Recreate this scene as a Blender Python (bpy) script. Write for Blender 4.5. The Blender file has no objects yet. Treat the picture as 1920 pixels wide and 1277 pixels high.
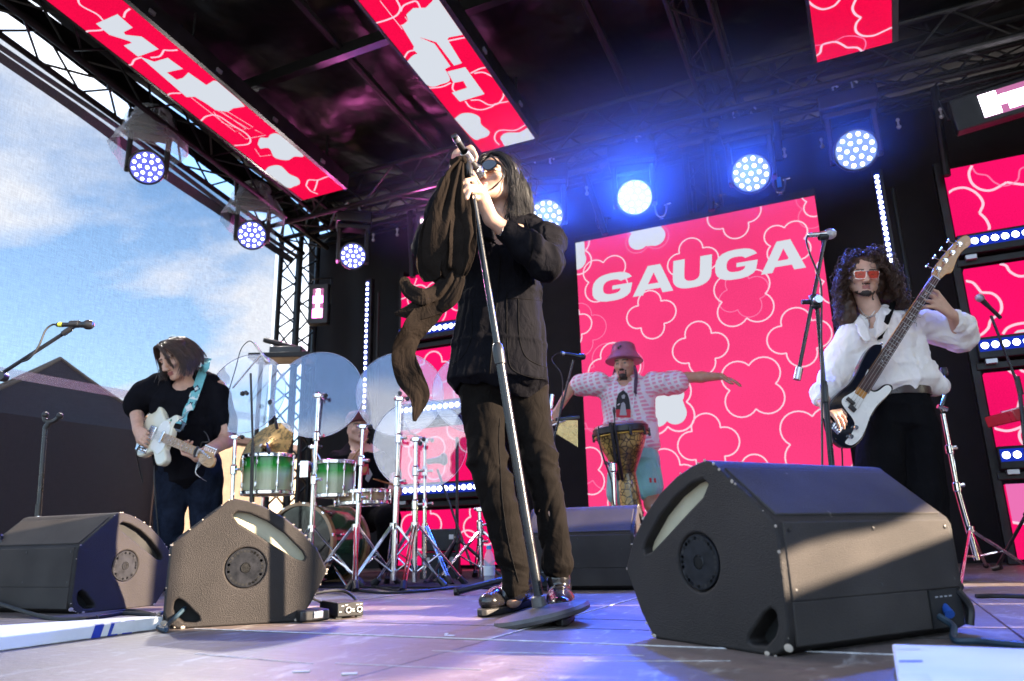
import bpy, bmesh, math, random
import numpy as np
from mathutils import Vector, Matrix
R = math.radians
SC = bpy.context.scene
COL = SC.collection
rng = np.random.default_rng(7)
random.seed(7)

# ------------------------------------------------------------------ camera
CAM_H = 0.25
cam_d = bpy.data.cameras.new("camera"); cam = bpy.data.objects.new("camera", cam_d); COL.objects.link(cam)
FPX, YAW, PITCH, ROLL = 1392.0, R(25.18), R(15.0), R(-1.43)
cy_, sy_ = math.cos(YAW), math.sin(YAW)
_fw = np.array([-sy_*math.cos(PITCH), cy_*math.cos(PITCH), math.sin(PITCH)])
_r = np.array([cy_, sy_, 0.0]); _u = np.cross(_r, _fw)
CM = np.array([math.cos(ROLL)*_r+math.sin(ROLL)*_u, math.cos(ROLL)*_u-math.sin(ROLL)*_r, _fw])
CO = np.array([0.0, 0.0, CAM_H])
NV = np.array([-sy_, cy_, 0.0])          # horizontal view direction
RV = np.array([cy_, sy_, 0.0])           # horizontal right
cam.matrix_world = Matrix(((CM[0][0], CM[1][0], -CM[2][0], CO[0]), (CM[0][1], CM[1][1], -CM[2][1], CO[1]),
                           (CM[0][2], CM[1][2], -CM[2][2], CO[2]), (0, 0, 0, 1)))
cam_d.sensor_width = 36; cam_d.lens = FPX/1920*36
cam_d.clip_start = 0.05; cam_d.clip_end = 2000
cam_d.dof.use_dof = True; cam_d.dof.focus_distance = 2.85; cam_d.dof.aperture_fstop = 3.2
SC.camera = cam

# ------------------------------------------------------------------ light and exposure
SUN_AZ, SUN_EL = R(11), R(17)            # azimuth measured from +X towards +Y
sun_dir = np.array([math.cos(SUN_EL)*math.cos(SUN_AZ), math.cos(SUN_EL)*math.sin(SUN_AZ), math.sin(SUN_EL)])
sd = bpy.data.lights.new("sun", 'SUN'); sd.energy = 4.6; sd.angle = R(0.5); sd.color = (1.0, 0.80, 0.60)
sun = bpy.data.objects.new("sun", sd); COL.objects.link(sun)
sun.rotation_euler = Vector(-sun_dir).to_track_quat('-Z', 'Y').to_euler()
SC.view_settings.view_transform = 'Standard'; SC.view_settings.look = 'None'
SC.view_settings.gamma = 1.0; SC.view_settings.use_curve_mapping = False
SC.view_settings.exposure = 2.9
W = bpy.data.worlds.new("World"); SC.world = W; W.use_nodes = True
def build_world():
    nt = W.node_tree; nt.nodes.clear(); N = nt.nodes.new; L = nt.links.new
    out = N('ShaderNodeOutputWorld'); bg = N('ShaderNodeBackground'); bg.inputs[1].default_value = 0.088
    sky = N('ShaderNodeTexSky'); sky.sky_type = 'NISHITA'; sky.sun_disc = False
    sky.sun_elevation = SUN_EL; sky.sun_rotation = R(90)-SUN_AZ
    tc = N('ShaderNodeTexCoord'); sep = N('ShaderNodeSeparateXYZ'); L(tc.outputs['Generated'], sep.inputs[0])
    zz = N('ShaderNodeMath'); zz.operation = 'ADD'; zz.inputs[1].default_value = 0.18; L(sep.outputs[2], zz.inputs[0])
    mz = N('ShaderNodeMath'); mz.operation = 'MAXIMUM'; mz.inputs[1].default_value = 0.05; L(zz.outputs[0], mz.inputs[0])
    dx = N('ShaderNodeMath'); dx.operation = 'DIVIDE'; L(sep.outputs[0], dx.inputs[0]); L(mz.outputs[0], dx.inputs[1])
    dy = N('ShaderNodeMath'); dy.operation = 'DIVIDE'; L(sep.outputs[1], dy.inputs[0]); L(mz.outputs[0], dy.inputs[1])
    cmb = N('ShaderNodeCombineXYZ'); L(dx.outputs[0], cmb.inputs[0]); L(dy.outputs[0], cmb.inputs[1])
    mp = N('ShaderNodeMapping'); mp.inputs['Location'].default_value = (0.3, 0.55, 0); mp.inputs['Rotation'].default_value = (0, 0, R(40)); mp.inputs['Scale'].default_value = (0.75, 1.05, 1)
    L(cmb.outputs[0], mp.inputs[0])
    nz = N('ShaderNodeTexNoise'); nz.inputs['Scale'].default_value = 1.5; nz.inputs['Detail'].default_value = 10; nz.inputs['Roughness'].default_value = 0.52; nz.inputs['Distortion'].default_value = 0.15
    L(mp.outputs[0], nz.inputs['Vector'])
    rp = N('ShaderNodeValToRGB'); rp.color_ramp.elements[0].position = 0.51; rp.color_ramp.elements[1].position = 0.62
    L(nz.outputs[0], rp.inputs[0])
    hz = N('ShaderNodeMapRange'); hz.inputs[1].default_value = 0.0; hz.inputs[2].default_value = 0.45; hz.inputs[3].default_value = 0.30; hz.inputs[4].default_value = 0.0
    L(sep.outputs[2], hz.inputs[0])
    ad = N('ShaderNodeMath'); ad.operation = 'ADD'; ad.use_clamp = True; L(rp.outputs[0], ad.inputs[0]); L(hz.outputs[0], ad.inputs[1])
    gm = N('ShaderNodeMix'); gm.data_type = 'RGBA'; gm.blend_type = 'MULTIPLY'; gm.inputs[0].default_value = 1.0
    L(sky.outputs[0], gm.inputs[6]); gm.inputs[7].default_value = (0.76, 0.95, 1.14, 1)
    mx = N('ShaderNodeMix'); mx.data_type = 'RGBA'; L(ad.outputs[0], mx.inputs[0]); L(gm.outputs[2], mx.inputs[6]); mx.inputs[7].default_value = (3.9, 4.1, 4.5, 1)
    L(mx.outputs[2], bg.inputs[0]); L(bg.outputs[0], out.inputs[0])
build_world()
SC.cycles.max_bounces = 8; SC.cycles.transparent_max_bounces = 24; SC.cycles.diffuse_bounces = 3; SC.cycles.glossy_bounces = 3
SC.cycles.sample_clamp_indirect = 6.0; SC.cycles.caustics_reflective = False; SC.cycles.caustics_refractive = False
SC.cycles.use_denoising = True

# ------------------------------------------------------------------ placing: a pixel of the 1920 px photo and a plane give a point
def ray(x, y): return CM.T @ np.array([(x-960)/FPX, -(y-638.5)/FPX, 1.0])
def at_floor(x, y, z=0.0):
    d = ray(x, y); return CO+d*((z-CO[2])/d[2])
def at_y(x, y, Y):
    d = ray(x, y); return CO+d*(Y/d[1])
def at_x(x, y, X):
    d = ray(x, y); return CO+d*(X/d[0])
def at_d(x, y, dist, off=0.0):           # on the upright plane facing the camera, dist metres away
    d = ray(x, y); return CO+d*((dist+off)/(d@NV))
def at_plane(x, y, P0, n):
    d = ray(x, y); return CO+d*(((np.array(P0)-CO)@n)/(d@n))
def mpp(dist, z=1.0):                    # metres per photo pixel on such a plane
    return (dist*math.cos(PITCH)+(z-CAM_H)*math.sin(PITCH))/FPX

# ------------------------------------------------------------------ materials
def new_mat(name):
    m = bpy.data.materials.new(name); m.use_nodes = True
    b = m.node_tree.nodes['Principled BSDF']
    return m, m.node_tree, b
def mat(name, col, rough=0.5, metal=0.0, var=0.15, vscale=6.0, bump=0.0, bscale=200.0, stretch=(1, 1, 1), coat=0.0, spec=None, sheen=0.0, rvar=0.1, sss=0.0, detail=4.0, bdist=0.004, col2=None):
    m, nt, b = new_mat(name); N = nt.nodes.new; L = nt.links.new
    b.inputs['Roughness'].default_value = rough; b.inputs['Metallic'].default_value = metal
    if coat: b.inputs['Coat Weight'].default_value = coat; b.inputs['Coat Roughness'].default_value = 0.08
    if spec is not None: b.inputs['Specular IOR Level'].default_value = spec
    if sheen: b.inputs['Sheen Weight'].default_value = sheen
    if sss:
        b.inputs['Subsurface Weight'].default_value = sss; b.inputs['Subsurface Radius'].default_value = (0.012, 0.005, 0.003); b.inputs['Subsurface Scale'].default_value = 0.6
    tc = N('ShaderNodeTexCoord'); mp = N('ShaderNodeMapping'); mp.inputs['Scale'].default_value = stretch; L(tc.outputs['Object'], mp.inputs[0])
    nz = N('ShaderNodeTexNoise'); nz.inputs['Scale'].default_value = vscale; nz.inputs['Detail'].default_value = detail; nz.inputs['Roughness'].default_value = 0.6
    L(mp.outputs[0], nz.inputs['Vector'])
    mr = N('ShaderNodeMix'); mr.data_type = 'RGBA'
    c = np.array(col[:3]); c2 = np.array(col2[:3]) if col2 is not None else np.minimum(c*(1+var), 1.0)
    c1 = c if col2 is not None else c*(1-var)
    mr.inputs[6].default_value = (*c1, 1); mr.inputs[7].default_value = (*c2, 1)
    rr = N('ShaderNodeMapRange'); rr.inputs[1].default_value = 0.3; rr.inputs[2].default_value = 0.7; L(nz.outputs[0], rr.inputs[0])
    L(rr.outputs[0], mr.inputs[0]); L(mr.outputs[2], b.inputs['Base Color'])
    if rvar:
        r2 = N('ShaderNodeMapRange'); r2.inputs[1].default_value = 0.3; r2.inputs[2].default_value = 0.7
        r2.inputs[3].default_value = max(rough-rvar, 0.02); r2.inputs[4].default_value = min(rough+rvar, 1.0)
        L(nz.outputs[0], r2.inputs[0]); L(r2.outputs[0], b.inputs['Roughness'])
    if bump:
        bz = N('ShaderNodeTexNoise'); bz.inputs['Scale'].default_value = bscale; bz.inputs['Detail'].default_value = 3
        L(mp.outputs[0], bz.inputs['Vector'])
        bp = N('ShaderNodeBump'); bp.inputs['Strength'].default_value = bump; bp.inputs['Distance'].default_value = bdist
        L(bz.outputs[0], bp.inputs['Height']); L(bp.outputs[0], b.inputs['Normal'])
    return m
def emit(name, col, strength):
    m, nt, b = new_mat(name); N = nt.nodes.new
    nt.nodes.remove(b); e = N('ShaderNodeEmission'); e.inputs[0].default_value = (*col, 1); e.inputs[1].default_value = strength
    nt.links.new(e.outputs[0], nt.nodes['Material Output'].inputs[0]); return m
M = {}

# ------------------------------------------------------------------ mesh building
def V3(p): return np.array(p, dtype=float)
def unit(v):
    v = V3(v); n = np.linalg.norm(v); return v/n if n > 1e-9 else v
def frame(d):
    d = unit(d); a = np.array([0, 0, 1.0]) if abs(d[2]) < 0.9 else np.array([1.0, 0, 0])
    x = unit(np.cross(a, d)); y = np.cross(d, x); return x, y, d
class MB:
    def __init__(s): s.v = []; s.f = []
    def add(s, vs, fs):
        o = len(s.v); s.v.extend([tuple(map(float, p)) for p in vs]); s.f.extend([tuple(i+o for i in f) for f in fs]); return s
    def box(s, c, size, ax=None):
        c = V3(c); ax = np.eye(3) if ax is None else np.array(ax); h = V3(size)/2
        vs = [c+ax[0]*h[0]*i+ax[1]*h[1]*j+ax[2]*h[2]*k for k in (-1, 1) for j in (-1, 1) for i in (-1, 1)]
        return s.add(vs, [(0, 2, 3, 1), (4, 5, 7, 6), (0, 1, 5, 4), (2, 6, 7, 3), (0, 4, 6, 2), (1, 3, 7, 5)])
    def rod(s, p0, p1, r0, r1=None, n=10, cap=True):
        return s.tube([p0, p1], [r0, r0 if r1 is None else r1], n, cap)
    def tube(s, pts, rad, n=8, cap=True, ell=None):
        pts = [V3(p) for p in pts]; k = len(pts)
        rad = [rad]*k if np.isscalar(rad) else list(rad)
        x, y, d = frame(pts[1]-pts[0]); vs = []; fs = []
        for i, p in enumerate(pts):
            t = unit(pts[min(i+1, k-1)]-pts[max(i-1, 0)])
            x = unit(x-t*(x@t)); y = np.cross(t, x)
            for j in range(n):
                a = 2*math.pi*j/n; vs.append(p+(x*math.cos(a)+y*math.sin(a))*rad[i])
        for i in range(k-1):
            for j in range(n):
                a, b = i*n+j, i*n+(j+1) % n; fs.append((a, b, b+n, a+n))
        if cap: fs.append(tuple(range(n))[::-1]); fs.append(tuple(range((k-1)*n, k*n)))
        return s.add(vs, fs)
    def lathe(s, prof, o, axis, n=24, x=None, cap=True):
        """prof: [(r, h)] along axis from o"""
        o = V3(o); X, Y, D = frame(axis)
        if x is not None: X = unit(V3(x)-D*(V3(x)@D)); Y = np.cross(D, X)
        vs = []; fs = []; k = len(prof)
        for r, h in prof:
            for j in range(n):
                a = 2*math.pi*j/n; vs.append(o+D*h+(X*math.cos(a)+Y*math.sin(a))*max(r, 1e-5))
        for i in range(k-1):
            for j in range(n):
                a, b = i*n+j, i*n+(j+1) % n; fs.append((a, b, b+n, a+n))
        if cap and prof[0][0] > 1e-4: fs.append(tuple(range(n))[::-1])
        if cap and prof[-1][0] > 1e-4: fs.append(tuple(range((k-1)*n, k*n)))
        return s.add(vs, fs)
    def ball(s, c, r, n=12, m=8, ax=None, sc=(1, 1, 1)):
        ax = np.eye(3) if ax is None else np.array(ax); c = V3(c); vs = []; fs = []
        for i in range(m+1):
            th = math.pi*i/m
            for j in range(n):
                ph = 2*math.pi*j/n
                q = np.array([math.sin(th)*math.cos(ph)*sc[0], math.sin(th)*math.sin(ph)*sc[1], -math.cos(th)*sc[2]])*r
                vs.append(c+ax.T@q)
        for i in range(m):
            for j in range(n):
                a, b = i*n+j, i*n+(j+1) % n; fs.append((a, b, b+n, a+n))
        return s.add(vs, fs)
    def prism(s, poly, o, ux, uy, depth):
        """2D outline extruded from o along ux x uy by depth (may be negative)"""
        o = V3(o); ux = V3(ux); uy = V3(uy); w = unit(np.cross(ux, uy))*depth; k = len(poly)
        vs = [o+ux*p[0]+uy*p[1] for p in poly]+[o+ux*p[0]+uy*p[1]+w for p in poly]
        fs = [(i, (i+1) % k, (i+1) % k+k, i+k) for i in range(k)]
        fs += [tuple(range(k))[::-1], tuple(range(k, 2*k))]
        return s.add(vs, fs)
    def ring(s, poly, inner, o, ux, uy, depth):
        """closed band between two outlines of equal length, extruded"""
        o = V3(o); ux = V3(ux); uy = V3(uy); w = unit(np.cross(ux, uy))*depth; k = len(poly)
        T = lambda p, e: o+ux*p[0]+uy*p[1]+w*e
        vs = [T(p, 0) for p in poly]+[T(p, 0) for p in inner]+[T(p, 1) for p in poly]+[T(p, 1) for p in inner]; fs = []
        for i in range(k):
            j = (i+1) % k
            fs += [(i, j, j+k, i+k), (i+2*k, i+3*k, j+3*k, j+2*k), (i, i+2*k, j+2*k, j), (i+k, j+k, j+3*k, i+3*k)]
        return s.add(vs, fs)
    def grid(s, P):
        P = np.asarray(P); a, b = P.shape[:2]
        return s.add(P.reshape(-1, 3), [(i*b+j, i*b+j+1, (i+1)*b+j+1, (i+1)*b+j) for i in range(a-1) for j in range(b-1)])
    def mesh(s, name, smooth=30):
        me = bpy.data.meshes.new(name); me.from_pydata(s.v, [], s.f); me.update()
        if smooth:
            me.shade_smooth()
            try: me.set_sharp_from_angle(angle=R(smooth))
            except Exception: pass
        return me
    def build(s, name, m, parent=None, smooth=30, bevel=0.0):
        me = s.mesh(name, smooth); bmx = bmesh.new(); bmx.from_mesh(me); bmesh.ops.recalc_face_normals(bmx, faces=bmx.faces); bmx.to_mesh(me); bmx.free()
        return link(name, me, m, parent, bevel)
def link(name, me, m, parent=None, bevel=0.0):
    o = bpy.data.objects.new(name, me)
    if m is not None:
        mm = M[m] if isinstance(m, str) else m
        if len(me.materials) == 0: me.materials.append(mm)
    COL.objects.link(o)
    if parent is not None:
        o.parent = parent; o.matrix_parent_inverse = parent_inv(parent)
    if bevel:
        bv = o.modifiers.new("bevel", 'BEVEL'); bv.width = bevel; bv.segments = 2; bv.limit_method = 'ANGLE'; bv.angle_limit = R(35); bv.harden_normals = False
    return o
def world_of(o):
    m = o.matrix_basis.copy()
    if o.parent is not None: m = world_of(o.parent) @ o.matrix_parent_inverse @ m
    return m
def parent_inv(p): return world_of(p).inverted()
def thing(name, label, cat, loc=(0, 0, 0), group=None):
    o = bpy.data.objects.new(name, None); COL.objects.link(o); o.location = tuple(map(float, loc)); o.empty_display_size = 0.1
    return tag(o, label, cat, group)
def tag(o, label, cat, group=None, kind=None):
    if label: o['label'] = label
    if cat: o['category'] = cat
    if group: o['group'] = group
    if kind: o['kind'] = kind
    return o
def share(name, me, mtx, m, parent):
    """a copy of a small mesh as a part: shares mesh data"""
    o = bpy.data.objects.new(name, me)
    if len(me.materials) == 0: me.materials.append(M[m])
    COL.objects.link(o); o.parent = parent; o.matrix_parent_inverse = parent_inv(parent)
    o.matrix_basis = mtx; return o
def mtx(o, x, y, z):
    return Matrix(((x[0], y[0], z[0], o[0]), (x[1], y[1], z[1], o[1]), (x[2], y[2], z[2], o[2]), (0, 0, 0, 1)))
def spline(pts, n=8):
    """Catmull-Rom through the points"""
    P = np.array([V3(p) for p in pts]); P = np.vstack([2*P[0]-P[1], P, 2*P[-1]-P[-2]]); out = []
    for i in range(1, len(P)-2):
        for t in np.linspace(0, 1, n, endpoint=False):
            a, b, c, d = P[i-1], P[i], P[i+1], P[i+2]
            out.append(0.5*((2*b)+(c-a)*t+(2*a-5*b+4*c-d)*t*t+(3*b-a-3*c+d)*t**3))
    out.append(P[-2]); return np.array(out)
def cut(obj, cutter_mb):
    """carve a recess: boolean difference applied at once, cutter removed"""
    c = cutter_mb.build("cutter_tmp", None)
    md = obj.modifiers.new("cut", 'BOOLEAN'); md.object = c; md.operation = 'DIFFERENCE'; md.solver = 'EXACT'
    bpy.context.view_layer.update(); dg = bpy.context.evaluated_depsgraph_get()
    me = bpy.data.meshes.new_from_object(obj.evaluated_get(dg)); obj.modifiers.remove(md)
    old = obj.data; obj.data = me; bpy.data.objects.remove(c)
    try:
        me.shade_smooth(); me.set_sharp_from_angle(angle=R(30))
    except Exception: pass
    return obj
# ================================================================== materials of the place
M['black_paint'] = mat('black_paint', (0.009, 0.009, 0.010), 0.45, 0.0, 0.4, 9, spec=.3)
M['black_plastic'] = mat('black_plastic', (0.012, 0.012, 0.013), 0.38, 0.0, 0.3, 14)
M['truss_black'] = mat('truss_black', (0.008, 0.0075, 0.0075), 0.42, 0.0, 0.4, 12, spec=.3)
M['chrome'] = mat('chrome', (0.78, 0.78, 0.80), 0.14, 1.0, 0.08, 20, rvar=0.08)
M['steel'] = mat('steel', (0.55, 0.55, 0.57), 0.30, 1.0, 0.15, 15)
M['alu'] = mat('alu', (0.42, 0.42, 0.44), 0.4, 0.8, 0.2, 15)
M['drape'] = mat('drape', (0.022, 0.0195, 0.0205), 0.85, 0, 0.25, 2.5, bump=0.3, bscale=260, spec=.15)
M['roof'] = mat('roof', (0.004, 0.0038, 0.0045), 0.40, 0, 0.4, 1.6, bump=0.9, bscale=1.6, bdist=0.09, detail=3, spec=.22)
M['white_board'] = mat('white_board', (0.78, 0.79, 0.80), 0.5, 0, 0.05, 5, bump=0.1, bscale=40)
M['blue_tape'] = mat('blue_tape', (0.02, 0.05, 0.42), 0.5, 0, 0.2, 20)
M['white_tape'] = mat('white_tape', (0.70, 0.72, 0.76), 0.55, 0, 0.1, 20)
M['cable'] = mat('cable', (0.010, 0.010, 0.011), 0.5, 0, 0.3, 20)
M['blue_cable'] = mat('blue_cable', (0.014, 0.035, 0.055), 0.5, 0, 0.3, 20)
M['lamp_white'] = emit('lamp_white', (0.80, 0.88, 1.0), 2.2)
M['lamp_hot'] = emit('lamp_hot', (0.42, 0.58, 1.0), 0.24)
M['lamp_mid'] = emit('lamp_mid', (0.36, 0.52, 1.0), 0.10)
M['lamp_soft'] = emit('lamp_soft', (0.20, 0.22, 1.0), 0.12)
M['lamp_blue'] = emit('lamp_blue', (0.02, 0.06, 0.8), 0.08)
M['lamp_pink'] = emit('lamp_pink', (1.0, 0.16, 0.62), 1.7)
M['lamp_pinkwhite'] = emit('lamp_pinkwhite', (1.0, 0.72, 0.92), 1.7)
M['dim_pink'] = emit('dim_pink', (0.8, 0.25, 0.55), 0.1)
EX = 2**-SC.view_settings.exposure
M['screen_main'] = emit('screen_main', (1.0, 0.052, 0.225), 1.0*EX)
M['screen_roof'] = emit('screen_roof', (1.0, 0.004, 0.072), 1.0*EX)
M['screen_side'] = emit('screen_side', (1.0, 0.006, 0.145), 1.0*EX)
M['screen_pale'] = emit('screen_pale', (0.85, 0.17, 0.47), 1.0*EX)
M['print_white'] = emit('print_white', (0.70, 0.745, 0.82), 1.0*EX)
M['print_line'] = emit('print_line', (1.0, 0.66, 0.80), 1.0*EX)
M['print_faint'] = emit('print_faint', (1.0, 0.20, 0.42), 1.0*EX)

def screen_mat(m, dot=0.006):
    """LED cabinets: a fine dot raster and slightly uneven cabinets modulate what the panel gives off"""
    nt = M[m].node_tree; N = nt.nodes.new; L = nt.links.new
    e = [n for n in nt.nodes if n.type == 'EMISSION'][0]; s = e.inputs[1].default_value
    tc = N('ShaderNodeTexCoord'); nz = N('ShaderNodeTexNoise'); nz.inputs['Scale'].default_value = 120; nz.inputs['Detail'].default_value = 1; L(tc.outputs['Object'], nz.inputs['Vector'])
    n2 = N('ShaderNodeTexNoise'); n2.inputs['Scale'].default_value = 1.1; L(tc.outputs['Object'], n2.inputs['Vector'])
    a = N('ShaderNodeMapRange'); a.inputs[3].default_value = 0.88*s; a.inputs[4].default_value = 1.12*s; a.inputs[1].default_value = 0.3; a.inputs[2].default_value = 0.7; L(nz.outputs[0], a.inputs[0])
    b = N('ShaderNodeMapRange'); b.inputs[3].default_value = 0.9; b.inputs[4].default_value = 1.08; b.inputs[1].default_value = 0.3; b.inputs[2].default_value = 0.7; L(n2.outputs[0], b.inputs[0])
    mu = N('ShaderNodeMath'); mu.operation = 'MULTIPLY'; L(a.outputs[0], mu.inputs[0]); L(b.outputs[0], mu.inputs[1]); L(mu.outputs[0], e.inputs[1])
for k in ('screen_main', 'screen_roof', 'screen_side'): screen_mat(k)

def floor_mat():
    m, nt, b = new_mat('stage_ply'); N = nt.nodes.new; L = nt.links.new
    tc = N('ShaderNodeTexCoord')
    oi = N('ShaderNodeObjectInfo')
    def nz(sc, st, det=5, dis=0.0):
        mp = N('ShaderNodeMapping'); mp.inputs['Scale'].default_value = st; L(tc.outputs['Object'], mp.inputs[0])
        n = N('ShaderNodeTexNoise'); n.inputs['Scale'].default_value = sc; n.inputs['Detail'].default_value = det; n.inputs['Roughness'].default_value = 0.62; n.inputs['Distortion'].default_value = dis
        L(mp.outputs[0], n.inputs['Vector']); return n
    def rng_(n, a, c, lo, hi):
        r = N('ShaderNodeMapRange'); r.inputs[1].default_value = a; r.inputs[2].default_value = c; r.inputs[3].default_value = lo; r.inputs[4].default_value = hi; L(n.outputs[0], r.inputs[0]); return r
    big = nz(1.7, (1, 1, 1)); grain = nz(14, (0.6, 6, 1), 6, 0.6); scuff = nz(5, (3, 1.1, 1), 8, 1.2); dust = nz(60, (1, 1, 1), 3)
    mx = N('ShaderNodeMix'); mx.data_type = 'RGBA'; L(rng_(big, .3, .7, 0, 1).outputs[0], mx.inputs[0])
    mx.inputs[6].default_value = (0.135, 0.106, 0.093, 1); mx.inputs[7].default_value = (0.225, 0.178, 0.158, 1)
    m2 = N('ShaderNodeMix'); m2.data_type = 'RGBA'; m2.blend_type = 'MULTIPLY'; m2.inputs[0].default_value = 0.75
    gr = N('ShaderNodeValToRGB'); gr.color_ramp.elements[0].position = .3; gr.color_ramp.elements[0].color = (.55, .53, .5, 1); gr.color_ramp.elements[1].position = .7; gr.color_ramp.elements[1].color = (1.15, 1.12, 1.1, 1)
    L(grain.outputs[0], gr.inputs[0]); L(mx.outputs[2], m2.inputs[6]); L(gr.outputs[0], m2.inputs[7])
    m3 = N('ShaderNodeMix'); m3.data_type = 'RGBA'; L(rng_(scuff, .56, .70, 0, .75).outputs[0], m3.inputs[0]); L(m2.outputs[2], m3.inputs[6]); m3.inputs[7].default_value = (.42, .39, .36, 1)
    m4 = N('ShaderNodeMix'); m4.data_type = 'RGBA'; L(rng_(scuff, .40, .26, 0, .6).outputs[0], m4.inputs[0]); L(m3.outputs[2], m4.inputs[6]); m4.inputs[7].default_value = (.07, .06, .055, 1)
    L(m4.outputs[2], b.inputs['Base Color'])
    L(rng_(grain, .3, .7, .36, .58).outputs[0], b.inputs['Roughness'])
    ad = N('ShaderNodeMath'); ad.operation = 'ADD'; L(grain.outputs[0], ad.inputs[0]); L(dust.outputs[0], ad.inputs[1])
    bp = N('ShaderNodeBump'); bp.inputs['Strength'].default_value = .35; bp.inputs['Distance'].default_value = .004; L(ad.outputs[0], bp.inputs['Height']); L(bp.outputs[0], b.inputs['Normal'])
    return m
M['stage_ply'] = floor_mat()
M['ground'] = mat('ground', (0.22, 0.20, 0.18), 0.9, 0, 0.3, 0.6, bump=.3, bscale=20)
M['seam'] = mat('seam', (0.52, 0.50, 0.48), 0.7, 0, 0.4, 30)
M['seam_dark'] = mat('seam_dark', (0.05, 0.045, 0.04), 0.8, 0, 0.3, 30)

# ------------------------------------------------------------------ ground and stage floor
g = MB().grid([[(-900, -900, -1.3), (900, -900, -1.3)], [(-900, 900, -1.3), (900, 900, -1.3)]]).build('ground', 'ground', smooth=0); tag(g, None, None, kind='structure')
fl = bpy.data.objects.new('stage_floor', None); COL.objects.link(fl); tag(fl, None, None, kind='structure')
xs = [-5.83+1.22*k for k in range(8)]; ys = [-0.61+1.22*k for k in range(7)]     # joints at X=-0.95 and Y=1.83
gp = 0.003
for i in range(len(xs)-1):
    for j in range(len(ys)-1):
        w, d = xs[i+1]-xs[i]-2*gp, ys[j+1]-ys[j]-2*gp
        MB().box(((xs[i]+xs[i+1])/2, (ys[j]+ys[j+1])/2, -0.010+0.0008*((i*7+j*3) % 3)), (w, d, 0.018)).build('floor_panel', 'stage_ply', fl, bevel=0.0015)
MB().box((-1.56, 3.05, -0.032), (8.6, 7.4, 0.018)).build('floor_joint', 'seam', fl)
MB().box((-1.56, 3.05, -0.66), (8.5, 7.3, 1.22)).build('stage_deck', 'black_paint', fl)
for Y0, X0, X1 in ((2.12, -2.2, 0.9), (2.36, -1.0, 0.9)):
    MB().box(((X0+X1)/2, Y0, 0.0006), (X1-X0, 0.002, 0.001)).build('scratch', 'seam_dark', fl)
MB().box((-.45, 1.83, .0012), (3.1, .007, .002)).build('joint_line', 'seam', fl)  # pale strip laid over the joint between floor panels
for x, y, w, h, a in ((843, 1192, .03, .008, .1), (837, 1189, .008, .018, .3), (655, 1264, .03, .016, .5), (565, 1260, .035, .010, .4)):
    q = at_floor(x, y); MB().box((q[0], q[1], .0011), (w, h, .0016), ((math.cos(a), math.sin(a), 0), (-math.sin(a), math.cos(a), 0), (0, 0, 1))).build('tape_scrap', 'white_tape', fl)
for x, y, w, a in ((1000, 1225, .5, .12), (470, 1235, .4, -.1), (1230, 1240, .3, .3), (760, 1250, .35, .05)):
    q = at_floor(x, y); MB().box((q[0], q[1], .0007), (w, .0022, .001), ((math.cos(a), math.sin(a), 0), (-math.sin(a), math.cos(a), 0), (0, 0, 1))).build('scratch', 'seam', fl)
MB().box((-.951, 2.55, .0012), (.006, 1.42, .002)).build('joint_line', 'seam', fl)  # same pale strip along the joint running to the back

# ------------------------------------------------------------------ backdrop, roof
def folds(x, amp, seed):
    r_ = np.random.default_rng(seed); s = np.zeros_like(x)
    for k in range(7): s += math.pow(.8, k)*np.sin(x*(2.0+2.3*k+r_.random())+r_.random()*6)
    return s*amp
BK = 6.55
xx = np.linspace(-5.75, 4.6, 260); zz = np.linspace(-.02, 3.86, 26)
bd = thing('backdrop_curtain', 'dark drape hanging across the whole back of the stage behind the screens', 'curtain', (-.6, BK, 0))
for a, b in ((-5.75, -2.95), (-3.05, -.15), (-.25, 2.25), (2.15, 4.6)):
    xx = np.linspace(a, b, 70); P = np.zeros((26, 70, 3))
    for i, z in enumerate(zz):
        P[i, :, 0] = xx+.02*math.sin(z*3); P[i, :, 1] = BK+.03*(a in (-3.05, 2.15))+folds(xx, .016*(1.2-.12*z), 3)+.02*np.sin(z*2.2+xx*3); P[i, :, 2] = z
    MB().grid(P).build('drape', 'drape', bd, smooth=180)
SL = 0.145
def roof_z(y, off=0.0): return 3.53+(5.2-y)*SL+off
rdir = unit([0, -1, SL]); rn = unit([0, SL, 1.0])
rf = thing('stage_roof', 'black fabric stage roof with dark purlins sloping down to the back', 'roof', (-1.5, 3, 4))
nx, ny = 150, 90
gx = np.linspace(-5.60, 4.8, nx); gy = np.linspace(.75, 7.2, ny); P = np.zeros((ny, nx, 3))
r_ = np.random.default_rng(5)
X_, Y_ = np.meshgrid(gx, gy); Z_ = roof_z(Y_, .62)
for k in range(16):
    a = r_.random()*3.14; fq = 1.5+r_.random()*5; Z_ += .012*np.abs(np.sin(fq*(X_*math.cos(a)+Y_*math.sin(a))+r_.random()*6))
Z_ -= .05*np.abs(np.sin(X_*1.45+.4))
P[..., 0], P[..., 1], P[..., 2] = X_, Y_, Z_
MB().grid(P).build('roof_fabric', 'roof', rf, smooth=180)
for x0 in (-3.45, -1.45, -0.75, 1.6, 3.4):
    MB().rod((x0, .8, roof_z(.8, .5)), (x0, 6.9, roof_z(6.9, .5)), .035, n=8).build('purlin', 'truss_black', rf)
for y0 in (.85, 2.5, 4.2, 5.9):
    MB().box((-.2, y0, roof_z(y0, .47)), (9.8, .07, .10)).build('rafter', 'truss_black', rf)

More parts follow.
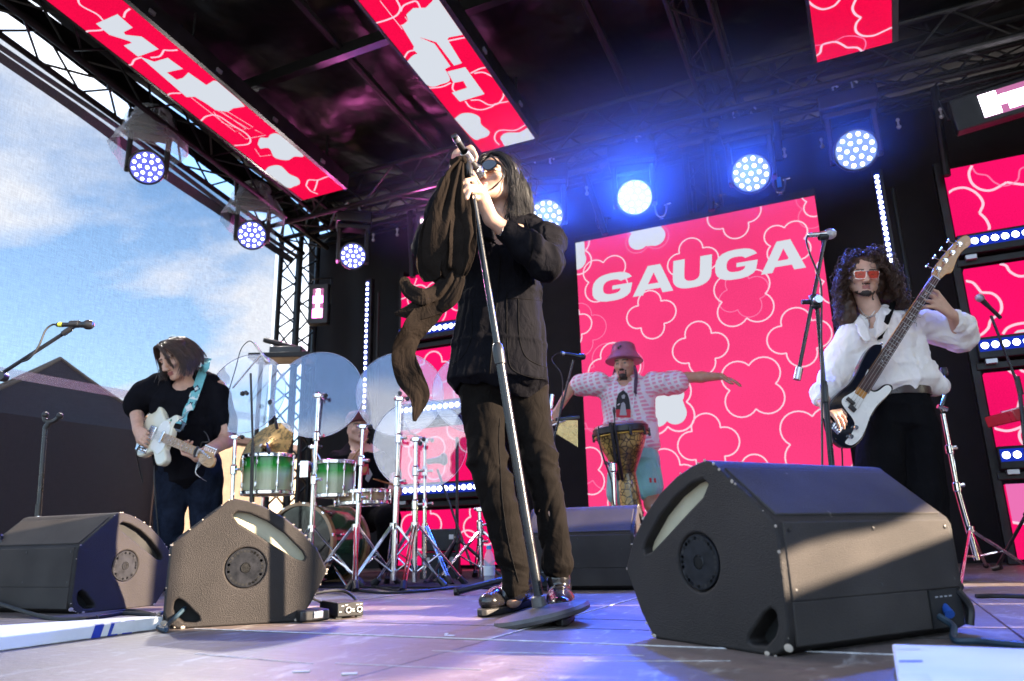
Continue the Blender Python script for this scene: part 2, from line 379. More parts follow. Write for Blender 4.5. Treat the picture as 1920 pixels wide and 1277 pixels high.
# ------------------------------------------------------------------ trusses
def truss(name, label, p0, p1, wx, wy, n, parent=None, rad=.026, br=.010, mt='truss_black'):
    """box truss: four chords and zigzag braces, each a part; wx, wy are the two half-widths as vectors"""
    t = thing(name, label, 'truss', (V3(p0)+V3(p1))/2)
    p0, p1, wx, wy = map(V3, (p0, p1, wx, wy)); cs = [wx+wy, wx-wy, -wx-wy, -wx+wy]
    for c in cs: MB().rod(p0+c, p1+c, rad, n=10).build('chord', mt, t)
    for q in range(4):
        a, b = cs[q], cs[(q+1) % 4]
        for i in range(n):
            t0, t1 = i/n, (i+1)/n
            s, e = (a, b) if i % 2 == 0 else (b, a)
            MB().rod(p0+(p1-p0)*t0+s, p0+(p1-p0)*t1+e, br, n=6, cap=False).build('brace', mt, t)
    return t
zc = lambda y: 3.50+(6.0-y)*.168
truss('roof_side_truss', 'long black box truss along the left roof edge with sky showing between its braces', (-5.36, 6.2, zc(6.2)+.16), (-5.36, .6, zc(.6)+.16), (.17, 0, 0), (0, 0, .15), 16)
truss('roof_edge_truss', 'thinner black truss beside the left overhead screen, outlined in dull gold light', (-4.98, 6.2, zc(6.2)+.32), (-4.98, 1.6, zc(1.6)+.32), (.10, 0, 0), (0, 0, .12), 14, rad=.02)
tw0 = at_y(531, 640, 6.25); tw1 = at_y(546, 430, 6.25)
truss('corner_truss_tower', 'upright black truss tower at the left back corner with bright sky behind it', (-5.68, 6.3, 0), (-5.68, 6.3, 3.7), (.145, 0, 0), (0, .145, 0), 17, rad=.03, br=.011)
truss('back_lighting_truss', 'long black truss across the back that carries the row of blue lamps', (-5.6, 5.72, 3.72), (3.4, 5.72, 3.72), (0, .16, 0), (0, 0, .17), 26, rad=.026)
truss('rear_roof_truss', 'higher rear truss just below the sloping roof, dim against the black fabric', (-5.5, 6.35, 3.78), (3.4, 6.35, 3.78), (0, .09, 0), (0, 0, .12), 30, rad=.02, br=.008)
truss('stage_centre_tower', 'dark truss tower standing behind the main screen between two blue lamps', (-1.02, 6.35, 0), (-1.02, 6.35, 3.6), (.12, 0, 0), (0, .1, 0), 14, rad=.026)
truss('roof_depth_truss', 'dark truss under the roof running back above the third overhead screen gap', (-.72, 6.1, roof_z(6.1, .38)), (-.72, 1.2, roof_z(1.2, .38)), (.14, 0, 0), (0, 0, .12), 16, rad=.02, br=.008)
# upright poles at the back, seen between the lamps
for (x0, y0, x1, y1, lab) in ((1317, 160, 1334, 395, 'black pole from roof to screen top, left of the second rightmost blue lamp'),
                              (1448, 120, 1462, 300, 'black pole standing between the two rightmost blue lamps'),
                              (1752, 165, 1775, 330, 'black pole above the upper left corner of the right screens'),
                              (1098, 330, 1135, 440, 'black pole slanting down to the screen top beside the brightest lamp'),
                              (768, 395, 774, 520, 'black pole above the screens left of the singer')):
    a, b = at_y(x0, y0, 6.02), at_y(x1, y1, 6.02)
    p = MB().rod(a, b, .03, n=10).build('scaffold_pole', 'truss_black'); tag(p, lab, 'pole', 'poles at the back of the stage')
# lit bolts and couplers along the trusses
bolt = MB().ball((0, 0, 0), .018, 8, 6).mesh('coupler')

yy = np.linspace(.0, 6.5, 50); P = np.zeros((4, 50, 3))
for i, t in enumerate((0, .33, .66, 1)):
    P[i, :, 0] = -5.57+.012*np.sin(yy*5+i); P[i, :, 1] = yy; z0_ = zc(yy)+.235+.025*np.sin(yy*2.3); P[i, :, 2] = z0_+(roof_z(yy, .66)-z0_)*t
MB().grid(P).build('side_skirt', 'roof', rf, smooth=180)
# ------------------------------------------------------------------ left side: mesh screen, hem, outside tents
def mesh_mat():
    m, nt, b = new_mat('scrim'); N = nt.nodes.new; L = nt.links.new
    nt.nodes.remove(b); tr = N('ShaderNodeBsdfTransparent'); df = N('ShaderNodeBsdfTranslucent'); d2 = N('ShaderNodeBsdfDiffuse'); a = N('ShaderNodeMixShader'); mx = N('ShaderNodeMixShader')
    df.inputs[0].default_value = (.052, .041, .046, 1); d2.inputs[0].default_value = (.010, .006, .008, 1); a.inputs[0].default_value = .5
    tc = N('ShaderNodeTexCoord')
    def wv(st, sc):
        mp = N('ShaderNodeMapping'); mp.inputs['Scale'].default_value = st; L(tc.outputs['Object'], mp.inputs[0])
        w = N('ShaderNodeTexNoise'); w.inputs['Scale'].default_value = sc; w.inputs['Detail'].default_value = 2; L(mp.outputs[0], w.inputs['Vector']); return w
    w1, w2 = wv((1, 9, 100), 1.2), wv((1, 100, 9), 1.2)
    ad = N('ShaderNodeMath'); ad.operation = 'ADD'; L(w1.outputs[0], ad.inputs[0]); L(w2.outputs[0], ad.inputs[1])
    mr = N('ShaderNodeMapRange'); mr.inputs[1].default_value = .75; mr.inputs[2].default_value = 1.25; mr.inputs[3].default_value = .64; mr.inputs[4].default_value = .72; L(ad.outputs[0], mr.inputs[0])
    L(df.outputs[0], a.inputs[1]); L(d2.outputs[0], a.inputs[2]); L(mr.outputs[0], mx.inputs[0]); L(tr.outputs[0], mx.inputs[1]); L(a.outputs[0], mx.inputs[2])
    L(mx.outputs[0], nt.nodes['Material Output'].inputs[0]); return m
M['scrim'] = mesh_mat()
M['hem'] = mat('hem', (.42, .43, .47), .7, 0, .15, 8)
M['hem_dark'] = mat('hem_dark', (.10, .10, .12), .7, 0, .4, 60)
sm = thing('side_mesh_screen', 'see-through mesh sheet closing the left side of the stage', 'mesh screen', (-5.85, 3, 0))
yy = np.linspace(-.2, 6.1, 40); zl = np.linspace(-.02, 3.3, 20); P = np.zeros((20, 40, 3))
for i, t in enumerate(np.linspace(0, 1, 20)):
    zt = zc(yy)+.26; P[i, :, 0] = -5.86+.02*np.sin(yy*2.1+t*3); P[i, :, 1] = yy; P[i, :, 2] = zt*t
MB().grid(P).build('mesh_sheet', 'scrim', sm, smooth=180)
a = at_x(0, 690, -5.84); b = at_x(240, 742, -5.84)
def hem_mat():
    m, nt, bb = new_mat('hem_sheer'); N = nt.nodes.new; L = nt.links.new; bb.inputs['Base Color'].default_value = (.50, .50, .56, 1); bb.inputs['Roughness'].default_value = .7
    tr = N('ShaderNodeBsdfTransparent'); mx = N('ShaderNodeMixShader'); mx.inputs[0].default_value = .30; L(tr.outputs[0], mx.inputs[1]); L(bb.outputs[0], mx.inputs[2]); L(mx.outputs[0], nt.nodes['Material Output'].inputs[0]); return m
M['hem_sheer'] = hem_mat()
M['plastic_strip'] = mat('plastic_strip', (.07, .075, .09), .5, 0, .5, 90)
MB().box((-5.83, 3.2, a[2]-.03), (.006, 6.2, .075)).build('hem_band', 'hem_sheer', sm)
yy = np.linspace(.2, 6.2, 30); P = np.zeros((3, 30, 3))
for i, dz in enumerate((0.0, -.04, -.075)): P[i, :, 0] = -5.66-.02*i+.01*np.sin(yy*4); P[i, :, 1] = yy; P[i, :, 2] = zc(yy)-.02+dz*(1+.2*np.sin(yy*1.7))
MB().grid(P).build('top_hem', 'plastic_strip', sm, smooth=180)
MB().tube([(-5.63, y, zc(y)+.0+.02*math.sin(y*2)) for y in np.linspace(.2, 6.2, 24)], .022, 8).build('hem_piping', 'hem_dark', sm)
# tents outside
M['tent'] = mat('tent', (.032, .017, .018), .75, 0, .35, 1.5, bump=.2, bscale=30)
M['tent_edge'] = mat('tent_edge', (.28, .19, .12), .8, 0, .2, 5)
def tent(label, apex, corners, eave, base):
    t = thing('canopy_tent', label, 'tent', (apex[0], apex[1], base), 'dark tents outside the mesh')
    ap = V3(apex); n = 8; cs = [V3(c) for c in corners]
    for q in range(4):
        A, B = cs[q], cs[(q+1) % 4]; P = np.zeros((n+1, n+1, 3))
        for i in range(n+1):
            for j in range(n+1):
                u, v = i/n, j/n; e = A*(1-v)+B*v; p = ap*(1-u)+e*u; sag = .5*math.sin(math.pi*u)*(.55+.2*math.sin(math.pi*v)); p[2] -= sag*(ap[2]-e[2])*.16; P[i, j] = p
        MB().grid(P).build('roof_panel', 'tent', t, smooth=180)
        rb = [ap*(1-u)+A*u-np.array([0, 0, .5*math.sin(math.pi*u)*.55*(ap[2]-A[2])*.16-.015]) for u in np.linspace(0, 1, 10)]
        MB().tube(rb, .022, 6).build('ridge', 'tent_edge', t)
        w = MB(); Pw = np.zeros((2, 12, 3)); vv = np.linspace(0, 1, 12)
        for k in range(12):
            e = A*(1-vv[k])+B*vv[k]; Pw[0, k] = e; Pw[1, k] = (e[0], e[1]+.03*math.sin(k*2), base)
        w.grid(Pw).build('side_wall', 'tent', t, smooth=180)
    for c in cs: MB().rod((c[0], c[1], base), c, .03, n=8).build('pole', 'truss_black', t)
    return t
ap = at_x(113, 674, -8.7); EZ = at_x(140, 792, -7.6)[2]; yl_, yr_ = at_x(-90, 790, -7.6)[1], at_x(335, 800, -7.6)[1]
tent('dark pointed canopy tent just beyond the mesh, its peak left of the guitarist', ap, [(-7.6, yl_, EZ), (-7.6, yr_, EZ), (-9.9, yr_+.5, EZ), (-9.9, yl_+.5, EZ)], 1.7, -1.3)
ap2 = at_x(420, 880, -9.0)
M['tent_tan'] = mat('tent_tan', (.36, .27, .20), .8, 0, .25, 2)
b_ = at_x(455, 850, -7.4)
tn = thing('tan_wall_panel', 'tan wall panel outside, in sun behind the green drums', 'panel', (-7.3, 6.5, -1.3))
MB().box((-7.4, b_[1]+.2, .2), (.06, 2.6, 2.7)).build('board', 'tent_tan', tn, bevel=.01)
MB().box((-7.34, b_[1]+.2, 1.58), (.12, 2.7, .08)).build('rail', 'tent', tn)

# ------------------------------------------------------------------ unseen blockers added out of frame right, cutting the low sun into stripes
wg = thing('sun_cut_drape', 'added unseen drape right of the stage, cut to let strips of sun through', 'curtain', (3.0, 4, 0))
def leg(y0, y1, z0, z1, x=3.0):
    n = max(6, int((y1-y0)*14)); yy = np.linspace(y0, y1, n); P = np.zeros((2, n, 3))
    for i, z in enumerate((z0, z1)): P[i, :, 0] = x+.03*np.sin(yy*15); P[i, :, 1] = yy; P[i, :, 2] = z
    MB().grid(P).build('drape', 'drape', wg, smooth=180)
leg(1.3, 2.78, 1.194, 4.3); leg(2.76, 2.93, 1.194, 1.43); leg(3.63, 4.50, 0, 4.3); leg(4.50, 4.72, 2.0, 4.3); leg(4.72, 6.4, 0, 4.3)  # added drape, its gaps and lower edges placed to shape the sun stripes
tag(MB().rod((3.02, 3.05, 0), (3.02, 3.05, 4.3), .022, n=12).build('shadow_post', 'truss_black'), 'added unseen post right of the stage that casts a thin shadow band', 'post')  # added for its narrow shadow on the monitor left of the singer
for k, (y0, y1, h_, lb) in enumerate(((1.45, 2.10, 1.152, 'added unseen low block nearest the crowd, shading the stage from the right'), (2.12, 2.93, 1.152, 'added unseen low block in the middle, shading the stage from the right'), (3.05, 3.62, 1.30, 'added unseen tall block at the rear, shading the stage from the right'))):
    fc = thing('shade_block', lb, 'case', (3.4, (y0+y1)/2, 0)); MB().box((3.35, (y0+y1)/2, h_/2), (.5, y1-y0, h_)).build('case_body', 'black_paint', fc, bevel=.01); MB().box((3.35, (y0+y1)/2, h_*.75), (.51, y1-y0+.004, .02)).build('lid_seam', 'alu', fc)  # unseen boxes added so their tops bound the sunlight from below
pa = thing('shade_stack', 'added unseen stack of boxes shading the right front corner of the stage', 'speaker', (3.4, .6, -1.2))  # unseen boxes added to keep the sun off the front
for k in range(5): MB().box((3.4, .75, -.9+k*.66), (.9, 1.3, .64)).build('shade_box', 'black_paint', pa, bevel=.01)

# ---- stage smoke hanging round the row of blue lamps under the roof, thinning out to nothing
def haze_mat():
    m = bpy.data.materials.new('haze'); m.use_nodes = True; nt = m.node_tree; nt.nodes.remove(nt.nodes['Principled BSDF']); N = nt.nodes.new; L = nt.links.new
    v = N('ShaderNodeVolumePrincipled'); v.inputs['Color'].default_value = (.62, .76, 1, 1); v.inputs['Anisotropy'].default_value = 0.0  # part of the lamps' blue light is put into the scatter colour
    tc = N('ShaderNodeTexCoord'); mp = N('ShaderNodeMapping'); mp.vector_type = 'TEXTURE'; mp.inputs['Location'].default_value = (-1.45, 5.35, 3.30); mp.inputs['Scale'].default_value = (2.9, 1.25, 1.15); L(tc.outputs['Object'], mp.inputs[0])
    g = N('ShaderNodeTexGradient'); g.gradient_type = 'QUADRATIC_SPHERE'; L(mp.outputs[0], g.inputs[0]); mu = N('ShaderNodeMath'); mu.operation = 'MULTIPLY'; mu.inputs[1].default_value = HAZE; L(g.outputs['Fac'], mu.inputs[0]); L(mu.outputs[0], v.inputs['Density'])
    L(v.outputs[0], nt.nodes['Material Output'].inputs['Volume']); M['haze'] = m
HAZE = 0.42
haze_mat()
hz_ = MB().box((-1.45, 5.35, 3.30), (5.8, 2.5, 2.3)).build('haze', 'haze', smooth=0); tag(hz_, None, None, kind='stuff')
# ================================================================== LED screens
YS = 6.10
UX, UZ, BY = V3((1, 0, 0)), V3((0, 0, 1)), V3((0, -1, 0))      # screen plane: right, up, towards the audience
def quat(R_, rot, n=14, c=.53, q=.47):
    t = c*.7071+math.sqrt(max(q*q-c*c/2, 0)); out = []
    a0 = math.atan2(t*.7071, t*.7071-c)
    for k in range(4):
        th = rot+k*math.pi/2
        for i in range(n):
            a = -a0+2*a0*i/(n-1); x, y = c+q*math.cos(a), q*math.sin(a)
            out.append((R_*(x*math.cos(th)-y*math.sin(th)), R_*(x*math.sin(th)+y*math.cos(th))))
    return out
def clip_poly(P, x0, x1, z0, z1):
    """Sutherland-Hodgman against a rectangle"""
    def cl(P, ins, it):
        o = []
        for i in range(len(P)):
            a, b = P[i-1], P[i]
            if ins(b):
                if not ins(a): o.append(it(a, b))
                o.append(b)
            elif ins(a): o.append(it(a, b))
        return o
    def X(v): return lambda a, b: (v, a[1]+(b[1]-a[1])*(v-a[0])/(b[0]-a[0]))
    def Z(v): return lambda a, b: (a[0]+(b[0]-a[0])*(v-a[1])/(b[1]-a[1]), v)
    for ins, it in ((lambda p: p[0] >= x0, X(x0)), (lambda p: p[0] <= x1, X(x1)), (lambda p: p[1] >= z0, Z(z0)), (lambda p: p[1] <= z1, Z(z1))):
        if P: P = cl(P, ins, it)
    return P
def line_quads(P, w, rect, closed):
    """short straight pieces of a drawn line, clipped to the panel"""
    out = []; n = len(P)
    P = [np.array(p) for p in P]
    nrm = []
    for i in range(n):
        a, b = (P[i-1], P[(i+1) % n]) if closed else (P[max(i-1, 0)], P[min(i+1, n-1)])
        t = b-a; t = t/(np.linalg.norm(t)+1e-9); nrm.append(np.array([-t[1], t[0]]))
    for i in range(n if closed else n-1):
        j = (i+1) % n; q = [tuple(P[i]-nrm[i]*w/2), tuple(P[i]+nrm[i]*w/2), tuple(P[j]+nrm[j]*w/2), tuple(P[j]-nrm[j]*w/2)]
        q = clip_poly(q, *rect) if rect else q
        if len(q) >= 3: out.append(q)
    return out
class Print:
    """flat print on a plane: o + x*ux + y*uy, each layer a fraction of a millimetre prouder than the last"""
    def __init__(s, o, ux, uy, nrm, rect, lift=.0035): s.o, s.ux, s.uy, s.n, s.rect, s.l = V3(o), V3(ux), V3(uy), V3(nrm), rect, lift; s.mb = {}
    def new(s, m, k):
        b = MB(); s.mb[(m, k, len(s.mb))] = b; return b
    def w(s, p, k): return s.o+s.ux*p[0]+s.uy*p[1]+s.n*(s.l+k*.0008)
    def fill(s, P, m, k=0, clip=True):
        if clip and s.rect: P = clip_poly(list(P), *s.rect)
        if len(P) >= 3: s.new(m, k).add([s.w(p, k) for p in P], [tuple(range(len(P)))])
    def line(s, P, w, m, k=1, closed=False):
        b = s.new(m, k)
        for q in line_quads(P, w, s.rect, closed): b.add([s.w(p, k) for p in q], [tuple(range(len(q)))])
    def done(s, parent, name='pattern'):
        for (m, k, _), b in s.mb.items():
            nm = 'letter' if k >= 4 else name
            if b.f: b.build(nm, m, parent, smooth=0)

# ---- main screen
scr = thing('video_wall', 'big pink video wall with flower outlines and the white word GAUGA', 'screen', (-1.15, YS, 0))
x0, x1, z1, z0 = -2.188, -0.107, 2.902, 0.05
nx_, nz_ = 4, 5
for i in range(nx_):
    for j in range(nz_):
        a, b = x0+(x1-x0)*i/nx_, x0+(x1-x0)*(i+1)/nx_; c, d = z0+(z1-z0)*j/nz_, z0+(z1-z0)*(j+1)/nz_
        MB().box(((a+b)/2, YS+.04, (c+d)/2), (b-a-.0015, .08, d-c-.0015)).build('panel', 'screen_main', scr, smooth=0)
MB().box(((x0+x1)/2, YS+.05, z1+.035), (x1-x0+.02, .10, .062)).build('top_beam', 'black_paint', scr, bevel=.004)
MB().box(((x0+x1)/2, YS+.14, (z0+z1)/2), (x1-x0-.02, .10, z1-z0-.02)).build('rear_frame', 'black_paint', scr)
MB().box(((x0+x1)/2, YS+.06, z0/2), (x1-x0, .12, z0-.004)).build('base', 'black_paint', scr)
pr = Print((0, YS, 0), UX, UZ, BY, (x0, x1, z0, z1))
def sp(x, y):
    p = at_y(x, y, YS); return p[0], p[2]
PXM = 0.00475
fl_ = [(1299, 491, 46, 0), (1135, 523, 50, 45), (1376, 402, 47, 0), (1476, 455, 42, 45), (1221, 590, 46, 0), (1394, 559, 56, 45), (1313, 653, 49, 0), (1498, 632, 51, 0),
       (1411, 726, 57, 45), (1328, 832, 52, 0), (1532, 828, 62, 45), (1071, 612, 42, 0), (1152, 692, 50, 0), (1090, 885, 50, 45), (1250, 905, 58, 0), (1540, 372, 36, 45), (1585, 520, 50, 45), (1420, 905, 46, 0), (1180, 960, 44, 45)]
for x, y, r_, rot in fl_:
    c = sp(x, y); Q = [(c[0]+p[0], c[1]+p[1]) for p in quat(r_*PXM, R(rot+3))]
    pr.line(Q, .0118, 'print_line', 2, True)
for x, y, r_, rot in ((1088, 618, 52, 0), (1394, 552, 44, 20), (1112, 770, 40, 10), (1540, 385, 46, 45), (1150, 700, 60, 20), (1120, 860, 60, 30)):
    c = sp(x, y); Q = [(c[0]+p[0], c[1]+p[1]) for p in quat(r_*PXM, R(rot))]
    pr.line(Q, .008, 'print_faint', 1, True)
for x, y, r_, ro in ((1211, 432, 42, 49), (1247, 760, 43, 58), (1066, 478, 42, 54)):
    c = sp(x, y); pr.fill([(c[0]+p[0], c[1]+p[1]) for p in quat(r_*PXM, R(48))], 'print_white', 2)
    pr.line([(c[0]+p[0], c[1]+p[1]) for p in quat(ro*PXM, R(48))], .010 if ro < 52 else .014, 'print_line' if ro > 52 else 'print_faint', 1, True)
# word GAUGA: heavy extended letters, each glyph drawn on a 1 x 1 cell
def sup(cx, cy, rx, ry, a0, a1, n=18, e=2.6):
    o = []
    for i in range(n+1):
        a = R(a0+(a1-a0)*i/n); c, s = math.cos(a), math.sin(a)
        o.append((cx+rx*abs(c)**(2/e)*(1 if c >= 0 else -1), cy+ry*abs(s)**(2/e)*(1 if s >= 0 else -1)))
    return o
def G_(): return [[p for p in sup(.5, .5, .5, .5, 22, 302)]+[(.98, .30), (.98, .52), (.52, .52), (.52, .38), (.68, .38)]+[p for p in sup(.52, .5, .21, .245, 300, 60)][0:0]+sup(.5, .5, .22, .25, 322, 32)]
G_poly = sup(.5, .5, .5, .5, 24, 330)+[(.985, .54), (.50, .54), (.50, .40), (.70, .40)]+sup(.5, .5, .23, .25, 322, 34)
A_poly = [(-.06, 0), (.34, 1), (.70, 1), (1.10, 0), (.80, 0), (.74, .17), (.30, .17), (.24, 0)]
A_hole = [(.37, .36), (.67, .36), (.52, .74)]
U_poly = [(0, 1), (0, .42)]+sup(.5, .44, .5, .46, 180, 360)+[(1, 1), (.70, 1), (.70, .45)]+sup(.5, .46, .2, .24, 360, 180)+[(.30, 1)]
gl = [('G', 1111, 1188), ('A', 1192, 1258), ('U', 1262, 1336), ('G', 1341, 1424), ('A', 1432, 1506)]
bl0, bl1 = sp(1140, 566), sp(1515, 501)
def base_z(x): return bl0[1]+(bl1[1]-bl0[1])*(x-bl0[0])/(bl1[0]-bl0[0])
for ch, xa, xb in gl:
    ym = 566-(0.5*(xa+xb)-1140)*.1733; a, b = sp(xa, ym-20)[0], sp(xb, ym-20)[0]; w = b-a; hgt = .262; zb = base_z((a+b)/2)
    T = lambda p: (a+p[0]*w+(p[1]-.5)*0.03, zb+p[1]*hgt)
    if ch == 'A':
        L_ = [(-.06, 0), (.34, 1), (.52, 1), (.52, .74), (.37, .36), (.52, .36), (.52, .17), (.30, .17), (.24, 0)]; R2 = [(1.04-p[0], p[1]) for p in L_][::-1]
        pr.fill([T(p) for p in L_], 'print_white', 4, False); pr.fill([T(p) for p in R2], 'print_white', 4, False)
    else: pr.fill([T(p) for p in (G_poly if ch == 'G' else U_poly)], 'print_white', 4, False)
pr.done(scr)
MB().box(((x0+x1)/2, YS-.002, z0+.004), (x1-x0, .004, .006)).build('edge_trim', 'black_paint', scr)

# ---- side screens: rows of pink panels with light bars between
ledm = MB().lathe([(.0, .012), (.014, .011), (.021, .006), (.0235, 0)], (0, 0, 0), (0, -1, 0), 12).mesh('led')
ledm.materials.append(M['lamp_white'])
def side_screen(label, xa, xb, drawings, barlab, grp):
    t = thing('panel_screen', label, 'screen', (xa, YS, 0))
    rows = ((2.363, 2.898), (1.570, 2.092), (.791, 1.308), (.040, .533))
    for k, (a, b) in enumerate(rows):
        n = 2
        for i in range(n):
            p, q = xa+(xb-xa)*i/n, xa+(xb-xa)*(i+1)/n
            MB().box(((p+q)/2, YS+.04, (a+b)/2), (q-p-.0015, .08, b-a)).build('panel', 'screen_side', t, smooth=0)
        MB().box(((xa+xb)/2, YS+.13, (a+b)/2), (xb-xa, .08, b-a)).build('panel_back', 'black_paint', t)
        pp = Print((0, YS, 0), UX, UZ, BY, (xa, xb, a, b)); drawings(k, pp); pp.done(t)
    for x in (xa-.035, xb+.035): MB().box((x, YS+.10, 1.5), (.05, .10, 2.98)).build('upright', 'black_paint', t)
    for k, zc_ in enumerate((2.227, 1.440, .665)):
        f = thing('light_bar', barlab[k], 'light bar', ((xa+xb)/2, YS, zc_), grp)
        MB().box(((xa+xb)/2, YS+.03, zc_+.045), (xb-xa+.02, .12, .155)).build('housing', 'black_paint', f, bevel=.006)
        MB().box(((xa+xb)/2, YS-.0315, zc_+.06), (xb-xa, .003, .085)).build('lens_strip', 'lamp_blue', f)
        MB().box(((xa+xb)/2, YS+.06, zc_-.075), (xb-xa+.06, .05, .05)).build('rail', 'truss_black', f, bevel=.004)
        MB().box((xa+.06, YS+.03, zc_-.052), (.07, .10, .03)).build('bracket', 'alu', f)
        n = int((xb-xa-.04)/.0635)
        for i in range(n): share('led', ledm, mtx((xa+.035+.0635*i, YS-.033, zc_+.06), (1, 0, 0), (0, 1, 0), (0, 0, 1)), 'lamp_white', f)
    return t
def z2(o, s): return lambda *P: [sp(o[0]+p[0]/s, o[1]+p[1]/s) for p in P]
def draw_right(k, pp):
    q = z2((1700, 260), 3.041); q3 = z2((1700, 660), 2.836); S = lambda P: [tuple(p[[0, 1]]) for p in spline([(a, b, 0) for a, b in P], 6)]
    if k == 0:
        pp.line(S(q((372, 155), (355, 200), (372, 255), (420, 290), (480, 296), (540, 268), (570, 250))), .018, 'print_line'); pp.line(S(q((570, 250), (620, 258), (680, 262), (760, 240))), .018, 'print_line')
        pp.line(S(q((225, 322), (270, 290), (335, 282), (400, 315), (435, 370), (415, 425))), .018, 'print_line'); pp.line(S(q((415, 425), (450, 460), (470, 500), (468, 530))), .018, 'print_line')
        pp.line(S(q((372, 165), (400, 200), (458, 212), (500, 250), (560, 270), (630, 240), (645, 180), (680, 160))), .011, 'print_faint')
    if k == 1:
        pp.line(S(q((335, 812), (380, 825), (425, 878))), .018, 'print_line'); pp.line(S(q((425, 878), (490, 885), (535, 930), (535, 990), (480, 1035), (465, 1080), (425, 1118), (390, 1125))), .018, 'print_line')
        pp.line(S(q((530, 715), (565, 725), (590, 760), (640, 785), (700, 780))), .018, 'print_line'); pp.line(S(q((548, 1115), (575, 1080), (630, 1058), (700, 1050))), .018, 'print_line')
        pp.fill(q((608, 1112), (630, 1094), (669, 1088), (720, 1090), (760, 1120), (700, 1150), (640, 1140)), 'print_white', 2)
    if k == 2:
        pp.line(S(q3((400, 395), (450, 402), (530, 420), (600, 402), (640, 370))), .017, 'print_line'); pp.line(S(q3((630, 390), (600, 430), (605, 470), (630, 500))), .017, 'print_line')
        pp.line(S(q3((540, 98), (575, 125), (600, 170), (605, 230), (590, 300))), .017, 'print_line')
        pp.line(S(q3((600, 90), (625, 105), (680, 90))), .017, 'print_line')
    if k == 3:
        a, b = pp.rect[0], pp.rect[1]; P = [sp(1870+i*14, 968+10*math.sin(i*.55)+i*1.2) for i in range(14)]
        top = [(p[0], p[1]) for p in P]; pp.fill([(a-.01, .6)]+[(a-.01, top[0][1])]+top+[(b+.1, top[-1][1]), (b+.1, .6)], 'screen_pale', 0); pp.line(top, .018, 'print_line', 2)
side_screen('pink panel screen at the right edge of the stage behind the bassist', .823, 1.90, draw_right,
            ['light bar right of the bass headstock, top one of the right screen', 'light bar right of the bassist elbow, middle one of the right screen', 'lowest light bar of the right screen beside the chrome stand'], 'light bars of white dots between screen panels')
def draw_left(k, pp):
    q = lambda *P: [sp(*p) for p in P]; S = lambda P: [tuple(p[[0, 1]]) for p in spline([(a, b, 0) for a, b in P], 6)]
    if k == 0:
        c = sp(800, 572); pp.line([(c[0]+p[0], c[1]+p[1]) for p in quat(.27, R(45))], .013, 'print_line', 1, True)
        pp.line(S(q((750, 562), (764, 556), (775, 540), (782, 522))), .012, 'print_line'); c = sp(880, 560); pp.line([(c[0]+p[0], c[1]+p[1]) for p in quat(.22, 0)], .013, 'print_line', 1, True)
    for (kk, x, y, r_, ro) in ((1, 812, 700, .22, 0), (1, 880, 720, .2, 45), (2, 800, 860, .24, 45), (2, 880, 800, .24, 0), (2, 762, 800, .2, 10), (3, 860, 1040, .25, 45), (3, 790, 985, .22, 0), (3, 905, 980, .2, 20)):
        if kk == k: c = sp(x, y); pp.line([(c[0]+p[0], c[1]+p[1]) for p in quat(r_, R(ro))], .014, 'print_line', 1, True)
side_screen('pink panel screen with light bars behind the drum kit and the singer', -4.115, -3.06, draw_left,
            ['light bar half hidden by the flying scarf, top one behind the singer', 'light bar seen through the clear discs, middle one behind the drums', 'lowest light bar behind the chrome drum stands'], 'light bars of white dots between screen panels')

# ---- screens hanging under the roof
RP0, RN = V3((0, 5.2, 3.53)), unit([0, SL, 1.0])
def rpx(x, y): return at_plane(x, y, RP0, RN)
RY = unit(np.cross(RN, V3((1, 0, 0))))     # along the slope towards the back
def r2(x, y):
    p = rpx(x, y)-RP0; return (p[0], float(p@RY))
def roof_screen(label, xa, xb, ya=.8):
    t = thing('ceiling_screen', label, 'screen', ((xa+xb)/2, 3, roof_z(3)))
    L0, L1 = (ya-5.2)/RY[1], 0.0; n = 12; w = xb-xa
    for i in range(n):
        a, b = L0+(L1-L0)*i/n, L0+(L1-L0)*(i+1)/n
        c = RP0+V3(((xa+xb)/2, 0, 0))+RY*(a+b)/2+RN*.04
        MB().box(c, (w-.001, b-a-.0012, .08), (V3((1, 0, 0)), RY, RN)).build('panel', 'screen_roof', t, smooth=0)
    for x in (xa-.012, xb+.02):
        MB().box(RP0+V3((x, 0, 0))+RY*(L0+L1)/2+RN*.07, (.022 if x < xa else .038, L1-L0, .15), (V3((1, 0, 0)), RY, RN)).build('side_rail', 'black_paint', t)
    MB().box(RP0+V3(((xa+xb)/2, 0, 0))+RY*(L0+L1)/2+RN*.14, (w, L1-L0, .10), (V3((1, 0, 0)), RY, RN)).build('rear_frame', 'black_paint', t)
    for y in np.arange(ya+.3, 5.1, .62):
        MB().box(RP0+V3((xb+.042, 0, 0))+RY*((y-5.2)/RY[1])+RN*.05, (.02, .05, .03), (V3((1, 0, 0)), RY, RN)).build('latch', 'alu', t)
    for y in (1.4, 3.4, 5.0):
        for x in (xa+.08, xb-.08):
            p = RP0+V3((x, 0, 0))+RY*((y-5.2)/RY[1])+RN*.18; MB().rod(p, p+V3((0, 0, .3)), .012, n=6).build('hanger', 'truss_black', t)
    return t, Print(RP0, (1, 0, 0), RY, -RN, (xa, xb, L0, L1))
Q = lambda o, s: (lambda *P: [r2(o[0]+p[0]/s, o[1]+p[1]/s) for p in P])
SPL = lambda P: [tuple(p[[0, 1]]) for p in spline([(a, b, 0) for a, b in P], 6)]
t, pp = roof_screen('leftmost pink screen under the roof, beside the truss and the open side', -4.68, -4.182); q = Q((0, 0), 2.970)
pp.fill(q((535, 128), (655, 75), (740, 150), (690, 175), (700, 190), (790, 200), (885, 270), (770, 312), (690, 250), (735, 235), (720, 225), (610, 190)), 'print_white', 4)
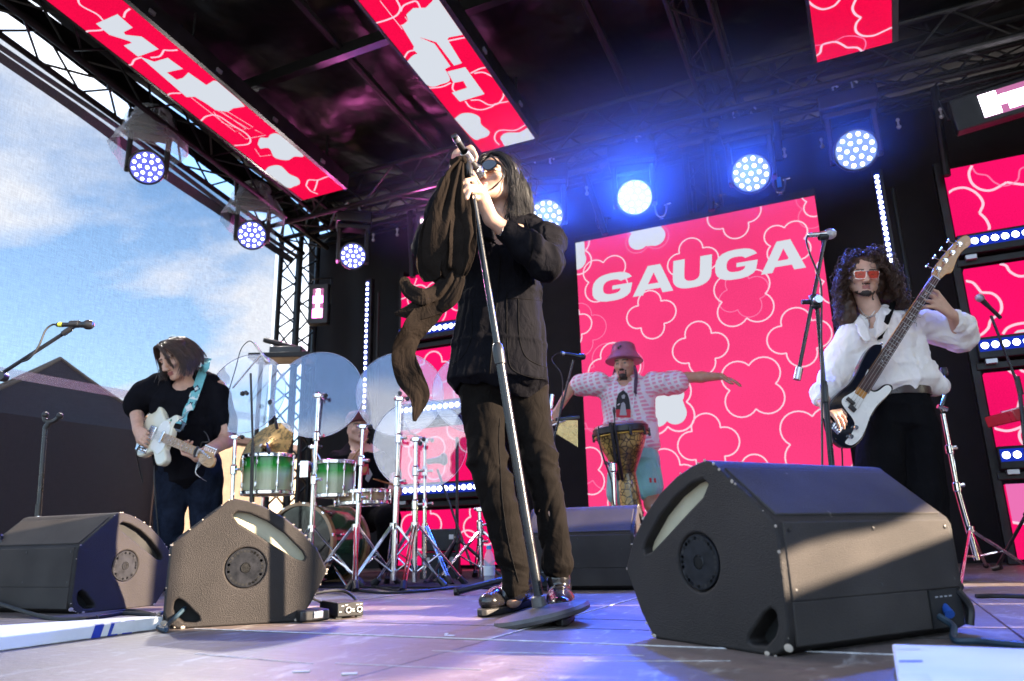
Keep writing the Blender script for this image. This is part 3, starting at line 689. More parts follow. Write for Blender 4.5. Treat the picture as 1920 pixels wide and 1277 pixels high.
pp.fill(q((780, 312), (860, 340), (935, 318), (1020, 380), (965, 392), (930, 400), (985, 440), (1020, 430), (1050, 400), (1150, 470), (1190, 445), (1250, 455), (1365, 590), (1300, 600), (1270, 620), (1200, 610), (1160, 580), (1085, 535), (1040, 538)), 'print_white', 4)
pp.fill(SPL(q((1435, 800), (1450, 765), (1490, 765), (1510, 745), (1560, 750), (1690, 862), (1640, 870), (1600, 890), (1530, 875), (1500, 825), (1450, 825))), 'print_white', 2)
pp.fill(SPL(q((1475, 950), (1500, 925), (1560, 920), (1610, 965), (1660, 990), (1670, 1020), (1640, 1035), (1595, 1040), (1475, 950))), 'print_white', 2)
for P in (((435, -20), (450, 25), (540, 75), (575, 110)), ((480, 185), (490, 170), (560, 165), (590, 150)), ((690, 95), (700, 65), (725, 45)), ((715, 360), (735, 355), (750, 330), (790, 315)), ((840, 318), (890, 310), (915, 275)), ((915, 275), (950, 278), (990, 275)),
          ((935, 530), (950, 518), (1010, 515)), ((1120, 670), (1150, 645), (1210, 640), (1290, 690), (1370, 740), (1395, 775), (1380, 800), (1305, 808)), ((1705, 1030), (1720, 1000), (1770, 1000), (1830, 980), (1870, 990)), ((1705, 1030), (1730, 1060), (1770, 1078)), ((1770, 1000), (1760, 1035), (1750, 1060))):
    pp.line(SPL(q(*P)), .014, 'print_line', 3)
for P in (((1065, 540), (1310, 730), (1370, 715), (1190, 585)), ((1160, 580), (1385, 715), (1410, 705), (1270, 620)), ((1330, 735), (1370, 770), (1480, 750), (1420, 720)), ((1420, 825), (1450, 868), (1510, 860)), ((1190, 620), (1240, 680), (1290, 700), (1320, 710))):
    pp.line(q(*P), .006, 'print_line', 3)
pp.done(t)
t, pp = roof_screen('pink screen under the roof directly above the singer', -2.69, -2.184); q = Q((640, 0), 2.970)
pp.fill(q((335, 140), (372, 112), (362, 78), (400, 42), (470, 40), (505, 5), (520, -20), (540, -20), (682, 190), (600, 205), (570, 245), (440, 205), (425, 290)), 'print_white', 2)
pp.fill(q((585, 205), (672, 348), (628, 362), (525, 225)), 'print_white', 4); pp.fill(q((520, 240), (608, 365), (572, 385), (440, 205)), 'print_white', 4); pp.fill(q((420, 205), (435, 200), (590, 400), (540, 420), (400, 270)), 'print_white', 4)
pp.fill(SPL(q((365, 340), (400, 305), (440, 295), (520, 300), (570, 370), (605, 440), (560, 465), (480, 472), (365, 340))), 'print_white', 3)
pp.fill(q((590, 395), (690, 370), (798, 520), (660, 563), (615, 512), (700, 485), (680, 448), (625, 458)), 'print_white', 4)
pp.fill(SPL(q((630, 658), (670, 630), (725, 628), (770, 650), (780, 690), (825, 730), (815, 755), (780, 768), (735, 770), (630, 658))), 'print_white', 2)
pp.fill(q((885, 770), (890, 755), (905, 742), (930, 735), (990, 735), (1020, 720), (1040, 705), (1085, 768), (910, 812)), 'print_white', 2)
for P in (((195, 125), (260, 105), (310, 80), (328, 40), (305, -10)), ((330, 60), (345, 30), (385, 10), (420, 5), (440, 40)), ((350, 320), (375, 285), (420, 275)), ((590, 225), (690, 205)), ((490, 488), (560, 480), (610, 458)), ((625, 458), (620, 490), (640, 515)), ((720, 405), (770, 380), (805, 372)), ((740, 405), (790, 400), (845, 425)),
          ((690, 560), (720, 595), (780, 608), (840, 590), (860, 575), (930, 562)), ((720, 555), (770, 555), (820, 580), (870, 575), (900, 540), (905, 512)), ((880, 805), (855, 775), (860, 740), (890, 722), (970, 722), (1030, 690))):
    pp.line(SPL(q(*P)), .013, 'print_line', 3)
pp.line(q((215, 0), (340, 160)), .006, 'print_line', 3); pp.line(q((415, 0), (450, 50)), .006, 'print_line', 3); pp.line(q((355, 90), (375, 120), (330, 140)), .006, 'print_line', 3)
pp.done(t)
t, pp = roof_screen('pink screen under the roof at the upper right of the picture, only its end showing', .052, .538); q = Q((1280, 0), 2.970)
for P in (((700, 5), (730, 30), (780, 48), (840, 30), (875, -5)), ((965, -10), (945, 40), (960, 75), (992, 95)), ((992, 95), (965, 130), (965, 170), (1000, 195), (1060, 195), (1120, 170), (1165, 150), (1200, 150)), ((740, 310), (765, 290), (775, 250), (810, 235), (860, 232), (915, 262)), ((915, 262), (970, 262), (1000, 285), (1005, 300))):
    pp.line(SPL(q(*P)), .016, 'print_line', 3)
for P in (((735, 250), (790, 245), (850, 225), (900, 200), (960, 198), (1010, 215), (1018, 250), (1000, 290)),): pp.line(SPL(q(*P)), .009, 'print_faint', 3)
pp.done(t)

# ================================================================== stage lamps
lens_led = MB().lathe([(.0, .009), (.008, .008), (.0135, .004), (.0155, 0)], (0, 0, 0), (0, 0, 1), 8).mesh('led'); lens_led.materials.append(M['lamp_white'])
M['glass_cover'] = mat('plastic_bag', (.6, .6, .62), .15)
def bag_mat():
    m, nt, b = new_mat('rain_cover'); N = nt.nodes.new; L = nt.links.new
    b.inputs['Base Color'].default_value = (.75, .75, .78, 1); b.inputs['Roughness'].default_value = .12
    tr = N('ShaderNodeBsdfTransparent'); mx = N('ShaderNodeMixShader'); lw = N('ShaderNodeLayerWeight'); lw.inputs[0].default_value = .35
    nz = N('ShaderNodeTexNoise'); nz.inputs['Scale'].default_value = 22; bp = N('ShaderNodeBump'); bp.inputs['Strength'].default_value = .8; bp.inputs['Distance'].default_value = .02
    tc = N('ShaderNodeTexCoord'); L(tc.outputs['Object'], nz.inputs['Vector']); L(nz.outputs[0], bp.inputs['Height']); L(bp.outputs[0], b.inputs['Normal'])
    mr = N('ShaderNodeMapRange'); mr.inputs[3].default_value = .12; mr.inputs[4].default_value = .75; L(lw.outputs[1], mr.inputs[0])
    L(mr.outputs[0], mx.inputs[0]); L(tr.outputs[0], mx.inputs[1]); L(b.outputs[0], mx.inputs[2]); L(mx.outputs[0], nt.nodes['Material Output'].inputs[0]); return m
M['rain_cover'] = bag_mat()
def moving_head(label, c, aim, rad=.155, lit='lamp_soft', power=0, color=(.03, .13, 1), cover=False, hang=.34):
    """wash light: base clamped above, yoke, round head with a lens of nineteen LEDs"""
    c = V3(c); D = unit(aim); X = unit(np.cross(D, V3((0, 0, 1)))); Y = np.cross(X, D); Z = V3((0, 0, 1))
    t = thing('stage_light', label, 'stage light', c, 'round moving stage lights')
    hc = c-D*.16
    MB().lathe([(rad*.55, -.15), (rad*.95, -.11), (rad*1.08, -.02), (rad*1.12, .08), (rad*1.12, .15), (rad*1.02, .165), (rad*1.0, .150)], hc, D, 32).build('head', 'black_plastic', t)
    MB().lathe([(0, 0), (rad*.99, 0)], c-D*.006, D, 32).build('lens', lit, t)
    MB().lathe([(rad*1.0, -.02), (rad*1.1, -.015), (rad*1.1, .004), (rad*1.0, .006)], c, D, 32, cap=False).build('bezel', 'black_plastic', t)
    for n, rr in ((1, 0), (6, .43), (12, .80)):
        for i in range(n):
            a = 2*math.pi*i/n+(.26 if n == 12 else 0); share('led', lens_led, mtx(c-D*.004+(X*math.cos(a)+Y*math.sin(a))*rad*rr, X*rad/.15, Y*rad/.15, D), 'lamp_white', t)
    top = hc+Z*hang
    for s in (-1, 1):
        p = hc+X*s*rad*1.22; q = top+X*s*rad*1.05-Z*.06
        MB().box((p+q)/2+V3((0, 0, -.02)), (.045, .11, np.linalg.norm(q-p)+.10), (X, unit(np.cross(Z, X)), Z)).build('yoke', 'black_plastic', t, bevel=.012)
    MB().box(top-Z*.03, (rad*2.7, .14, .05), (X, unit(np.cross(Z, X)), Z)).build('yoke_bridge', 'black_plastic', t, bevel=.01)
    MB().box(top+Z*.065, (rad*2.9, .24, .13), (X, unit(np.cross(Z, X)), Z)).build('base', 'black_plastic', t, bevel=.015)
    MB().lathe([(.016, 0), (.016, .006)], top+Z*.06-unit(np.cross(X, Z))*-.121+X*-.10, unit(np.cross(Z, X))*-1, 12).build('socket', 'steel', t)
    for s in (-.07, .07):
        p = top+Z*.14+X*s; MB().tube([p, p+Z*.03, p+Z*.06+X*.02, p+Z*.10+X*.02, p+Z*.115, p+Z*.09-X*.02], .009, 6).build('clamp', 'steel', t)
    if cover:
        P = np.zeros((12, 28, 3)); r_ = np.random.default_rng(int(c[1]*100))
        for i in range(12):
            th = i/11
            for j in range(28):
                a = 2*math.pi*j/28; w = rad*(.9+1.3*math.sin(th*1.5))*(1+.12*math.sin(3*a+i*.6)+.10*(r_.random()-.5)); w2 = .16+.16*th
                P[i, j] = top+Z*(.20-.46*th**1.3+.05*math.sin(2*a+1)*th+.02*(r_.random()-.5))+X*math.cos(a)*w+unit(np.cross(Z, X))*math.sin(a)*w2*(1+.08*r_.random())
        P = np.concatenate([P, P[:, :1]], 1)
        MB().grid(P).build('rain_cover', 'rain_cover', t, smooth=60)
    if power:
        ld = bpy.data.lights.new('lamp', 'SPOT'); ld.energy = power; ld.color = color; ld.spot_size = R(120); ld.spot_blend = .9; ld.shadow_soft_size = .10
        lo = bpy.data.objects.new('beam_light', ld); COL.objects.link(lo); lo.location = tuple(c+D*.03); lo.rotation_euler = Vector(D).to_track_quat('-Z', 'Y').to_euler(); lo.parent = t; lo.matrix_parent_inverse = parent_inv(t)
    return t
HY = 5.66
cp = lambda x, y, k=HY: at_y(x, y, k)
def tocam(p, tx=0, tz=0): return unit(V3((0+tx, 0, CAM_H+tz))-V3(p))
for px, py, lab, pw, tx in ((1605, 281, 'rightmost blue lit wash light on the back truss', 62, .2), (1408, 325, 'second blue lit wash light from the right, over the screen corner', 62, -.3),
                        (1190, 370, 'brightest blue white wash light, above the left part of the video wall', 130, .0), (1025, 405, 'blue wash light glowing just behind the singer shoulder', 70, 0), (662, 480, 'small wash light at the left end of the back truss, above the drums', 24, .3)):
    p = cp(px, py); moving_head(lab, p, tocam(p, tx, .2), .145 if px != 662 else .125, power=pw, lit='lamp_hot' if px == 1190 else ('lamp_mid' if px > 1000 else 'lamp_soft'))
for px, py, lab in ((276, 314, 'nearer wash light in a plastic rain cover on the left truss'), (472, 441, 'farther wash light in a plastic rain cover on the left truss')):
    p = at_x(px, py, -5.30); moving_head(lab, p, unit(V3((.9, .15, -1.0)) if False else (V3((-1.0, .9, .5))-p)), .135, lit='lamp_soft', power=60, color=(1, .93, .87), cover=True)
def strobe(label, c, w, h, cells, fx, power=0):
    c = V3(c); t = thing('strobe_light', label, 'strobe light', c)
    X, Y, Z = fx; MB().box(c+Y*.05, (w*1.9, .10, h*1.35), (X, -Y, Z)).build('housing', 'black_plastic', t, bevel=.01)
    MB().box(c-Y*.0015, (w, .003, h), (X, -Y, Z)).build('lens', 'dim_pink', t)
    for (a, b, cw, ch, m) in cells: MB().box(c+X*a*w+Z*b*h-Y*.004, (cw*w, .005, ch*h), (X, -Y, Z)).build('cell', m, t)
    MB().tube([c-X*w*1.0+Y*.05, c-X*w*1.05+Y*.05+Z*h*.9, c+X*w*1.05+Y*.05+Z*h*.9, c+X*w*1.0+Y*.05], .012, 6).build('bracket', 'truss_black', t)
    if power:
        ld = bpy.data.lights.new('lamp', 'AREA'); ld.energy = power; ld.size = w; ld.shape = 'RECTANGLE'; ld.size_y = h; ld.color = (1, .15, .6) if cells[0][4] != 'lamp_white' else (.95, .9, 1)
        lo = bpy.data.objects.new('beam_light', ld); COL.objects.link(lo); lo.location = tuple(c-Y*.02); lo.rotation_euler = Vector(-Y).to_track_quat('-Z', 'Y').to_euler(); lo.parent = t; lo.matrix_parent_inverse = parent_inv(t)
X = unit((.9, .3, 0)); Z = V3((0, 0, 1)); Y = np.cross(Z, X)
strobe('pink glowing strobe light fixed beside the corner truss tower', at_y(596, 569, 5.9), .115, .33, [(0, .0, .34, .95, 'lamp_pinkwhite'), (0, .13, .95, .24, 'lamp_pink'), (0, -.33, .95, .30, 'lamp_pink'), (0, .13, .6, .2, 'lamp_pinkwhite'), (0, -.33, .6, .26, 'lamp_pinkwhite')], (X, Y, Z), 6)
strobe('pink strobe light half hidden behind the singer elbow', at_y(797, 432, 5.9), .10, .30, [(0, .2, .9, .4, 'lamp_pinkwhite'), (0, -.25, .9, .4, 'lamp_pink')], (X, Y, Z), 2.5)
X = unit((1, 0, .10)); Z = unit(np.cross(X, V3((0, 1, 0)))); Y = np.cross(Z, X)
strobe('white glaring strobe light at the upper right edge of the picture', at_y(1900, 182, 5.7), .40, .19, [(-.36, 0, .27, .92, 'lamp_white'), (.05, .05, .5, .4, 'lamp_pinkwhite'), (.1, -.25, .4, .3, 'lamp_pinkwhite'), (.38, 0, .2, .9, 'lamp_white')], (X, Y, Z), 2.5)
# ---- upright bars of LED dots
dotm = MB().lathe([(.0, .008), (.010, .007), (.016, 0)], (0, 0, 0), (0, -1, 0), 8).mesh('led'); dotm.materials.append(M['lamp_white'])
for (a, b, n, lab) in (((688.5, 532), (681.5, 806), 28, 'upright bar of LED dots left of the singer scarf'), ((1643.5, 331), (1672.5, 498), 18, 'upright bar of LED dots above the bassist hair')):
    A, B = at_y(*a, 6.0), at_y(*b, 6.0); t = thing('pixel_bar', lab, 'light bar', A, 'upright bars of LED dots'); B2 = V3((A[0], A[1], B[2]))
    MB().box((A+B2)/2+V3((.01, .04, 0)), (.075, .06, abs(A[2]-B2[2])+.12)).build('housing', 'black_paint', t, bevel=.005)
    MB().box((A+B2)/2+V3((0, .008, 0)), (.04, .004, abs(A[2]-B2[2])+.06)).build('lens_strip', 'lamp_blue', t)
    MB().rod((A[0]+.10, 6.06, A[2]-.1), (A[0]+.10, 6.06, B2[2]-.2), .016, n=8).build('pole', 'truss_black', t)
    for i in range(n):
        if n == 28 and i in (17,): continue
        share('led', dotm, mtx(A+(B2-A)*i/(n-1)+V3((0, .004, 0)), (1, 0, 0), (0, 1, 0), (0, 0, 1)), 'lamp_white', t)
M['strap_cyan'] = mat('strap_cyan', (.03, .28, .45), .7)
# ---- chrome half couplers standing on the screen's top beam
for x, y, lab, rz in ((1240, 400, 'chrome hook clamp on the screen top below the brightest lamp', .1), (1345, 378, 'chrome hook clamp on the screen top, seen side on', .9), (1462, 352, 'chrome hook clamp with a blue strap, rightmost on the screen top', .1), (1129, 428, 'chrome hook clamp leaning on the left corner of the screen top', .6)):
    p = at_y(x, y, YS+.05); p[2] = 2.968; t = thing('hook_clamp', lab, 'clamp', p, 'chrome clamps along the video wall top'); ax = V3((math.cos(rz), math.sin(rz), 0)); Zv = V3((0, 0, 1))
    MB().tube(spline([p+ax*-.05+Zv*.17, p+ax*-.047+Zv*.11, p+ax*-.03+Zv*.06, p+Zv*.045, p+ax*.03+Zv*.06, p+ax*.047+Zv*.11, p+ax*.05+Zv*.155], 4), .0115, 8).build('hook', 'chrome', t)
    MB().rod(p, p+Zv*.05, .010).build('stud', 'chrome', t); MB().lathe([(.022, 0), (.022, .012)], p+Zv*.012, Zv, 6).build('nut', 'chrome', t); MB().rod(p+ax*.03+Zv*.15, p+ax*.09+Zv*.16, .008).build('wing_bolt', 'chrome', t)
    if x == 1462: MB().box(p+Zv*.14, (.035, .012, .09)).build('strap', 'strap_cyan', t, bevel=.003)
# ---- lit couplers along the trusses
for x, y, lb in ((700, 440, 'small bright coupler right of the small wash light above the drums'), (745, 430, 'small bright coupler on the pipe left of the singer elbow'), (1100, 352, 'small bright coupler between the singer hair and the brightest lamp'), (1470, 280, 'small bright coupler right of the second rightmost blue lamp'),
                 (1540, 262, 'small bright coupler just left of the rightmost blue lamp'), (1683, 225, 'small bright coupler just right of the rightmost blue lamp'), (1763, 205, 'small bright coupler on the pole above the right screens'), (1840, 190, 'small bright coupler just left of the glaring white strobe')):
    p = at_y(x, y, 5.9); t = thing('pipe_coupler', lb, 'coupler', p, 'bright couplers below the back truss')
    MB().ball(p, .016, 8, 6).build('upper_bolt', 'alu', t); MB().ball(p-V3((0, 0, .06)), .018, 8, 6).build('lower_bolt', 'alu', t); MB().rod(p, p-V3((0, 0, .06)), .008).build('link', 'alu', t)
# ================================================================== bodies and cloth as smooth solid fields, meshed once
import openvdb
def _hash(i, j, k):
    h = (i*374761393+j*668265263+k*2147483647) & 0xffffffff
    h = ((h ^ (h >> 13))*1274126177) & 0xffffffff
    return ((h ^ (h >> 16)) & 0xffff)/32767.5-1.0
def vnoise(P):
    """value noise, P (n,3) -> (n,) in -1..1"""
    P = np.asarray(P, dtype=np.float64); F = np.floor(P); I = F.astype(np.int64); f = P-F; f = f*f*(3-2*f); o = 0
    for a in (0, 1):
        wa = f[:, 0] if a else 1-f[:, 0]
        for b in (0, 1):
            wb = f[:, 1] if b else 1-f[:, 1]
            for c in (0, 1):
                wc = f[:, 2] if c else 1-f[:, 2]
                o = o+wa*wb*wc*_hash(I[:, 0]+a, I[:, 1]+b, I[:, 2]+c)
    return o
class Sdf:
    def __init__(s, lo, hi, vox):
        s.lo = V3(lo); s.v = vox; s.n = np.ceil((V3(hi)-s.lo)/vox).astype(int)+1; s.BG = .06
        s.a = np.full(tuple(s.n), s.BG, np.float32)
    def _box(s, lo, hi):
        i0 = np.clip(np.floor((V3(lo)-s.lo)/s.v).astype(int), 0, s.n); i1 = np.clip(np.ceil((V3(hi)-s.lo)/s.v).astype(int)+1, 0, s.n)
        if np.any(i1 <= i0): return None
        ax = [(s.lo[k]+np.arange(i0[k], i1[k])*s.v).astype(np.float32) for k in range(3)]
        return tuple(slice(i0[k], i1[k]) for k in range(3)), ax[0][:, None, None], ax[1][None, :, None], ax[2][None, None, :]
    def _put(s, sl, d, k, sub=False):
        a = s.a[sl]
        if sub:
            h = np.clip(.5-.5*(a+d)/k, 0, 1); s.a[sl] = a*(1-h)+(-d)*h+k*h*(1-h)
        elif k > 0:
            h = np.clip(.5+.5*(a-d)/k, 0, 1); r = a*(1-h)+d*h-k*h*(1-h); s.a[sl] = np.minimum(np.where(a > s.BG*.98, d, r), s.BG)
        else: s.a[sl] = np.minimum(a, d)
    def cone(s, p0, p1, r0, r1=None, k=.015, sub=False, fl=None):
        """round cone; fl=(axis, factor) squashes the section along an axis"""
        p0, p1 = V3(p0), V3(p1); r1 = r0 if r1 is None else r1; m = max(r0, r1)+s.BG+k
        B = s._box(np.minimum(p0, p1)-m, np.maximum(p0, p1)+m)
        if B is None: return s
        sl, X, Y, Z = B; d = p1-p0; L2 = float(d@d)+1e-12
        x, y, z = X-p0[0], Y-p0[1], Z-p0[2]
        t = np.clip((x*d[0]+y*d[1]+z*d[2])/L2, 0, 1)
        qx, qy, qz = x-t*d[0], y-t*d[1], z-t*d[2]; q2 = qx*qx+qy*qy+qz*qz
        if fl is not None:
            n, f = unit(fl[0]), fl[1]; pn = qx*n[0]+qy*n[1]+qz*n[2]; q2 = q2+pn*pn*(1/(f*f)-1)
        s._put(sl, (np.sqrt(q2)-(r0+(r1-r0)*t)).astype(np.float32), k, sub); return s
    def chain(s, pts, rad, k=.015, fl=None):
        for i in range(len(pts)-1): s.cone(pts[i], pts[i+1], rad[i], rad[i+1], k, fl=fl)
        return s
    def ell(s, c, r, ax=None, k=.015, sub=False):
        c = V3(c); r = V3(r if not np.isscalar(r) else (r, r, r)); ax = np.eye(3) if ax is None else np.array(ax); m = max(r)+s.BG+k
        B = s._box(c-m, c+m)
        if B is None: return s
        sl, X, Y, Z = B; x, y, z = X-c[0], Y-c[1], Z-c[2]; k0 = k1 = 0
        for i in range(3):
            u = x*ax[i][0]+y*ax[i][1]+z*ax[i][2]; k0 = k0+(u/r[i])**2; k1 = k1+(u/r[i]**2)**2
        k0 = np.sqrt(k0); k1 = np.sqrt(k1)+1e-9
        s._put(sl, (k0*(k0-1)/k1).astype(np.float32), k, sub); return s
    def loft(s, pts, A, B_, X, k=.02, e=2.0):
        """elliptic sections a x b along a path; X is the lateral direction (pts may carry one per point)"""
        pts = [V3(p) for p in pts]; X = V3(X)
        for i in range(len(pts)-1):
            p0, p1 = pts[i], pts[i+1]; d = p1-p0; L2 = float(d@d); D = d/math.sqrt(L2); x_ = unit(X-D*(X@D)); y_ = np.cross(D, x_)
            m = max(A[i], A[i+1], B_[i], B_[i+1])+s.BG+k; B = s._box(np.minimum(p0, p1)-m, np.maximum(p0, p1)+m)
            if B is None: continue
            sl, GX, GY, GZ = B; x, y, z = GX-p0[0], GY-p0[1], GZ-p0[2]
            tr = (x*d[0]+y*d[1]+z*d[2])/L2; t = np.clip(tr, 0, 1); ex = (tr-t)*math.sqrt(L2)
            u = x*x_[0]+y*x_[1]+z*x_[2]; v = x*y_[0]+y*y_[1]+z*y_[2]; a = A[i]+(A[i+1]-A[i])*t; b = B_[i]+(B_[i+1]-B_[i])*t
            q = np.sqrt((u/a)**2+(v/b)**2)+1e-9; g = np.sqrt((u/a**2)**2+(v/b**2)**2)+1e-9
            dd = q*(q-1)/g; dd = np.maximum(dd, -np.minimum(a, b)); dd = np.where(np.abs(ex) > 0, np.sqrt(np.maximum(dd, 0)**2+ex**2)+np.minimum(dd, 0), dd)
            s._put(sl, dd.astype(np.float32), k)
        return s
    def disp(s, fn, band=.03):
        """push the surface along its normal by fn(points)"""
        idx = np.argwhere(np.abs(s.a) < band); P = s.lo+idx*s.v
        s.a[idx[:, 0], idx[:, 1], idx[:, 2]] -= fn(P).astype(np.float32); return s
    def poly(s):
        g = openvdb.FloatGrid(s.BG); g.copyFromArray(s.a); p, q = g.convertToQuads(0.0)[:2]
        return p*s.v+s.lo, q
    def build(s, name, m, parent=None, pick=None, mats=(), relax=1):
        p, q = s.poly()
        for _ in range(relax):                                   # one light smoothing pass
            e = np.concatenate([q[:, [0, 1]], q[:, [1, 2]], q[:, [2, 3]], q[:, [3, 0]]]); acc = np.zeros_like(p); cnt = np.zeros(len(p))
            for a, b in ((0, 1), (1, 0)):
                for c in range(3): acc[:, c] += np.bincount(e[:, a], weights=p[e[:, b], c], minlength=len(p))
                cnt += np.bincount(e[:, a], minlength=len(p))
            p = p*.5+.5*acc/np.maximum(cnt, 1)[:, None]
        me = bpy.data.meshes.new(name); me.vertices.add(len(p)); me.vertices.foreach_set('co', p.astype(np.float32).ravel())
        me.loops.add(len(q)*4); me.loops.foreach_set('vertex_index', q.astype(np.int32).ravel()); me.polygons.add(len(q))
        me.polygons.foreach_set('loop_start', np.arange(0, len(q)*4, 4, dtype=np.int32))
        me.update(calc_edges=True); me.shade_smooth()
        for mm in (m,)+tuple(mats): me.materials.append(M[mm])
        if pick is not None:
            me.polygons.foreach_set('material_index', np.asarray(pick(p[q].mean(1)), dtype=np.int32))
        me.validate(); o = bpy.data.objects.new(name, me); COL.objects.link(o)
        if parent is not None: o.parent = parent; o.matrix_parent_inverse = parent_inv(parent)
        return o
def bounds8(fn, x0, x1, y0, y1, o0, o1, m=.04): return bounds([fn(x, y, o) for x in (x0, x1) for y in (y0, y1) for o in (o0, o1)], m)
def bounds(pts, m): P = np.array([V3(p) for p in pts]); return P.min(0)-m, P.max(0)+m
def fold(P, freq, amp, axis, seed=0, warp=.5, sharp=3.0):
    """cloth creases: narrow raised ridges wandering along `axis`, two sizes"""
    a = unit(axis); x, y, _ = frame(a); q = np.stack([P@x, P@y, (P@a)*.30], 1)*freq+seed*7.31
    w = np.stack([vnoise(q*.6+3.1), vnoise(q*.6+9.7), vnoise(q*.6+17.3)], 1)*warp
    r1 = (1-np.abs(vnoise(q+w)))**sharp; r2 = (1-np.abs(vnoise(q*2.1+w*1.7+5)))**sharp
    r3 = (1-np.abs(vnoise(q*1.3+w*1.4+11)))**(sharp*2)
    return amp*(r1*1.5+r2*.7-r3*.9-.45)
def head(S, c, F, U, k=.012, sc=1.0, ears=True):
    """head with brow, sockets, nose, lips, chin and ears; F = facing, U = up. Returns a function into head space"""
    F = unit(F); U = unit(V3(U)-F*(V3(U)@F)); X = np.cross(F, U); c = V3(c)
    P = lambda x, f, u: c+(X*x+F*f+U*u)*sc
    ax = np.array([X, F, U]); e = lambda p, r, kk=k, sub=False: S.ell(P(*p), V3(r)*sc, ax, kk, sub)
    e((0, -.012, .035), (.074, .095, .082)); e((0, .022, -.03), (.064, .064, .082), .02)
    for sx in (-1, 1):
        S.cone(P(.052*sx, .0, -.055), P(.012*sx, .066, -.098), .024*sc, .020*sc, .02); e((.043*sx, .058, -.022), (.026, .024, .02), .015)
    e((0, .070, -.100), (.021, .018, .017), .012)
    S.cone(P(-.042, .074, .024), P(.042, .074, .024), .013*sc, .013*sc, .012)
    for sx in (-1, 1):
        e((.032*sx, .098, .001), (.019, .020, .014), .010, True); e((.032*sx, .0735, .001), (.0125, .0125, .011), .003)
    S.cone(P(0, .084, .008), P(0, .110, -.036), .0095*sc, .0135*sc, .012)
    for sx in (-1, 1): e((.0125*sx, .098, -.040), (.009, .012, .008), .006)
    e((0, .084, -.0655), (.023, .013, .0065), .005); e((0, .083, -.0775), (.020, .013, .0075), .005); e((0, .100, -.0712), (.022, .010, .0016), .002, True)
    if ears:
        for sx in (-1, 1): e((.076*sx, -.006, -.012), (.010, .020, .031), .006); e((.083*sx, -.004, -.008), (.006, .010, .017), .005, True)
    return lambda Q: (np.stack([(Q-c)@X, (Q-c)@F, (Q-c)@U], -1)/sc), P, ax
def hand(S, W, F, N, side, curl, thumb=.5, sc=1.0, spread=.10, k=.006, r=.0086):
    """W wrist, F towards the fingers, N out of the back of the hand, side=+1 when the thumb lies along +cross(F,N). curl: bend (radians per joint) per finger"""
    F = unit(F); N = unit(V3(N)-F*(V3(N)@F)); T = np.cross(F, N)*side; W = V3(W)
    tips = []; L_ = (.070, .078, .072, .057); off = (.030, .010, -.011, -.030); base = (.088, .092, .087, .079)
    for i in range(4):
        b = W+(F*base[i]+T*off[i])*sc; S.cone(W+(F*.012+T*off[i]*.6)*sc, b, .0135*sc, .0115*sc, .012, fl=(N, .85))
        a = 0.0; p = b; d0 = unit(F+T*spread*(1.5-i)*.6); rr = r*(1.0 if i < 3 else .86)*sc; pts = [p]; rad = [rr*1.08]; cc = curl[i] if not np.isscalar(curl) else curl
        for j, fr in enumerate((.46, .30, .24)):
            a += cc*(1.0, 1.05, .6)[j]; p = p+(d0*math.cos(a)-N*math.sin(a))*L_[i]*fr*sc; pts.append(p); rad.append(rr*(1.0, .93, .82)[j])
        S.chain(pts, rad, k); tips.append(p)
    b = W+(F*.022+T*.024-N*.006)*sc; d1 = unit(F*.72+T*(.75-thumb*.3)-N*.35*thumb*2); m1 = b+d1*.038*sc; d2 = unit(F*.95+T*(.35-thumb*.5)-N*.45*thumb*2); m2 = m1+d2*.030*sc; d3 = unit(F-T*(.3*thumb)-N*.4*thumb); m3 = m2+d3*.024*sc
    S.chain([b, m1, m2, m3], [.0145*sc, .0115*sc, .0098*sc, .0080*sc], .008)
    S.cone(W-F*.02*sc, W+F*.02*sc, .022*sc, .024*sc, .015, fl=(N, .72)); return tips
def skin_pick(hs, beard=None, brow=True):
    """material per face from head space: 0 skin, 1 lips, 2 brow and beard, 3 eye"""
    def f(Q):
        h = hs(Q); x, f_, u = h[:, 0], h[:, 1], h[:, 2]; o = np.zeros(len(Q), int); fr = f_ > .055
        o[fr & (np.abs(x) < .023) & (u > -.084) & (u < -.060) & (f_ > .080)] = 1
        if brow: o[fr & (np.abs(np.abs(x)-.033) < .020) & (np.abs(u-.024-.004*np.cos((np.abs(x)-.033)*70)) < .0045)] = 2
        if beard is not None: o[beard(x, f_, u) & (u > -.135) & (f_ < .13) & (np.abs(x) < .085)] = 2
        o[fr & (np.abs(np.abs(x)-.032) < .011) & (np.abs(u-.001) < .006) & (f_ < .088)] = 3
        return o
    return f
class Strands:
    """locks of hair as thin tapering tubes, one mesh"""
    def __init__(s): s.mb = MB()
    def add(s, pts, r0, r1, n=4): 
        k = len(pts); s.mb.tube(pts, [r0+(r1-r0)*i/(k-1) for i in range(k)], n, cap=False); return s
    def build(s, m, parent, name='hair'): return s.mb.build(name, m, parent, smooth=180)
from mathutils.bvhtree import BVHTree
def bvh(o): return BVHTree.FromPolygons([v.co for v in o.data.vertices], [p.vertices[:] for p in o.data.polygons])
def on_surface(tree, x, y, lift=.001, fallback=None):
    """where the camera's ray through a photo pixel meets a cloth surface"""
    d = Vector(ray(x, y)).normalized(); h = tree.ray_cast(Vector(CO), d)
    if h[0] is None: return fallback
    n = h[1] if h[1].dot(d) < 0 else -h[1]
    return np.array(h[0])+np.array(n)*lift
def seam(tree, px, r, m, parent, name='seam', lift=.0005, n=5):
    P = [on_surface(tree, x, y, lift) for x, y, _ in spline([(a, b, 0) for a, b in px], n)]; P = [p for p in P if p is not None]
    if len(P) > 2: return MB().tube(P, r, 5).build(name, m, parent, smooth=180)
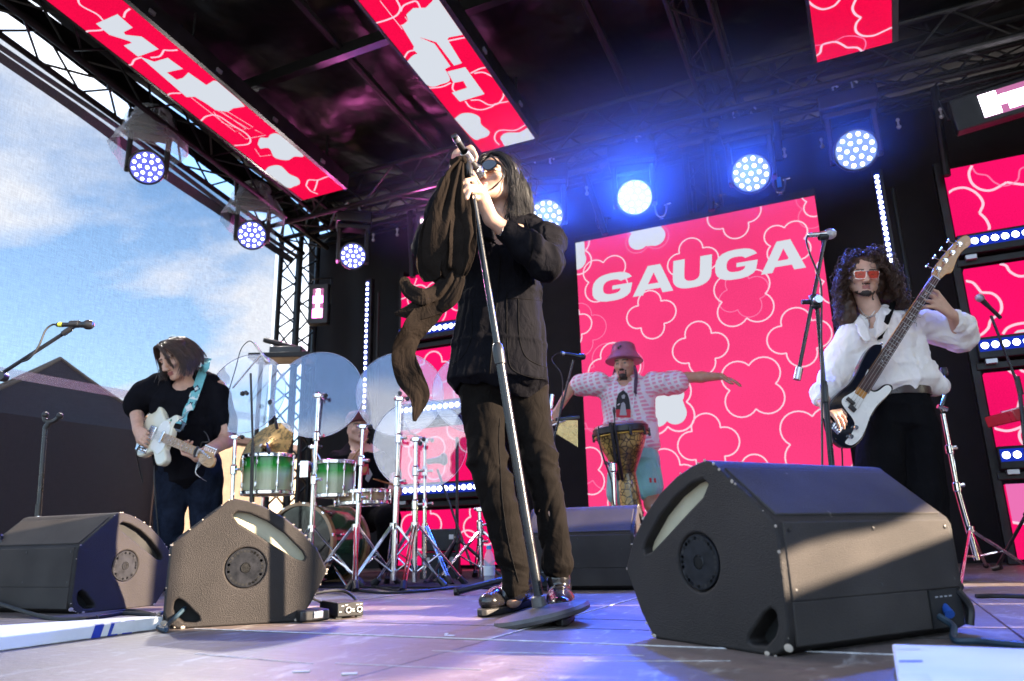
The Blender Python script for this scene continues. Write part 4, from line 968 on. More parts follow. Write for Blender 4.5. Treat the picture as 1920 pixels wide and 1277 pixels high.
def cloth_mat(name, col, rough=.9, weave=700, var=.2, vs=8, bump=.25, sheen=0, wr=.45, **kw):
    m = M[name] = mat(name, col, rough, 0, var, vs, bump=bump, bscale=weave, sheen=sheen, bdist=.0015, spec=(.03 if max(col) < .05 else .25), **kw)
    nt = m.node_tree; N = nt.nodes.new; b = nt.nodes['Principled BSDF']; old = b.inputs['Normal'].links[0].from_node      # small wrinkles under the weave
    tc = N('ShaderNodeTexCoord'); mp = N('ShaderNodeMapping'); mp.inputs['Scale'].default_value = (1, 1, .55); mp.inputs['Rotation'].default_value = (.3, .5, .2); nz = N('ShaderNodeTexNoise'); nz.inputs['Scale'].default_value = 17; nz.inputs['Detail'].default_value = 5; nz.inputs['Roughness'].default_value = .5; nz.inputs['Distortion'].default_value = 1.3
    bp = N('ShaderNodeBump'); bp.inputs['Strength'].default_value = wr; bp.inputs['Distance'].default_value = .022
    nt.links.new(tc.outputs['Object'], mp.inputs[0]); nt.links.new(mp.outputs[0], nz.inputs['Vector']); nt.links.new(nz.outputs[0], bp.inputs['Height']); nt.links.new(bp.outputs[0], old.inputs['Normal'])
M['skin'] = mat('skin', (.56, .33, .235), .50, 0, .13, 22, bump=.15, bscale=330, sss=.12, bdist=.001, rvar=.06)
M['skin_tan'] = mat('skin_tan', (.46, .25, .165), .50, 0, .13, 22, bump=.15, bscale=330, sss=.12, bdist=.001, rvar=.06)
M['skin_sun_toned'] = mat('skin_sun_toned', (.43, .255, .18), .50, 0, .13, 22, bump=.15, bscale=330, sss=.12, bdist=.001, rvar=.06)  # darker copy of skin, toned down for the singer in direct sun
M['lips'] = mat('lips', (.36, .13, .105), .42, 0, .1, 60, sss=.1)
M['dark_hair'] = mat('dark_hair', (.0085, .0075, .0095), .45, 0, .4, 40, spec=.35)
M['brown_hair'] = mat('brown_hair', (.055, .031, .020), .42, 0, .45, 40)
M['curly_hair'] = mat('curly_hair', (.052, .025, .014), .55, 0, .5, 30)
M['beard'] = mat('beard', (.030, .020, .016), .7, 0, .5, 120, bump=.4, bscale=500)
M['eye'] = mat('eye', (.12, .09, .08), .15)
def round_poly(P, n=4): return [tuple(p[[0, 1]]) for p in spline([(a, b, 0) for a, b in list(P)+[P[0]]], n)][:-1]
class Axes:
    """local frame of an instrument: x along the neck, y up across it, z out of its face"""
    def __init__(s, o, a, n):
        s.o = V3(o); s.x = unit(a); s.z = unit(V3(n)-s.x*(V3(n)@s.x)); s.y = np.cross(s.z, s.x)
    def __call__(s, x, y, z=0.0): return s.o+s.x*x+s.y*y+s.z*z
# ================================================================== singer
cloth_mat('jacket', (.0068, .0066, .0085), .88, 520, .25, 7, bump=.4, wr=.5)
cloth_mat('trousers', (.0080, .0066, .0058), .85, 480, .3, 9, bump=.4, wr=.35)
cloth_mat('scarf', (.0115, .0086, .0070), .92, 300, .3, 10, bump=.5, wr=.6)
cloth_mat('black_cloth', (.010, .010, .011), .9, 500, .25, 9)
M['leather'] = mat('leather', (.010, .009, .010), .22, 0, .4, 25, bump=.25, bscale=120, coat=.3)
M['sole'] = mat('sole', (.020, .018, .017), .6, 0, .3, 30)
M['lens_dark'] = mat('lens_dark', (.010, .016, .026), .04, 0, .1, 5, coat=.6, spec=.8)
M['stitch'] = mat('stitch', (.0045, .004, .004), .9, spec=.1)
M['silver'] = mat('silver', (.75, .75, .77), .2, 1.0)
M['gold'] = mat('gold', (.85, .55, .22), .25, 1.0)
SD = 2.75; UPZ_ = V3((0, 0, 1))
s_ = lambda x, y, o=0.0: at_d(x, y, SD, o)
singer = thing('person', 'singer with long dark hair, sunglasses and dark jacket leaning into the tall microphone stand', 'person', s_(970, 1150) * V3((1, 1, 0)))
lo, hi = bounds8(s_, 780, 1075, 290, 1180, -.42, .3, .06); lo[2] = -.01
sB = Sdf(lo, hi, .0042)
hF = unit(-RV*.48-NV*.84+V3((0, 0, .22))); hU = unit(V3((0, 0, 1))*.95+RV*.17+NV*.10)
hc = s_(930, 343, -.02)
hs_singer, hP, hax = head(sB, hc, hF, hU, sc=1.0)
# neck, trunk, legs
neck = s_(936, 412, .015); sB.chain([hP(0, -.03, -.05), neck], [.058, .060], .02)
sB.loft([neck, s_(930, 440, .01), s_(930, 560, .02), s_(938, 680, .02)], [.07, .165, .14, .15], [.06, .085, .10, .10], RV*.92-NV*.38)
legL = [(905, 745, .0), (912, 850, -.03), (934, 950, -.02), (958, 1050, .01), (966, 1098, .015), (962, 1122, .02)]
legR = [(988, 745, .02), (1008, 850, .0), (1028, 950, .02), (1043, 1045, .045), (1048, 1092, .05), (1050, 1120, .05)]
for L_, rr in ((legL, (.070, .048, .042, .037, .034, .033)), (legR, (.070, .048, .042, .037, .0335, .033))): sB.chain([s_(*p) for p in L_], rr, .02)
# his left arm (right of the picture): shoulder, elbow, wrist, hand with fingers round the stand
sh, el, wr = s_(1000, 436, .0), s_(1028, 497, -.19), s_(921, 411, -.275)
sB.chain([sh, s_(1019, 462, -.08), el], [.046, .040, .036], .02); sB.chain([el, s_(985, 462, -.225), s_(954, 437, -.248), wr], [.038, .038, .034, .0265], .02, fl=(NV, .85))
kn = [(886, 337, -.335), (905, 354, -.315), (905, 362, -.305), (901, 373, -.295)]
sB.cone(wr, s_(905, 375, -.30), .027, .030, .012, fl=(NV, .62))
for k_ in kn: sB.cone(s_(906, 390, -.285), s_(*k_), .017, .0125, .010)
fing = [[(886, 337, -.335), (874, 340, -.352), (866, 345.5, -.352), (862.5, 347, -.345)], [(899, 351, -.325), (878, 350, -.352), (869, 360, -.352), (867, 374, -.338)],
        [(902, 360, -.318), (880, 358.5, -.352), (875, 372, -.352), (875.5, 388, -.337)], [(900, 371, -.308), (884, 371, -.338), (879, 381, -.340), (878, 390, -.328)]]
for f_, r0 in zip(fing, (.0098, .0100, .0098, .0088)): sB.chain([s_(*p) for p in f_], [r0*1.12, r0*1.05, r0*.96, r0*.82], .004)
sB.chain([s_(906, 380, -.30), s_(899, 350, -.285), s_(889, 332, -.275), s_(885, 322, -.272)], [.016, .0125, .0105, .0085], .006)
# his right arm, mostly behind the scarf, hand holding the top of the stand from behind
shr, elr, wrr = s_(845, 436, .02), s_(803, 452, -.19), s_(853, 330, -.235)
sB.chain([shr, elr], [.045, .036], .02); sB.chain([elr, elr*.5+wrr*.5, wrr], [.036, .034, .027], .02)
sB.cone(wrr, s_(862, 292, -.24), .027, .030, .012, fl=(NV, .7))
for f_ in ([(864, 287, -.235), (876, 280, -.255), (884, 284, -.275)], [(866, 287, -.228), (882, 277, -.255), (890, 287, -.282)], [(868, 291, -.225), (886, 281, -.25), (893, 294, -.282)], [(868, 297, -.225), (885, 291, -.25), (891, 301, -.278)]):
    sB.chain([s_(*p) for p in f_], [.0112, .0100, .0085], .005)
sB.chain([s_(858, 318, -.245), s_(852, 306, -.272), s_(857, 297, -.292)], [.0135, .011, .0085], .006)
pk = skin_pick(hs_singer)
body = sB.build('body', 'skin_sun_toned', singer, pk, ('lips', 'dark_hair', 'eye'))
# trousers
sT = Sdf(*bounds8(s_, 850, 1085, 690, 1105, -.2, .25, .04), .0042)
tl = [(906, 735, .01), (906, 765, .0), (914, 850, -.02), (937, 950, -.01), (961, 1050, .015), (965.5, 1080, .02), (966, 1092, .02)]
tr = [(984, 735, .03), (990, 765, .02), (1011, 850, .005), (1031, 950, .025), (1042, 1030, .045), (1043, 1050, .05), (1043, 1058, .05)]
sT.chain([s_(*p) for p in tl], [.094, .080, .066, .060, .052, .050, .050], .012); sT.chain([s_(*p) for p in tr], [.094, .080, .064, .056, .053, .054, .055], .012)
sT.loft([s_(945, 735, .02), s_(938, 650, .02)], [.165, .16], [.115, .11], RV)
def tro(P):
    up = np.clip((.32-P[:, 2])/.25, 0, 1); knee = np.exp(-((P[:, 2]-.52)/.10)**2)
    q = P*V3((9, 9, 26)); h = vnoise(q+vnoise(P*6)[:, None]*1.2)
    return fold(P, 7, .0055, RV*.35+V3((0, 0, 1)), 1, 1.4)+(.011*up+.008*knee)*h+fold(P, 10, .006, RV-V3((0, 0, .5)), 5, 1.2)*(knee+up)+.002*vnoise(P*30)
sT.disp(tro)
trs = sT.build('trousers', 'trousers', singer)
tv = bvh(trs)
seam(tv, [(937, 785), (935, 830), (938, 880), (941, 930), (947, 980), (956, 1030), (966, 1070), (972, 1092)], .0022, 'stitch', singer)
# shoes
def shoe(ank, toe, heel, name_sole=True):
    S = Sdf(*bounds([ank, toe, heel], .10), .0035); a, t, h = V3(ank), V3(toe), V3(heel); F = unit((t-h)*V3((1, 1, 0))); X = np.cross(F, V3((0, 0, 1))); L_ = np.linalg.norm((t-h)[:2])
    p = lambda f, x, z: h*V3((1, 1, 0))+F*f*L_+X*x+V3((0, 0, z))
    S.chain([p(.12, 0, .062), p(.42, 0, .066), p(.72, 0, .050), p(.90, 0, .045)], [.038, .042, .044, .036], .02, fl=(V3((0, 0, 1)), .82))
    S.cone(a, p(.18, 0, .07), .040, .042, .02); S.cone(a, p(.45, 0, .075), .036, .036, .02)
    S.cone(a+V3((0, 0, .03)), a+V3((0, 0, .085)), .037, .06, .008, sub=True)
    o = S.build('shoe', 'leather', singer, relax=2)
    poly = [p(f, x, .0) for f, x in ((.0, -.022), (-.03, 0), (.0, .022), (.06, .034), (.3, .033), (.55, .042), (.75, .049), (.92, .040), (1.03, .018), (1.05, 0), (1.03, -.018), (.92, -.040), (.75, -.047), (.55, -.040), (.3, -.033), (.06, -.034))]
    k = len(poly); m = MB(); m.add([q+V3((0, 0, .002)) for q in poly]+[q+V3((0, 0, .024)) for q in poly], [(i, (i+1) % k, (i+1) % k+k, i+k) for i in range(k)]+[tuple(range(k))[::-1], tuple(range(k, 2*k))]); m.build('sole', 'sole', o, bevel=.004)
    for i, f in enumerate((.44, .51, .58)):
        z = .112-.017*i; w = .020+.002*i
        MB().tube([p(f, -w, z-.010), p(f+.01, 0, z), p(f, w, z-.010)], .0028, 6).build('lace', 'black_cloth', o)
    MB().ball(p(.43, 0, .118), .007, 8, 6, sc=(1.6, 1, .8)).build('lace_knot', 'black_cloth', o)
    return o
shoe(s_(964, 1108, .02), at_floor(907, 1156), at_floor(995, 1134)); shoe(s_(1047, 1085, .05), at_floor(1054, 1172), at_floor(1048, 1118))
# jacket
lo, hi = bounds8(s_, 775, 1060, 400, 750, -.35, .25, .04)
sJ = Sdf(lo, hi, .004)
jx = RV*.94-NV*.34
sJ.loft([s_(931, 716, .0), s_(934, 650, .0), s_(937, 560, .01), s_(930, 480, .01), s_(922, 440, .015), s_(930, 412, .02)], [.196, .180, .165, .162, .165, .088], [.150, .135, .122, .115, .095, .072], jx, .02)
sJ.chain([s_(994, 438, .005), s_(1024, 455, -.07), s_(1026, 495, -.18), s_(985, 462, -.225), s_(954, 437, -.245)], [.068, .066, .061, .055, .050], .03)
sJ.chain([s_(850, 440, .02), s_(818, 452, -.09), s_(806, 458, -.18), s_(832, 395, -.21), s_(846, 352, -.225)], [.070, .068, .062, .056, .050], .03)
sJ.ell(s_(931, 404, -.10), (.050, .060, .075), sub=True, k=.012); sJ.cone(s_(930, 395, -.02), s_(938, 470, -.14), .06, .012, .012, sub=True)
sJ.cone(s_(931, 735, .0), s_(931, 715, .0), .165, .150, .01, sub=True, fl=(NV, .70))
def jac(P):
    d_el = np.linalg.norm(P-s_(1024, 475, -.12), axis=1); el_ = np.exp(-(d_el/.13)**2)
    q = P@np.array([RV*14, NV*14, V3((0, 0, 7))]).T
    h = vnoise(q+vnoise(P*5)[:, None]*1.5)
    lowz = np.clip((.95-P[:, 2])/.3, 0, 1)
    return fold(P, 6, .0085, RV*.2+V3((0, 0, 1)), 4, 1.2)*(1-.5*el_)+el_*fold(P, 13, .014, RV*.4-V3((0, 0, .5))+NV, 9, 1.0)+.006*h+.002*vnoise(P*34)+.004*lowz*np.sin(P@(RV*26))
sJ.disp(jac)
jk = sJ.build('jacket', 'jacket', singer); jv = bvh(jk)
seam(jv, [(972, 560), (972, 600), (975, 640), (985, 668), (1005, 682), (1030, 690)], .0017, 'stitch', singer, 'pocket_seam')
seam(jv, [(950, 560), (975, 560), (1000, 562), (1018, 562)], .0017, 'stitch', singer, 'pocket_seam')
seam(jv, [(950, 548), (950, 600), (952, 660), (960, 692), (990, 706), (1030, 712)], .0017, 'stitch', singer, 'hem_seam')
seam(jv, [(884, 570), (886, 610), (882, 640), (868, 668), (848, 684)], .0017, 'stitch', singer, 'pocket_seam')
seam(jv, [(938, 480), (934, 540), (926, 620), (918, 700)], .003, 'stitch', singer, 'front_edge')
seam(jv, [(985, 410), (994, 440), (998, 470), (990, 500)], .0016, 'stitch', singer, 'sleeve_seam')
# collar flaps
for P in (([(948, 402, -.06), (968, 396, .0), (975, 412, .03)], [(945, 420, -.10), (972, 424, -.05), (990, 424, .01)], [(948, 446, -.12), (975, 440, -.075), (992, 432, -.01)]),
          ([(916, 398, -.06), (900, 400, -.02), (888, 408, .02)], [(922, 420, -.10), (900, 424, -.07), (880, 424, .0)], [(928, 452, -.12), (905, 446, -.085), (882, 434, -.02)])):
    G = np.array([[s_(*p) for p in row] for row in P]); G2 = np.array([spline(G[i], 5) for i in range(3)]); G3 = np.stack([spline(G2[:, j], 5) for j in range(G2.shape[1])], 1)
    o = MB().grid(G3).build('collar', 'jacket', singer, smooth=180); sd_ = o.modifiers.new('thick', 'SOLIDIFY'); sd_.thickness = .006
# hair: long straight locks falling back from the tilted head
S = Strands(); r_ = np.random.default_rng(11)
def lerp_path(A, B, t): return [V3(a)*(1-t)+V3(b)*t for a, b in zip(A, B)]
front = [s_(915, 291, -.05), s_(938, 300, -.085), s_(952, 325, -.095), s_(955, 360, -.09), s_(950, 392, -.07), s_(946, 420, -.06)]
back = [s_(930, 287, .0), s_(958, 300, .02), s_(978, 330, .03), s_(989, 370, .03), s_(994, 405, .02), s_(993, 432, .0)]
far = [s_(922, 287, .06), s_(940, 296, .12), s_(958, 325, .14), s_(968, 370, .12), s_(972, 405, .10), s_(970, 425, .09)]
for i in range(420):
    t = r_.random(); P = lerp_path(front, back, t) if i % 3 else lerp_path(back, far, t); n = len(P); j = r_.normal(0, .0025, (n, 3)); j[0] *= .4; drift = r_.normal(0, .012, 3)*V3((1, 1, .3))
    P = [p+j[k]+drift*(k/n)**2*1.5 for k, p in enumerate(P)]; cutoff = r_.integers(14, 26); Q = spline(P, 5)[:cutoff]
    S.add(Q, .0026*r_.uniform(.6, 1.2), .0006, 3)
for i in range(1700):                                            # over the crown from the parting, down both sides
    sx = -1 if i % 4 else 1; f = r_.uniform(-.095, .072); jj = r_.normal(0, .002, 3); top = .118-.9*max(0, f-.02)**1.0*.45-.25*max(0, -f-.03)
    A = [hP(sx*.006, f, top), hP(sx*.045, f-.008, top-.012), hP(sx*.080, f-.030, .035), hP(sx*(.084+r_.uniform(0, .012)), f-.052, -.035)]
    e_ = A[-1]; dr = r_.normal(0, .010, 3); A += [e_+V3((0, 0, -.055))+RV*.006+dr*.4, e_+V3((0, 0, -.115))+RV*.010+dr]
    Q = spline([a+jj*(1+k*.4) for k, a in enumerate(A)], 4); S.add(Q[:r_.integers(14, 22)], .0016, .0005, 3)
for i in range(70):                                             # left side of the forehead and crown
    t = r_.random(); A = [s_(917, 290, -.06), s_(905, 297, -.075), s_(899, 306, -.07)]; B = [s_(926, 286, .0), s_(908, 292, -.01), s_(899, 302, .0), s_(902, 330, .03)][:3]
    P = [p+r_.normal(0, .004, 3) for p in lerp_path(A, B, t)]; S.add(spline(P, 5), .004, .0012)
for i in range(6):                                              # loose lock across the face
    P = [s_(921, 292, -.09), s_(941, 312, -.15), s_(944, 330, -.165), s_(931, 346, -.17), s_(916, 358, -.165)]; S.add(spline([p+r_.normal(0, .0025, 3) for p in P], 6), .0026, .0009)
for i in range(26):
    P = [s_(975, 335, .02), s_(986+r_.normal(0, 4), 380, .03), s_(996+r_.normal(0, 6), 415+r_.normal(0, 6), .02), s_(1000+r_.normal(0, 8), 438+r_.normal(0, 10), .0)]; S.add(spline(P, 5), .0011, .0005, 3)
for i in range(110):                                            # flyaways
    a0 = hP(r_.uniform(-.08, .03), r_.uniform(-.10, .04), r_.uniform(.05, .12)); d0 = RV*r_.uniform(.0, .05)+UPZ_*-r_.uniform(.05, .16)+NV*r_.normal(0, .02); S.add(spline([a0, a0+RV*r_.uniform(.01, .04)+d0*.4, a0+d0*1.3+r_.normal(0, .012, 3), a0+d0*2+RV*r_.uniform(0, .03)], 5), .0007, .0004, 3)
hcap = Sdf(hc-.16, hc+.16, .005); hcap.ell(hP(0, -.026, .046), (.079, .093, .083), hax, 0).ell(hP(0, -.05, -.02), (.070, .07, .09), hax, .02)
hcap.ell(hP(0, .105, -.035), (.062, .07, .105), hax, .008, True).ell(hP(-.06, .085, -.06), (.05, .06, .08), hax, .008, True).disp(lambda P: .004*vnoise(P*V3((30, 30, 30)))+.003*vnoise(P*80))
cp_ = hcap.build('hair', 'dark_hair', singer); S.build('dark_hair', singer, 'hair_locks')
# sunglasses
gl_ = bpy.data.objects.new('sunglasses', None); COL.objects.link(gl_); gl_.parent = singer; gl_.matrix_parent_inverse = parent_inv(singer)
for sx in (-1, 1):
    c = hP(.033*sx, .108, .004); X_, F_, U_ = hax; fr = unit(F_+X_*sx*.22); xr = unit(np.cross(U_, fr))*-1
    O = [(.030*math.cos(a)*(1+.06*math.cos(2*a)), .0255*math.sin(a)+.002*math.cos(2*a)) for a in np.linspace(0, 2*math.pi, 28, endpoint=False)]
    I = [(x*.86, y*.86) for x, y in O]; MB().ring(O, I, c, xr, U_, .004).build('frame', 'black_plastic', gl_); MB().prism(I, c+fr*.0012, xr, U_, .0016).build('lens', 'lens_dark', gl_)
    MB().tube([hP(.058*sx, .102, .012), hP(.074*sx, .07, .012), hP(.080*sx, -.005, .006)], .0026, 6).build('temple', 'black_plastic', gl_)
MB().tube([hP(-.010, .110, .010), hP(0, .114, .013), hP(.010, .110, .010)], .0026, 6).build('bridge', 'black_plastic', gl_)
# jewellery
bv_ = bvh(body)
w0, w1 = s_(938, 427, -.25), unit(wr-el); MB().lathe([(.0335, -.0013), (.0350, 0), (.0335, .0013), (.032, 0)], w0, w1, 24, cap=False).build('bracelet', 'gold', singer)
MB().lathe([(.0118, -.0016), (.0128, 0), (.0118, .0016)], s_(892, 377, -.325), unit(s_(884, 371, -.338)-s_(900, 371, -.308)), 16, cap=False).build('ring', 'gold', singer)
P = [on_surface(bv_, x, y, .003) for x, y in ((950, 405), (945, 425), (938, 442), (927, 452), (917, 459))]; P = [p for p in P if p is not None]
if len(P) > 2: MB().tube(spline(P, 5), .0016, 5).build('necklace', 'silver', singer); MB().ball(P[-1]+V3((0, 0, -.012))-NV*.004, .010, 12, 8, sc=(.8, .5, 1.2)).build('pendant', 'silver', singer)

# ---- scarf knotted to the top of the stand
M['scarf2'] = M['scarf']
scf = thing('scarf', 'long dark brown scarf tied to the microphone stand top and blowing to the left', 'scarf', s_(862, 310, -.3))
def ribbon(name, mid, wid, off_w, pleats, amp, seed=0, n=12, nn=54, tw=None):
    """cloth band: middle line and widths in photo pixels plus depth, pleated across"""
    C_ = spline([s_(*p) for p in mid], n); k = len(C_); Wd = np.interp(np.linspace(0, 1, k), np.linspace(0, 1, len(wid)), wid)*.00205
    twv = np.interp(np.linspace(0, 1, k), np.linspace(0, 1, len(tw)), tw) if tw is not None else np.zeros(k)
    slen_ = np.concatenate([[0], np.cumsum(np.linalg.norm(np.diff(C_, axis=0), axis=1))]); G = np.zeros((k, nn, 3)); r_ = np.random.default_rng(seed); ph = r_.random(4)*6
    for i in range(k):
        t = unit(C_[min(i+1, k-1)]-C_[max(i-1, 0)]); x = unit(np.cross(t, NV)); d = np.cross(x, t); ca, sa = math.cos(twv[i]), math.sin(twv[i]); x, d = x*ca+d*sa, d*ca-x*sa
        u = np.linspace(-.5, .5, nn); s = slen_[i]
        q = np.stack([u*pleats*1.45+seed*3.1+.25*math.sin(s*9), np.full(nn, s*2.6+seed), np.full(nn, .5)], 1); n1 = vnoise(q); n2 = vnoise(q*V3((1.9, 2.2, 1))+7)
        z = amp*1.7*(n1+.40*n2)*min(1, Wd[i]/.05)+off_w*(u*u)+.0022*vnoise(q*V3((4, 7, 1)))
        e = 1+.10*vnoise(np.stack([np.sign(u)*3+seed, np.full(nn, s*14), np.full(nn, 1.5)], 1))[:, None]
        G[i] = C_[i]+(u*Wd[i])[:, None]*e*x+np.outer(z, d)
    o = MB().grid(G).build(name, 'scarf', scf, smooth=180); m = o.modifiers.new('thick', 'SOLIDIFY'); m.thickness = .0018; m.offset = 0
    return o
ribbon('drape', [(866, 303, -.345), (858, 335, -.35), (848, 390, -.36), (840, 440, -.37), (836, 490, -.37), (842, 525, -.36)], [8, 36, 66, 84, 80, 48], -.05, 2.6, .026, 1)
ribbon('drape', [(872, 308, -.335), (872, 350, -.345), (870, 400, -.36), (868, 450, -.38), (862, 500, -.385), (852, 522, -.36)], [6, 24, 40, 44, 38, 20], -.03, 1.3, .016, 2)
ribbon('drape', [(860, 306, -.34), (842, 350, -.335), (824, 400, -.335), (812, 450, -.34), (806, 500, -.35), (812, 528, -.35)], [6, 22, 36, 44, 44, 30], -.03, 1.2, .016, 3)
ribbon('tail', [(852, 520, -.37), (838, 548, -.39), (812, 568, -.40), (780, 580, -.41), (740, 588, -.40)], [30, 52, 44, 36, 6], .02, 1.3, .007, 4)
ribbon('tail', [(842, 520, -.36), (818, 545, -.40), (792, 556, -.42), (768, 545, -.41), (757, 527, -.39), (768, 524, -.375)], [24, 26, 28, 24, 18, 8], .015, 1.0, .006, 5)
ribbon('tail', [(822, 560, -.385), (800, 588, -.40), (772, 626, -.41), (757, 662, -.40), (768, 704, -.39), (786, 742, -.385), (777, 790, -.38)], [40, 44, 40, 36, 44, 36, 5], .012, 1.0, .006, 6, tw=[0, .3, .9, .3, -.2, .2, .3])
ribbon('tail', [(856, 505, -.375), (850, 530, -.40), (836, 556, -.405), (818, 575, -.395)], [26, 34, 40, 30], .03, 2.2, .012, 7)
kn_ = Sdf(s_(863, 302, -.33)-.06, s_(863, 302, -.33)+.06, .003); kn_.ell(s_(862, 303, -.335), (.030, .024, .017), k=.008).ell(s_(857, 307, -.335), (.022, .020, .026), k=.008); kn_.disp(lambda P: .005*vnoise(P*70)+.004*vnoise(P*V3((130, 130, 60)))); kn_.build('knot', 'scarf', scf)

# ---- microphone stand and microphone
M['pole_blue'] = mat('pole_black', (.012, .014, .018), .30, .2, .3, 14)
st = thing('microphone_stand', 'tall straight microphone stand tipped forward on its round base before the singer', 'microphone stand', at_floor(1015, 1150))
b0, t0 = at_floor(1014, 1143, .040), s_(877, 308, -.33)
pd = unit(t0-b0); L_ = np.linalg.norm(t0-b0); mid = b0+(t0-b0)*.53
MB().rod(b0, mid, .0155, n=16).build('lower_tube', 'pole_blue', st); MB().rod(mid-pd*.02, t0, .0115, n=16).build('upper_tube', 'pole_blue', st)
MB().lathe([(.0155, -.03), (.019, -.028), (.020, .015), (.018, .035), (.0125, .045)], mid, pd, 18).build('clutch', 'black_plastic', st)
MB().lathe([(.0115, -.05), (.015, -.045), (.016, -.01), (.013, 0), (.010, .02)], t0, pd, 16).build('top_collar', 'black_plastic', st)
M['base_grey'] = mat('base_grey', (.085, .08, .08), .42, .3, .3, 18, bump=.2, bscale=160)
MB().lathe([(.138, -.016), (.150, -.012), (.152, -.002), (.146, .008), (.05, .018), (.024, .022), (.022, .05), (.016, .055)], b0-pd*.012, unit(pd-RV*.06), 48).build('round_base', 'base_grey', st)
mic = thing('microphone', 'black vocal microphone clipped to the top of the tall stand at the singer mouth', 'microphone', s_(880, 290, -.33))
m0, m1 = s_(850.5, 253, -.40), s_(898, 326.5, -.215); md = unit(m1-m0); Lm = np.linalg.norm(m1-m0)
M['grille_steel'] = mat('grille_steel', (.42, .42, .44), .38, .9, .3, 60, bump=1.0, bscale=900, bdist=.002)
MB().lathe([(.006, 0), (.0115, .002), (.0118, .03), (.0122, .032), (.0128, Lm*.5), (.0165, Lm-.055), (.0185, Lm-.048), (.0185, Lm-.040)], m0, md, 20).build('handle', 'black_plastic', mic)
MB().lathe([(.0124, .012), (.0126, .030)], m0, md, 20).build('tail_band', 'alu', mic)
MB().lathe([(.0185, -.024), (.0235, -.012), (.0250, .0), (.0235, .012), (.0165, .021), (.0, .0255)], m1-md*.012, md, 24).build('grille', 'grille_steel', mic)
MB().lathe([(.0252, -.016), (.0262, -.012), (.0252, -.008)], m1-md*.012, md, 24, cap=False).build('grille_band', 'steel', mic)
c_ = s_(876, 293, -.325); MB().lathe([(.0150, -.024), (.0168, -.022), (.0175, .022), (.016, .024)], c_, md, 18, cap=False).build('clip', 'steel', st); MB().rod(t0, c_, .010).build('clip_joint', 'black_plastic', st)
# ================================================================== guitarist
cloth_mat('black_tee', (.0075, .0075, .010), .9, 600, .2, 9, bump=.3)
cloth_mat('denim', (.011, .015, .027), .88, 900, .45, 14, bump=.4)
M['cream'] = mat('cream', (.74, .71, .54), .16, 0, .05, 8, coat=.5, rvar=.04)
M['cream_guard'] = mat('cream_guard', (.80, .79, .72), .25, 0, .04, 8)
M['maple'] = mat('maple', (.50, .27, .095), .32, 0, .25, 18, stretch=(1, 1, 5), coat=.2)
M['amber'] = mat('amber', (.46, .20, .035), .25, 0, .2, 12, coat=.4)
M['rosewood'] = mat('rosewood', (.060, .026, .024), .45, 0, .4, 30)
M['body_black'] = mat('body_black', (.004, .006, .012), .06, 0, .2, 5, coat=.8, rvar=.02)
M['string'] = mat('string', (.6, .58, .52), .3, 1.0)
GD = 4.7
g_ = lambda x, y, o=0.0: at_d(x, y, GD, o)
guitarist = thing('person', 'guitarist in a black t-shirt and jeans looking down at a cream guitar', 'person', g_(345, 1100)*V3((1, 1, 0)))
UPZ = V3((0, 0, 1))
lo, hi = bounds8(g_, 225, 455, 605, 1105, -.5, .35, .06); lo[2] = -.01
B = Sdf(lo, hi, .0055)
gF = unit(-RV*.42-NV*.80-UPZ*.52); gc = g_(331, 672, -.12)
hs, gP, gax = head(B, gc, gF, UPZ-RV*.10, sc=1.04)
nk = g_(352, 722, .0); B.chain([gP(0, -.03, -.06), nk], [.060, .065], .02)
gX = unit(RV*.95-NV*.25)
B.loft([nk, g_(345, 735, .0), g_(345, 800, .03), g_(350, 870, .04)], [.08, .17, .15, .12], [.07, .09, .10, .10], gX)
A_ = unit(g_(427, 872, -.78)-g_(313, 823, -.28)); n_ = -RV*.66-NV*.70+UPZ*.20
ga = Axes(g_(313, 823, -.28), A_, n_)
def gp(x, y, l=0.0): return at_plane(x, y, ga.o, ga.z)+ga.z*l
gsr, ger, gwr = g_(275, 735, .01), g_(256, 766, .05), gp(273, 810, .05)
gsl, gel, gwl = g_(408, 728, .02), g_(425, 826, -.02), gp(352, 852, -.06)
B.chain([gsr, ger, gwr], [.042, .047, .030], .02); B.chain([gsl, gel, gwl], [.055, .047, .031], .02)
hand(B, gwr, gp(293, 838, .035)-gwr, ga.z+UPZ*.35, 1, [.5, .7, .75, .8], .7, 1.05)
hand(B, gwl, gp(323, 838, .0)-gwl, -ga.y*.9-ga.z*.25, -1, [.8, .8, .75, .7], .3, 1.05)
B.chain([g_(330, 880, .03), g_(318, 985, -.0), g_(308, 1100, .03)], [.08, .05, .04], .02); B.chain([g_(378, 880, .05), g_(382, 985, .04), g_(385, 1100, .08)], [.08, .05, .04], .02)
B.build('body', 'skin', guitarist, skin_pick(hs), ('lips', 'brown_hair', 'eye'))
lo, hi = bounds8(g_, 225, 455, 690, 905, -.3, .35, .05)
T = Sdf(lo, hi, .0055)
T.loft([g_(353, 716, .0), g_(348, 728, .0), g_(344, 752, .02), g_(342, 800, .03), g_(348, 902, .04)], [.09, .19, .218, .208, .195], [.085, .115, .145, .15, .15], gX, .03)
T.chain([g_(350, 705, .02), g_(300, 722, .01), g_(272, 738, .01), g_(261, 755, .04), g_(258, 764, .04)], [.062, .066, .072, .072, .072], .035); T.chain([g_(358, 703, .02), g_(392, 720, .02), g_(408, 745, .02), g_(420, 790, .02), g_(421, 808, .01)], [.062, .068, .075, .075, .073], .035)
T.ell(gP(0, .03, -.15), (.075, .075, .06), sub=True, k=.015)
T.disp(lambda P: fold(P, 5, .008, UPZ+RV*.3, 3, 1.2)+.006*vnoise(P*12)); tee = T.build('t_shirt', 'black_tee', guitarist)
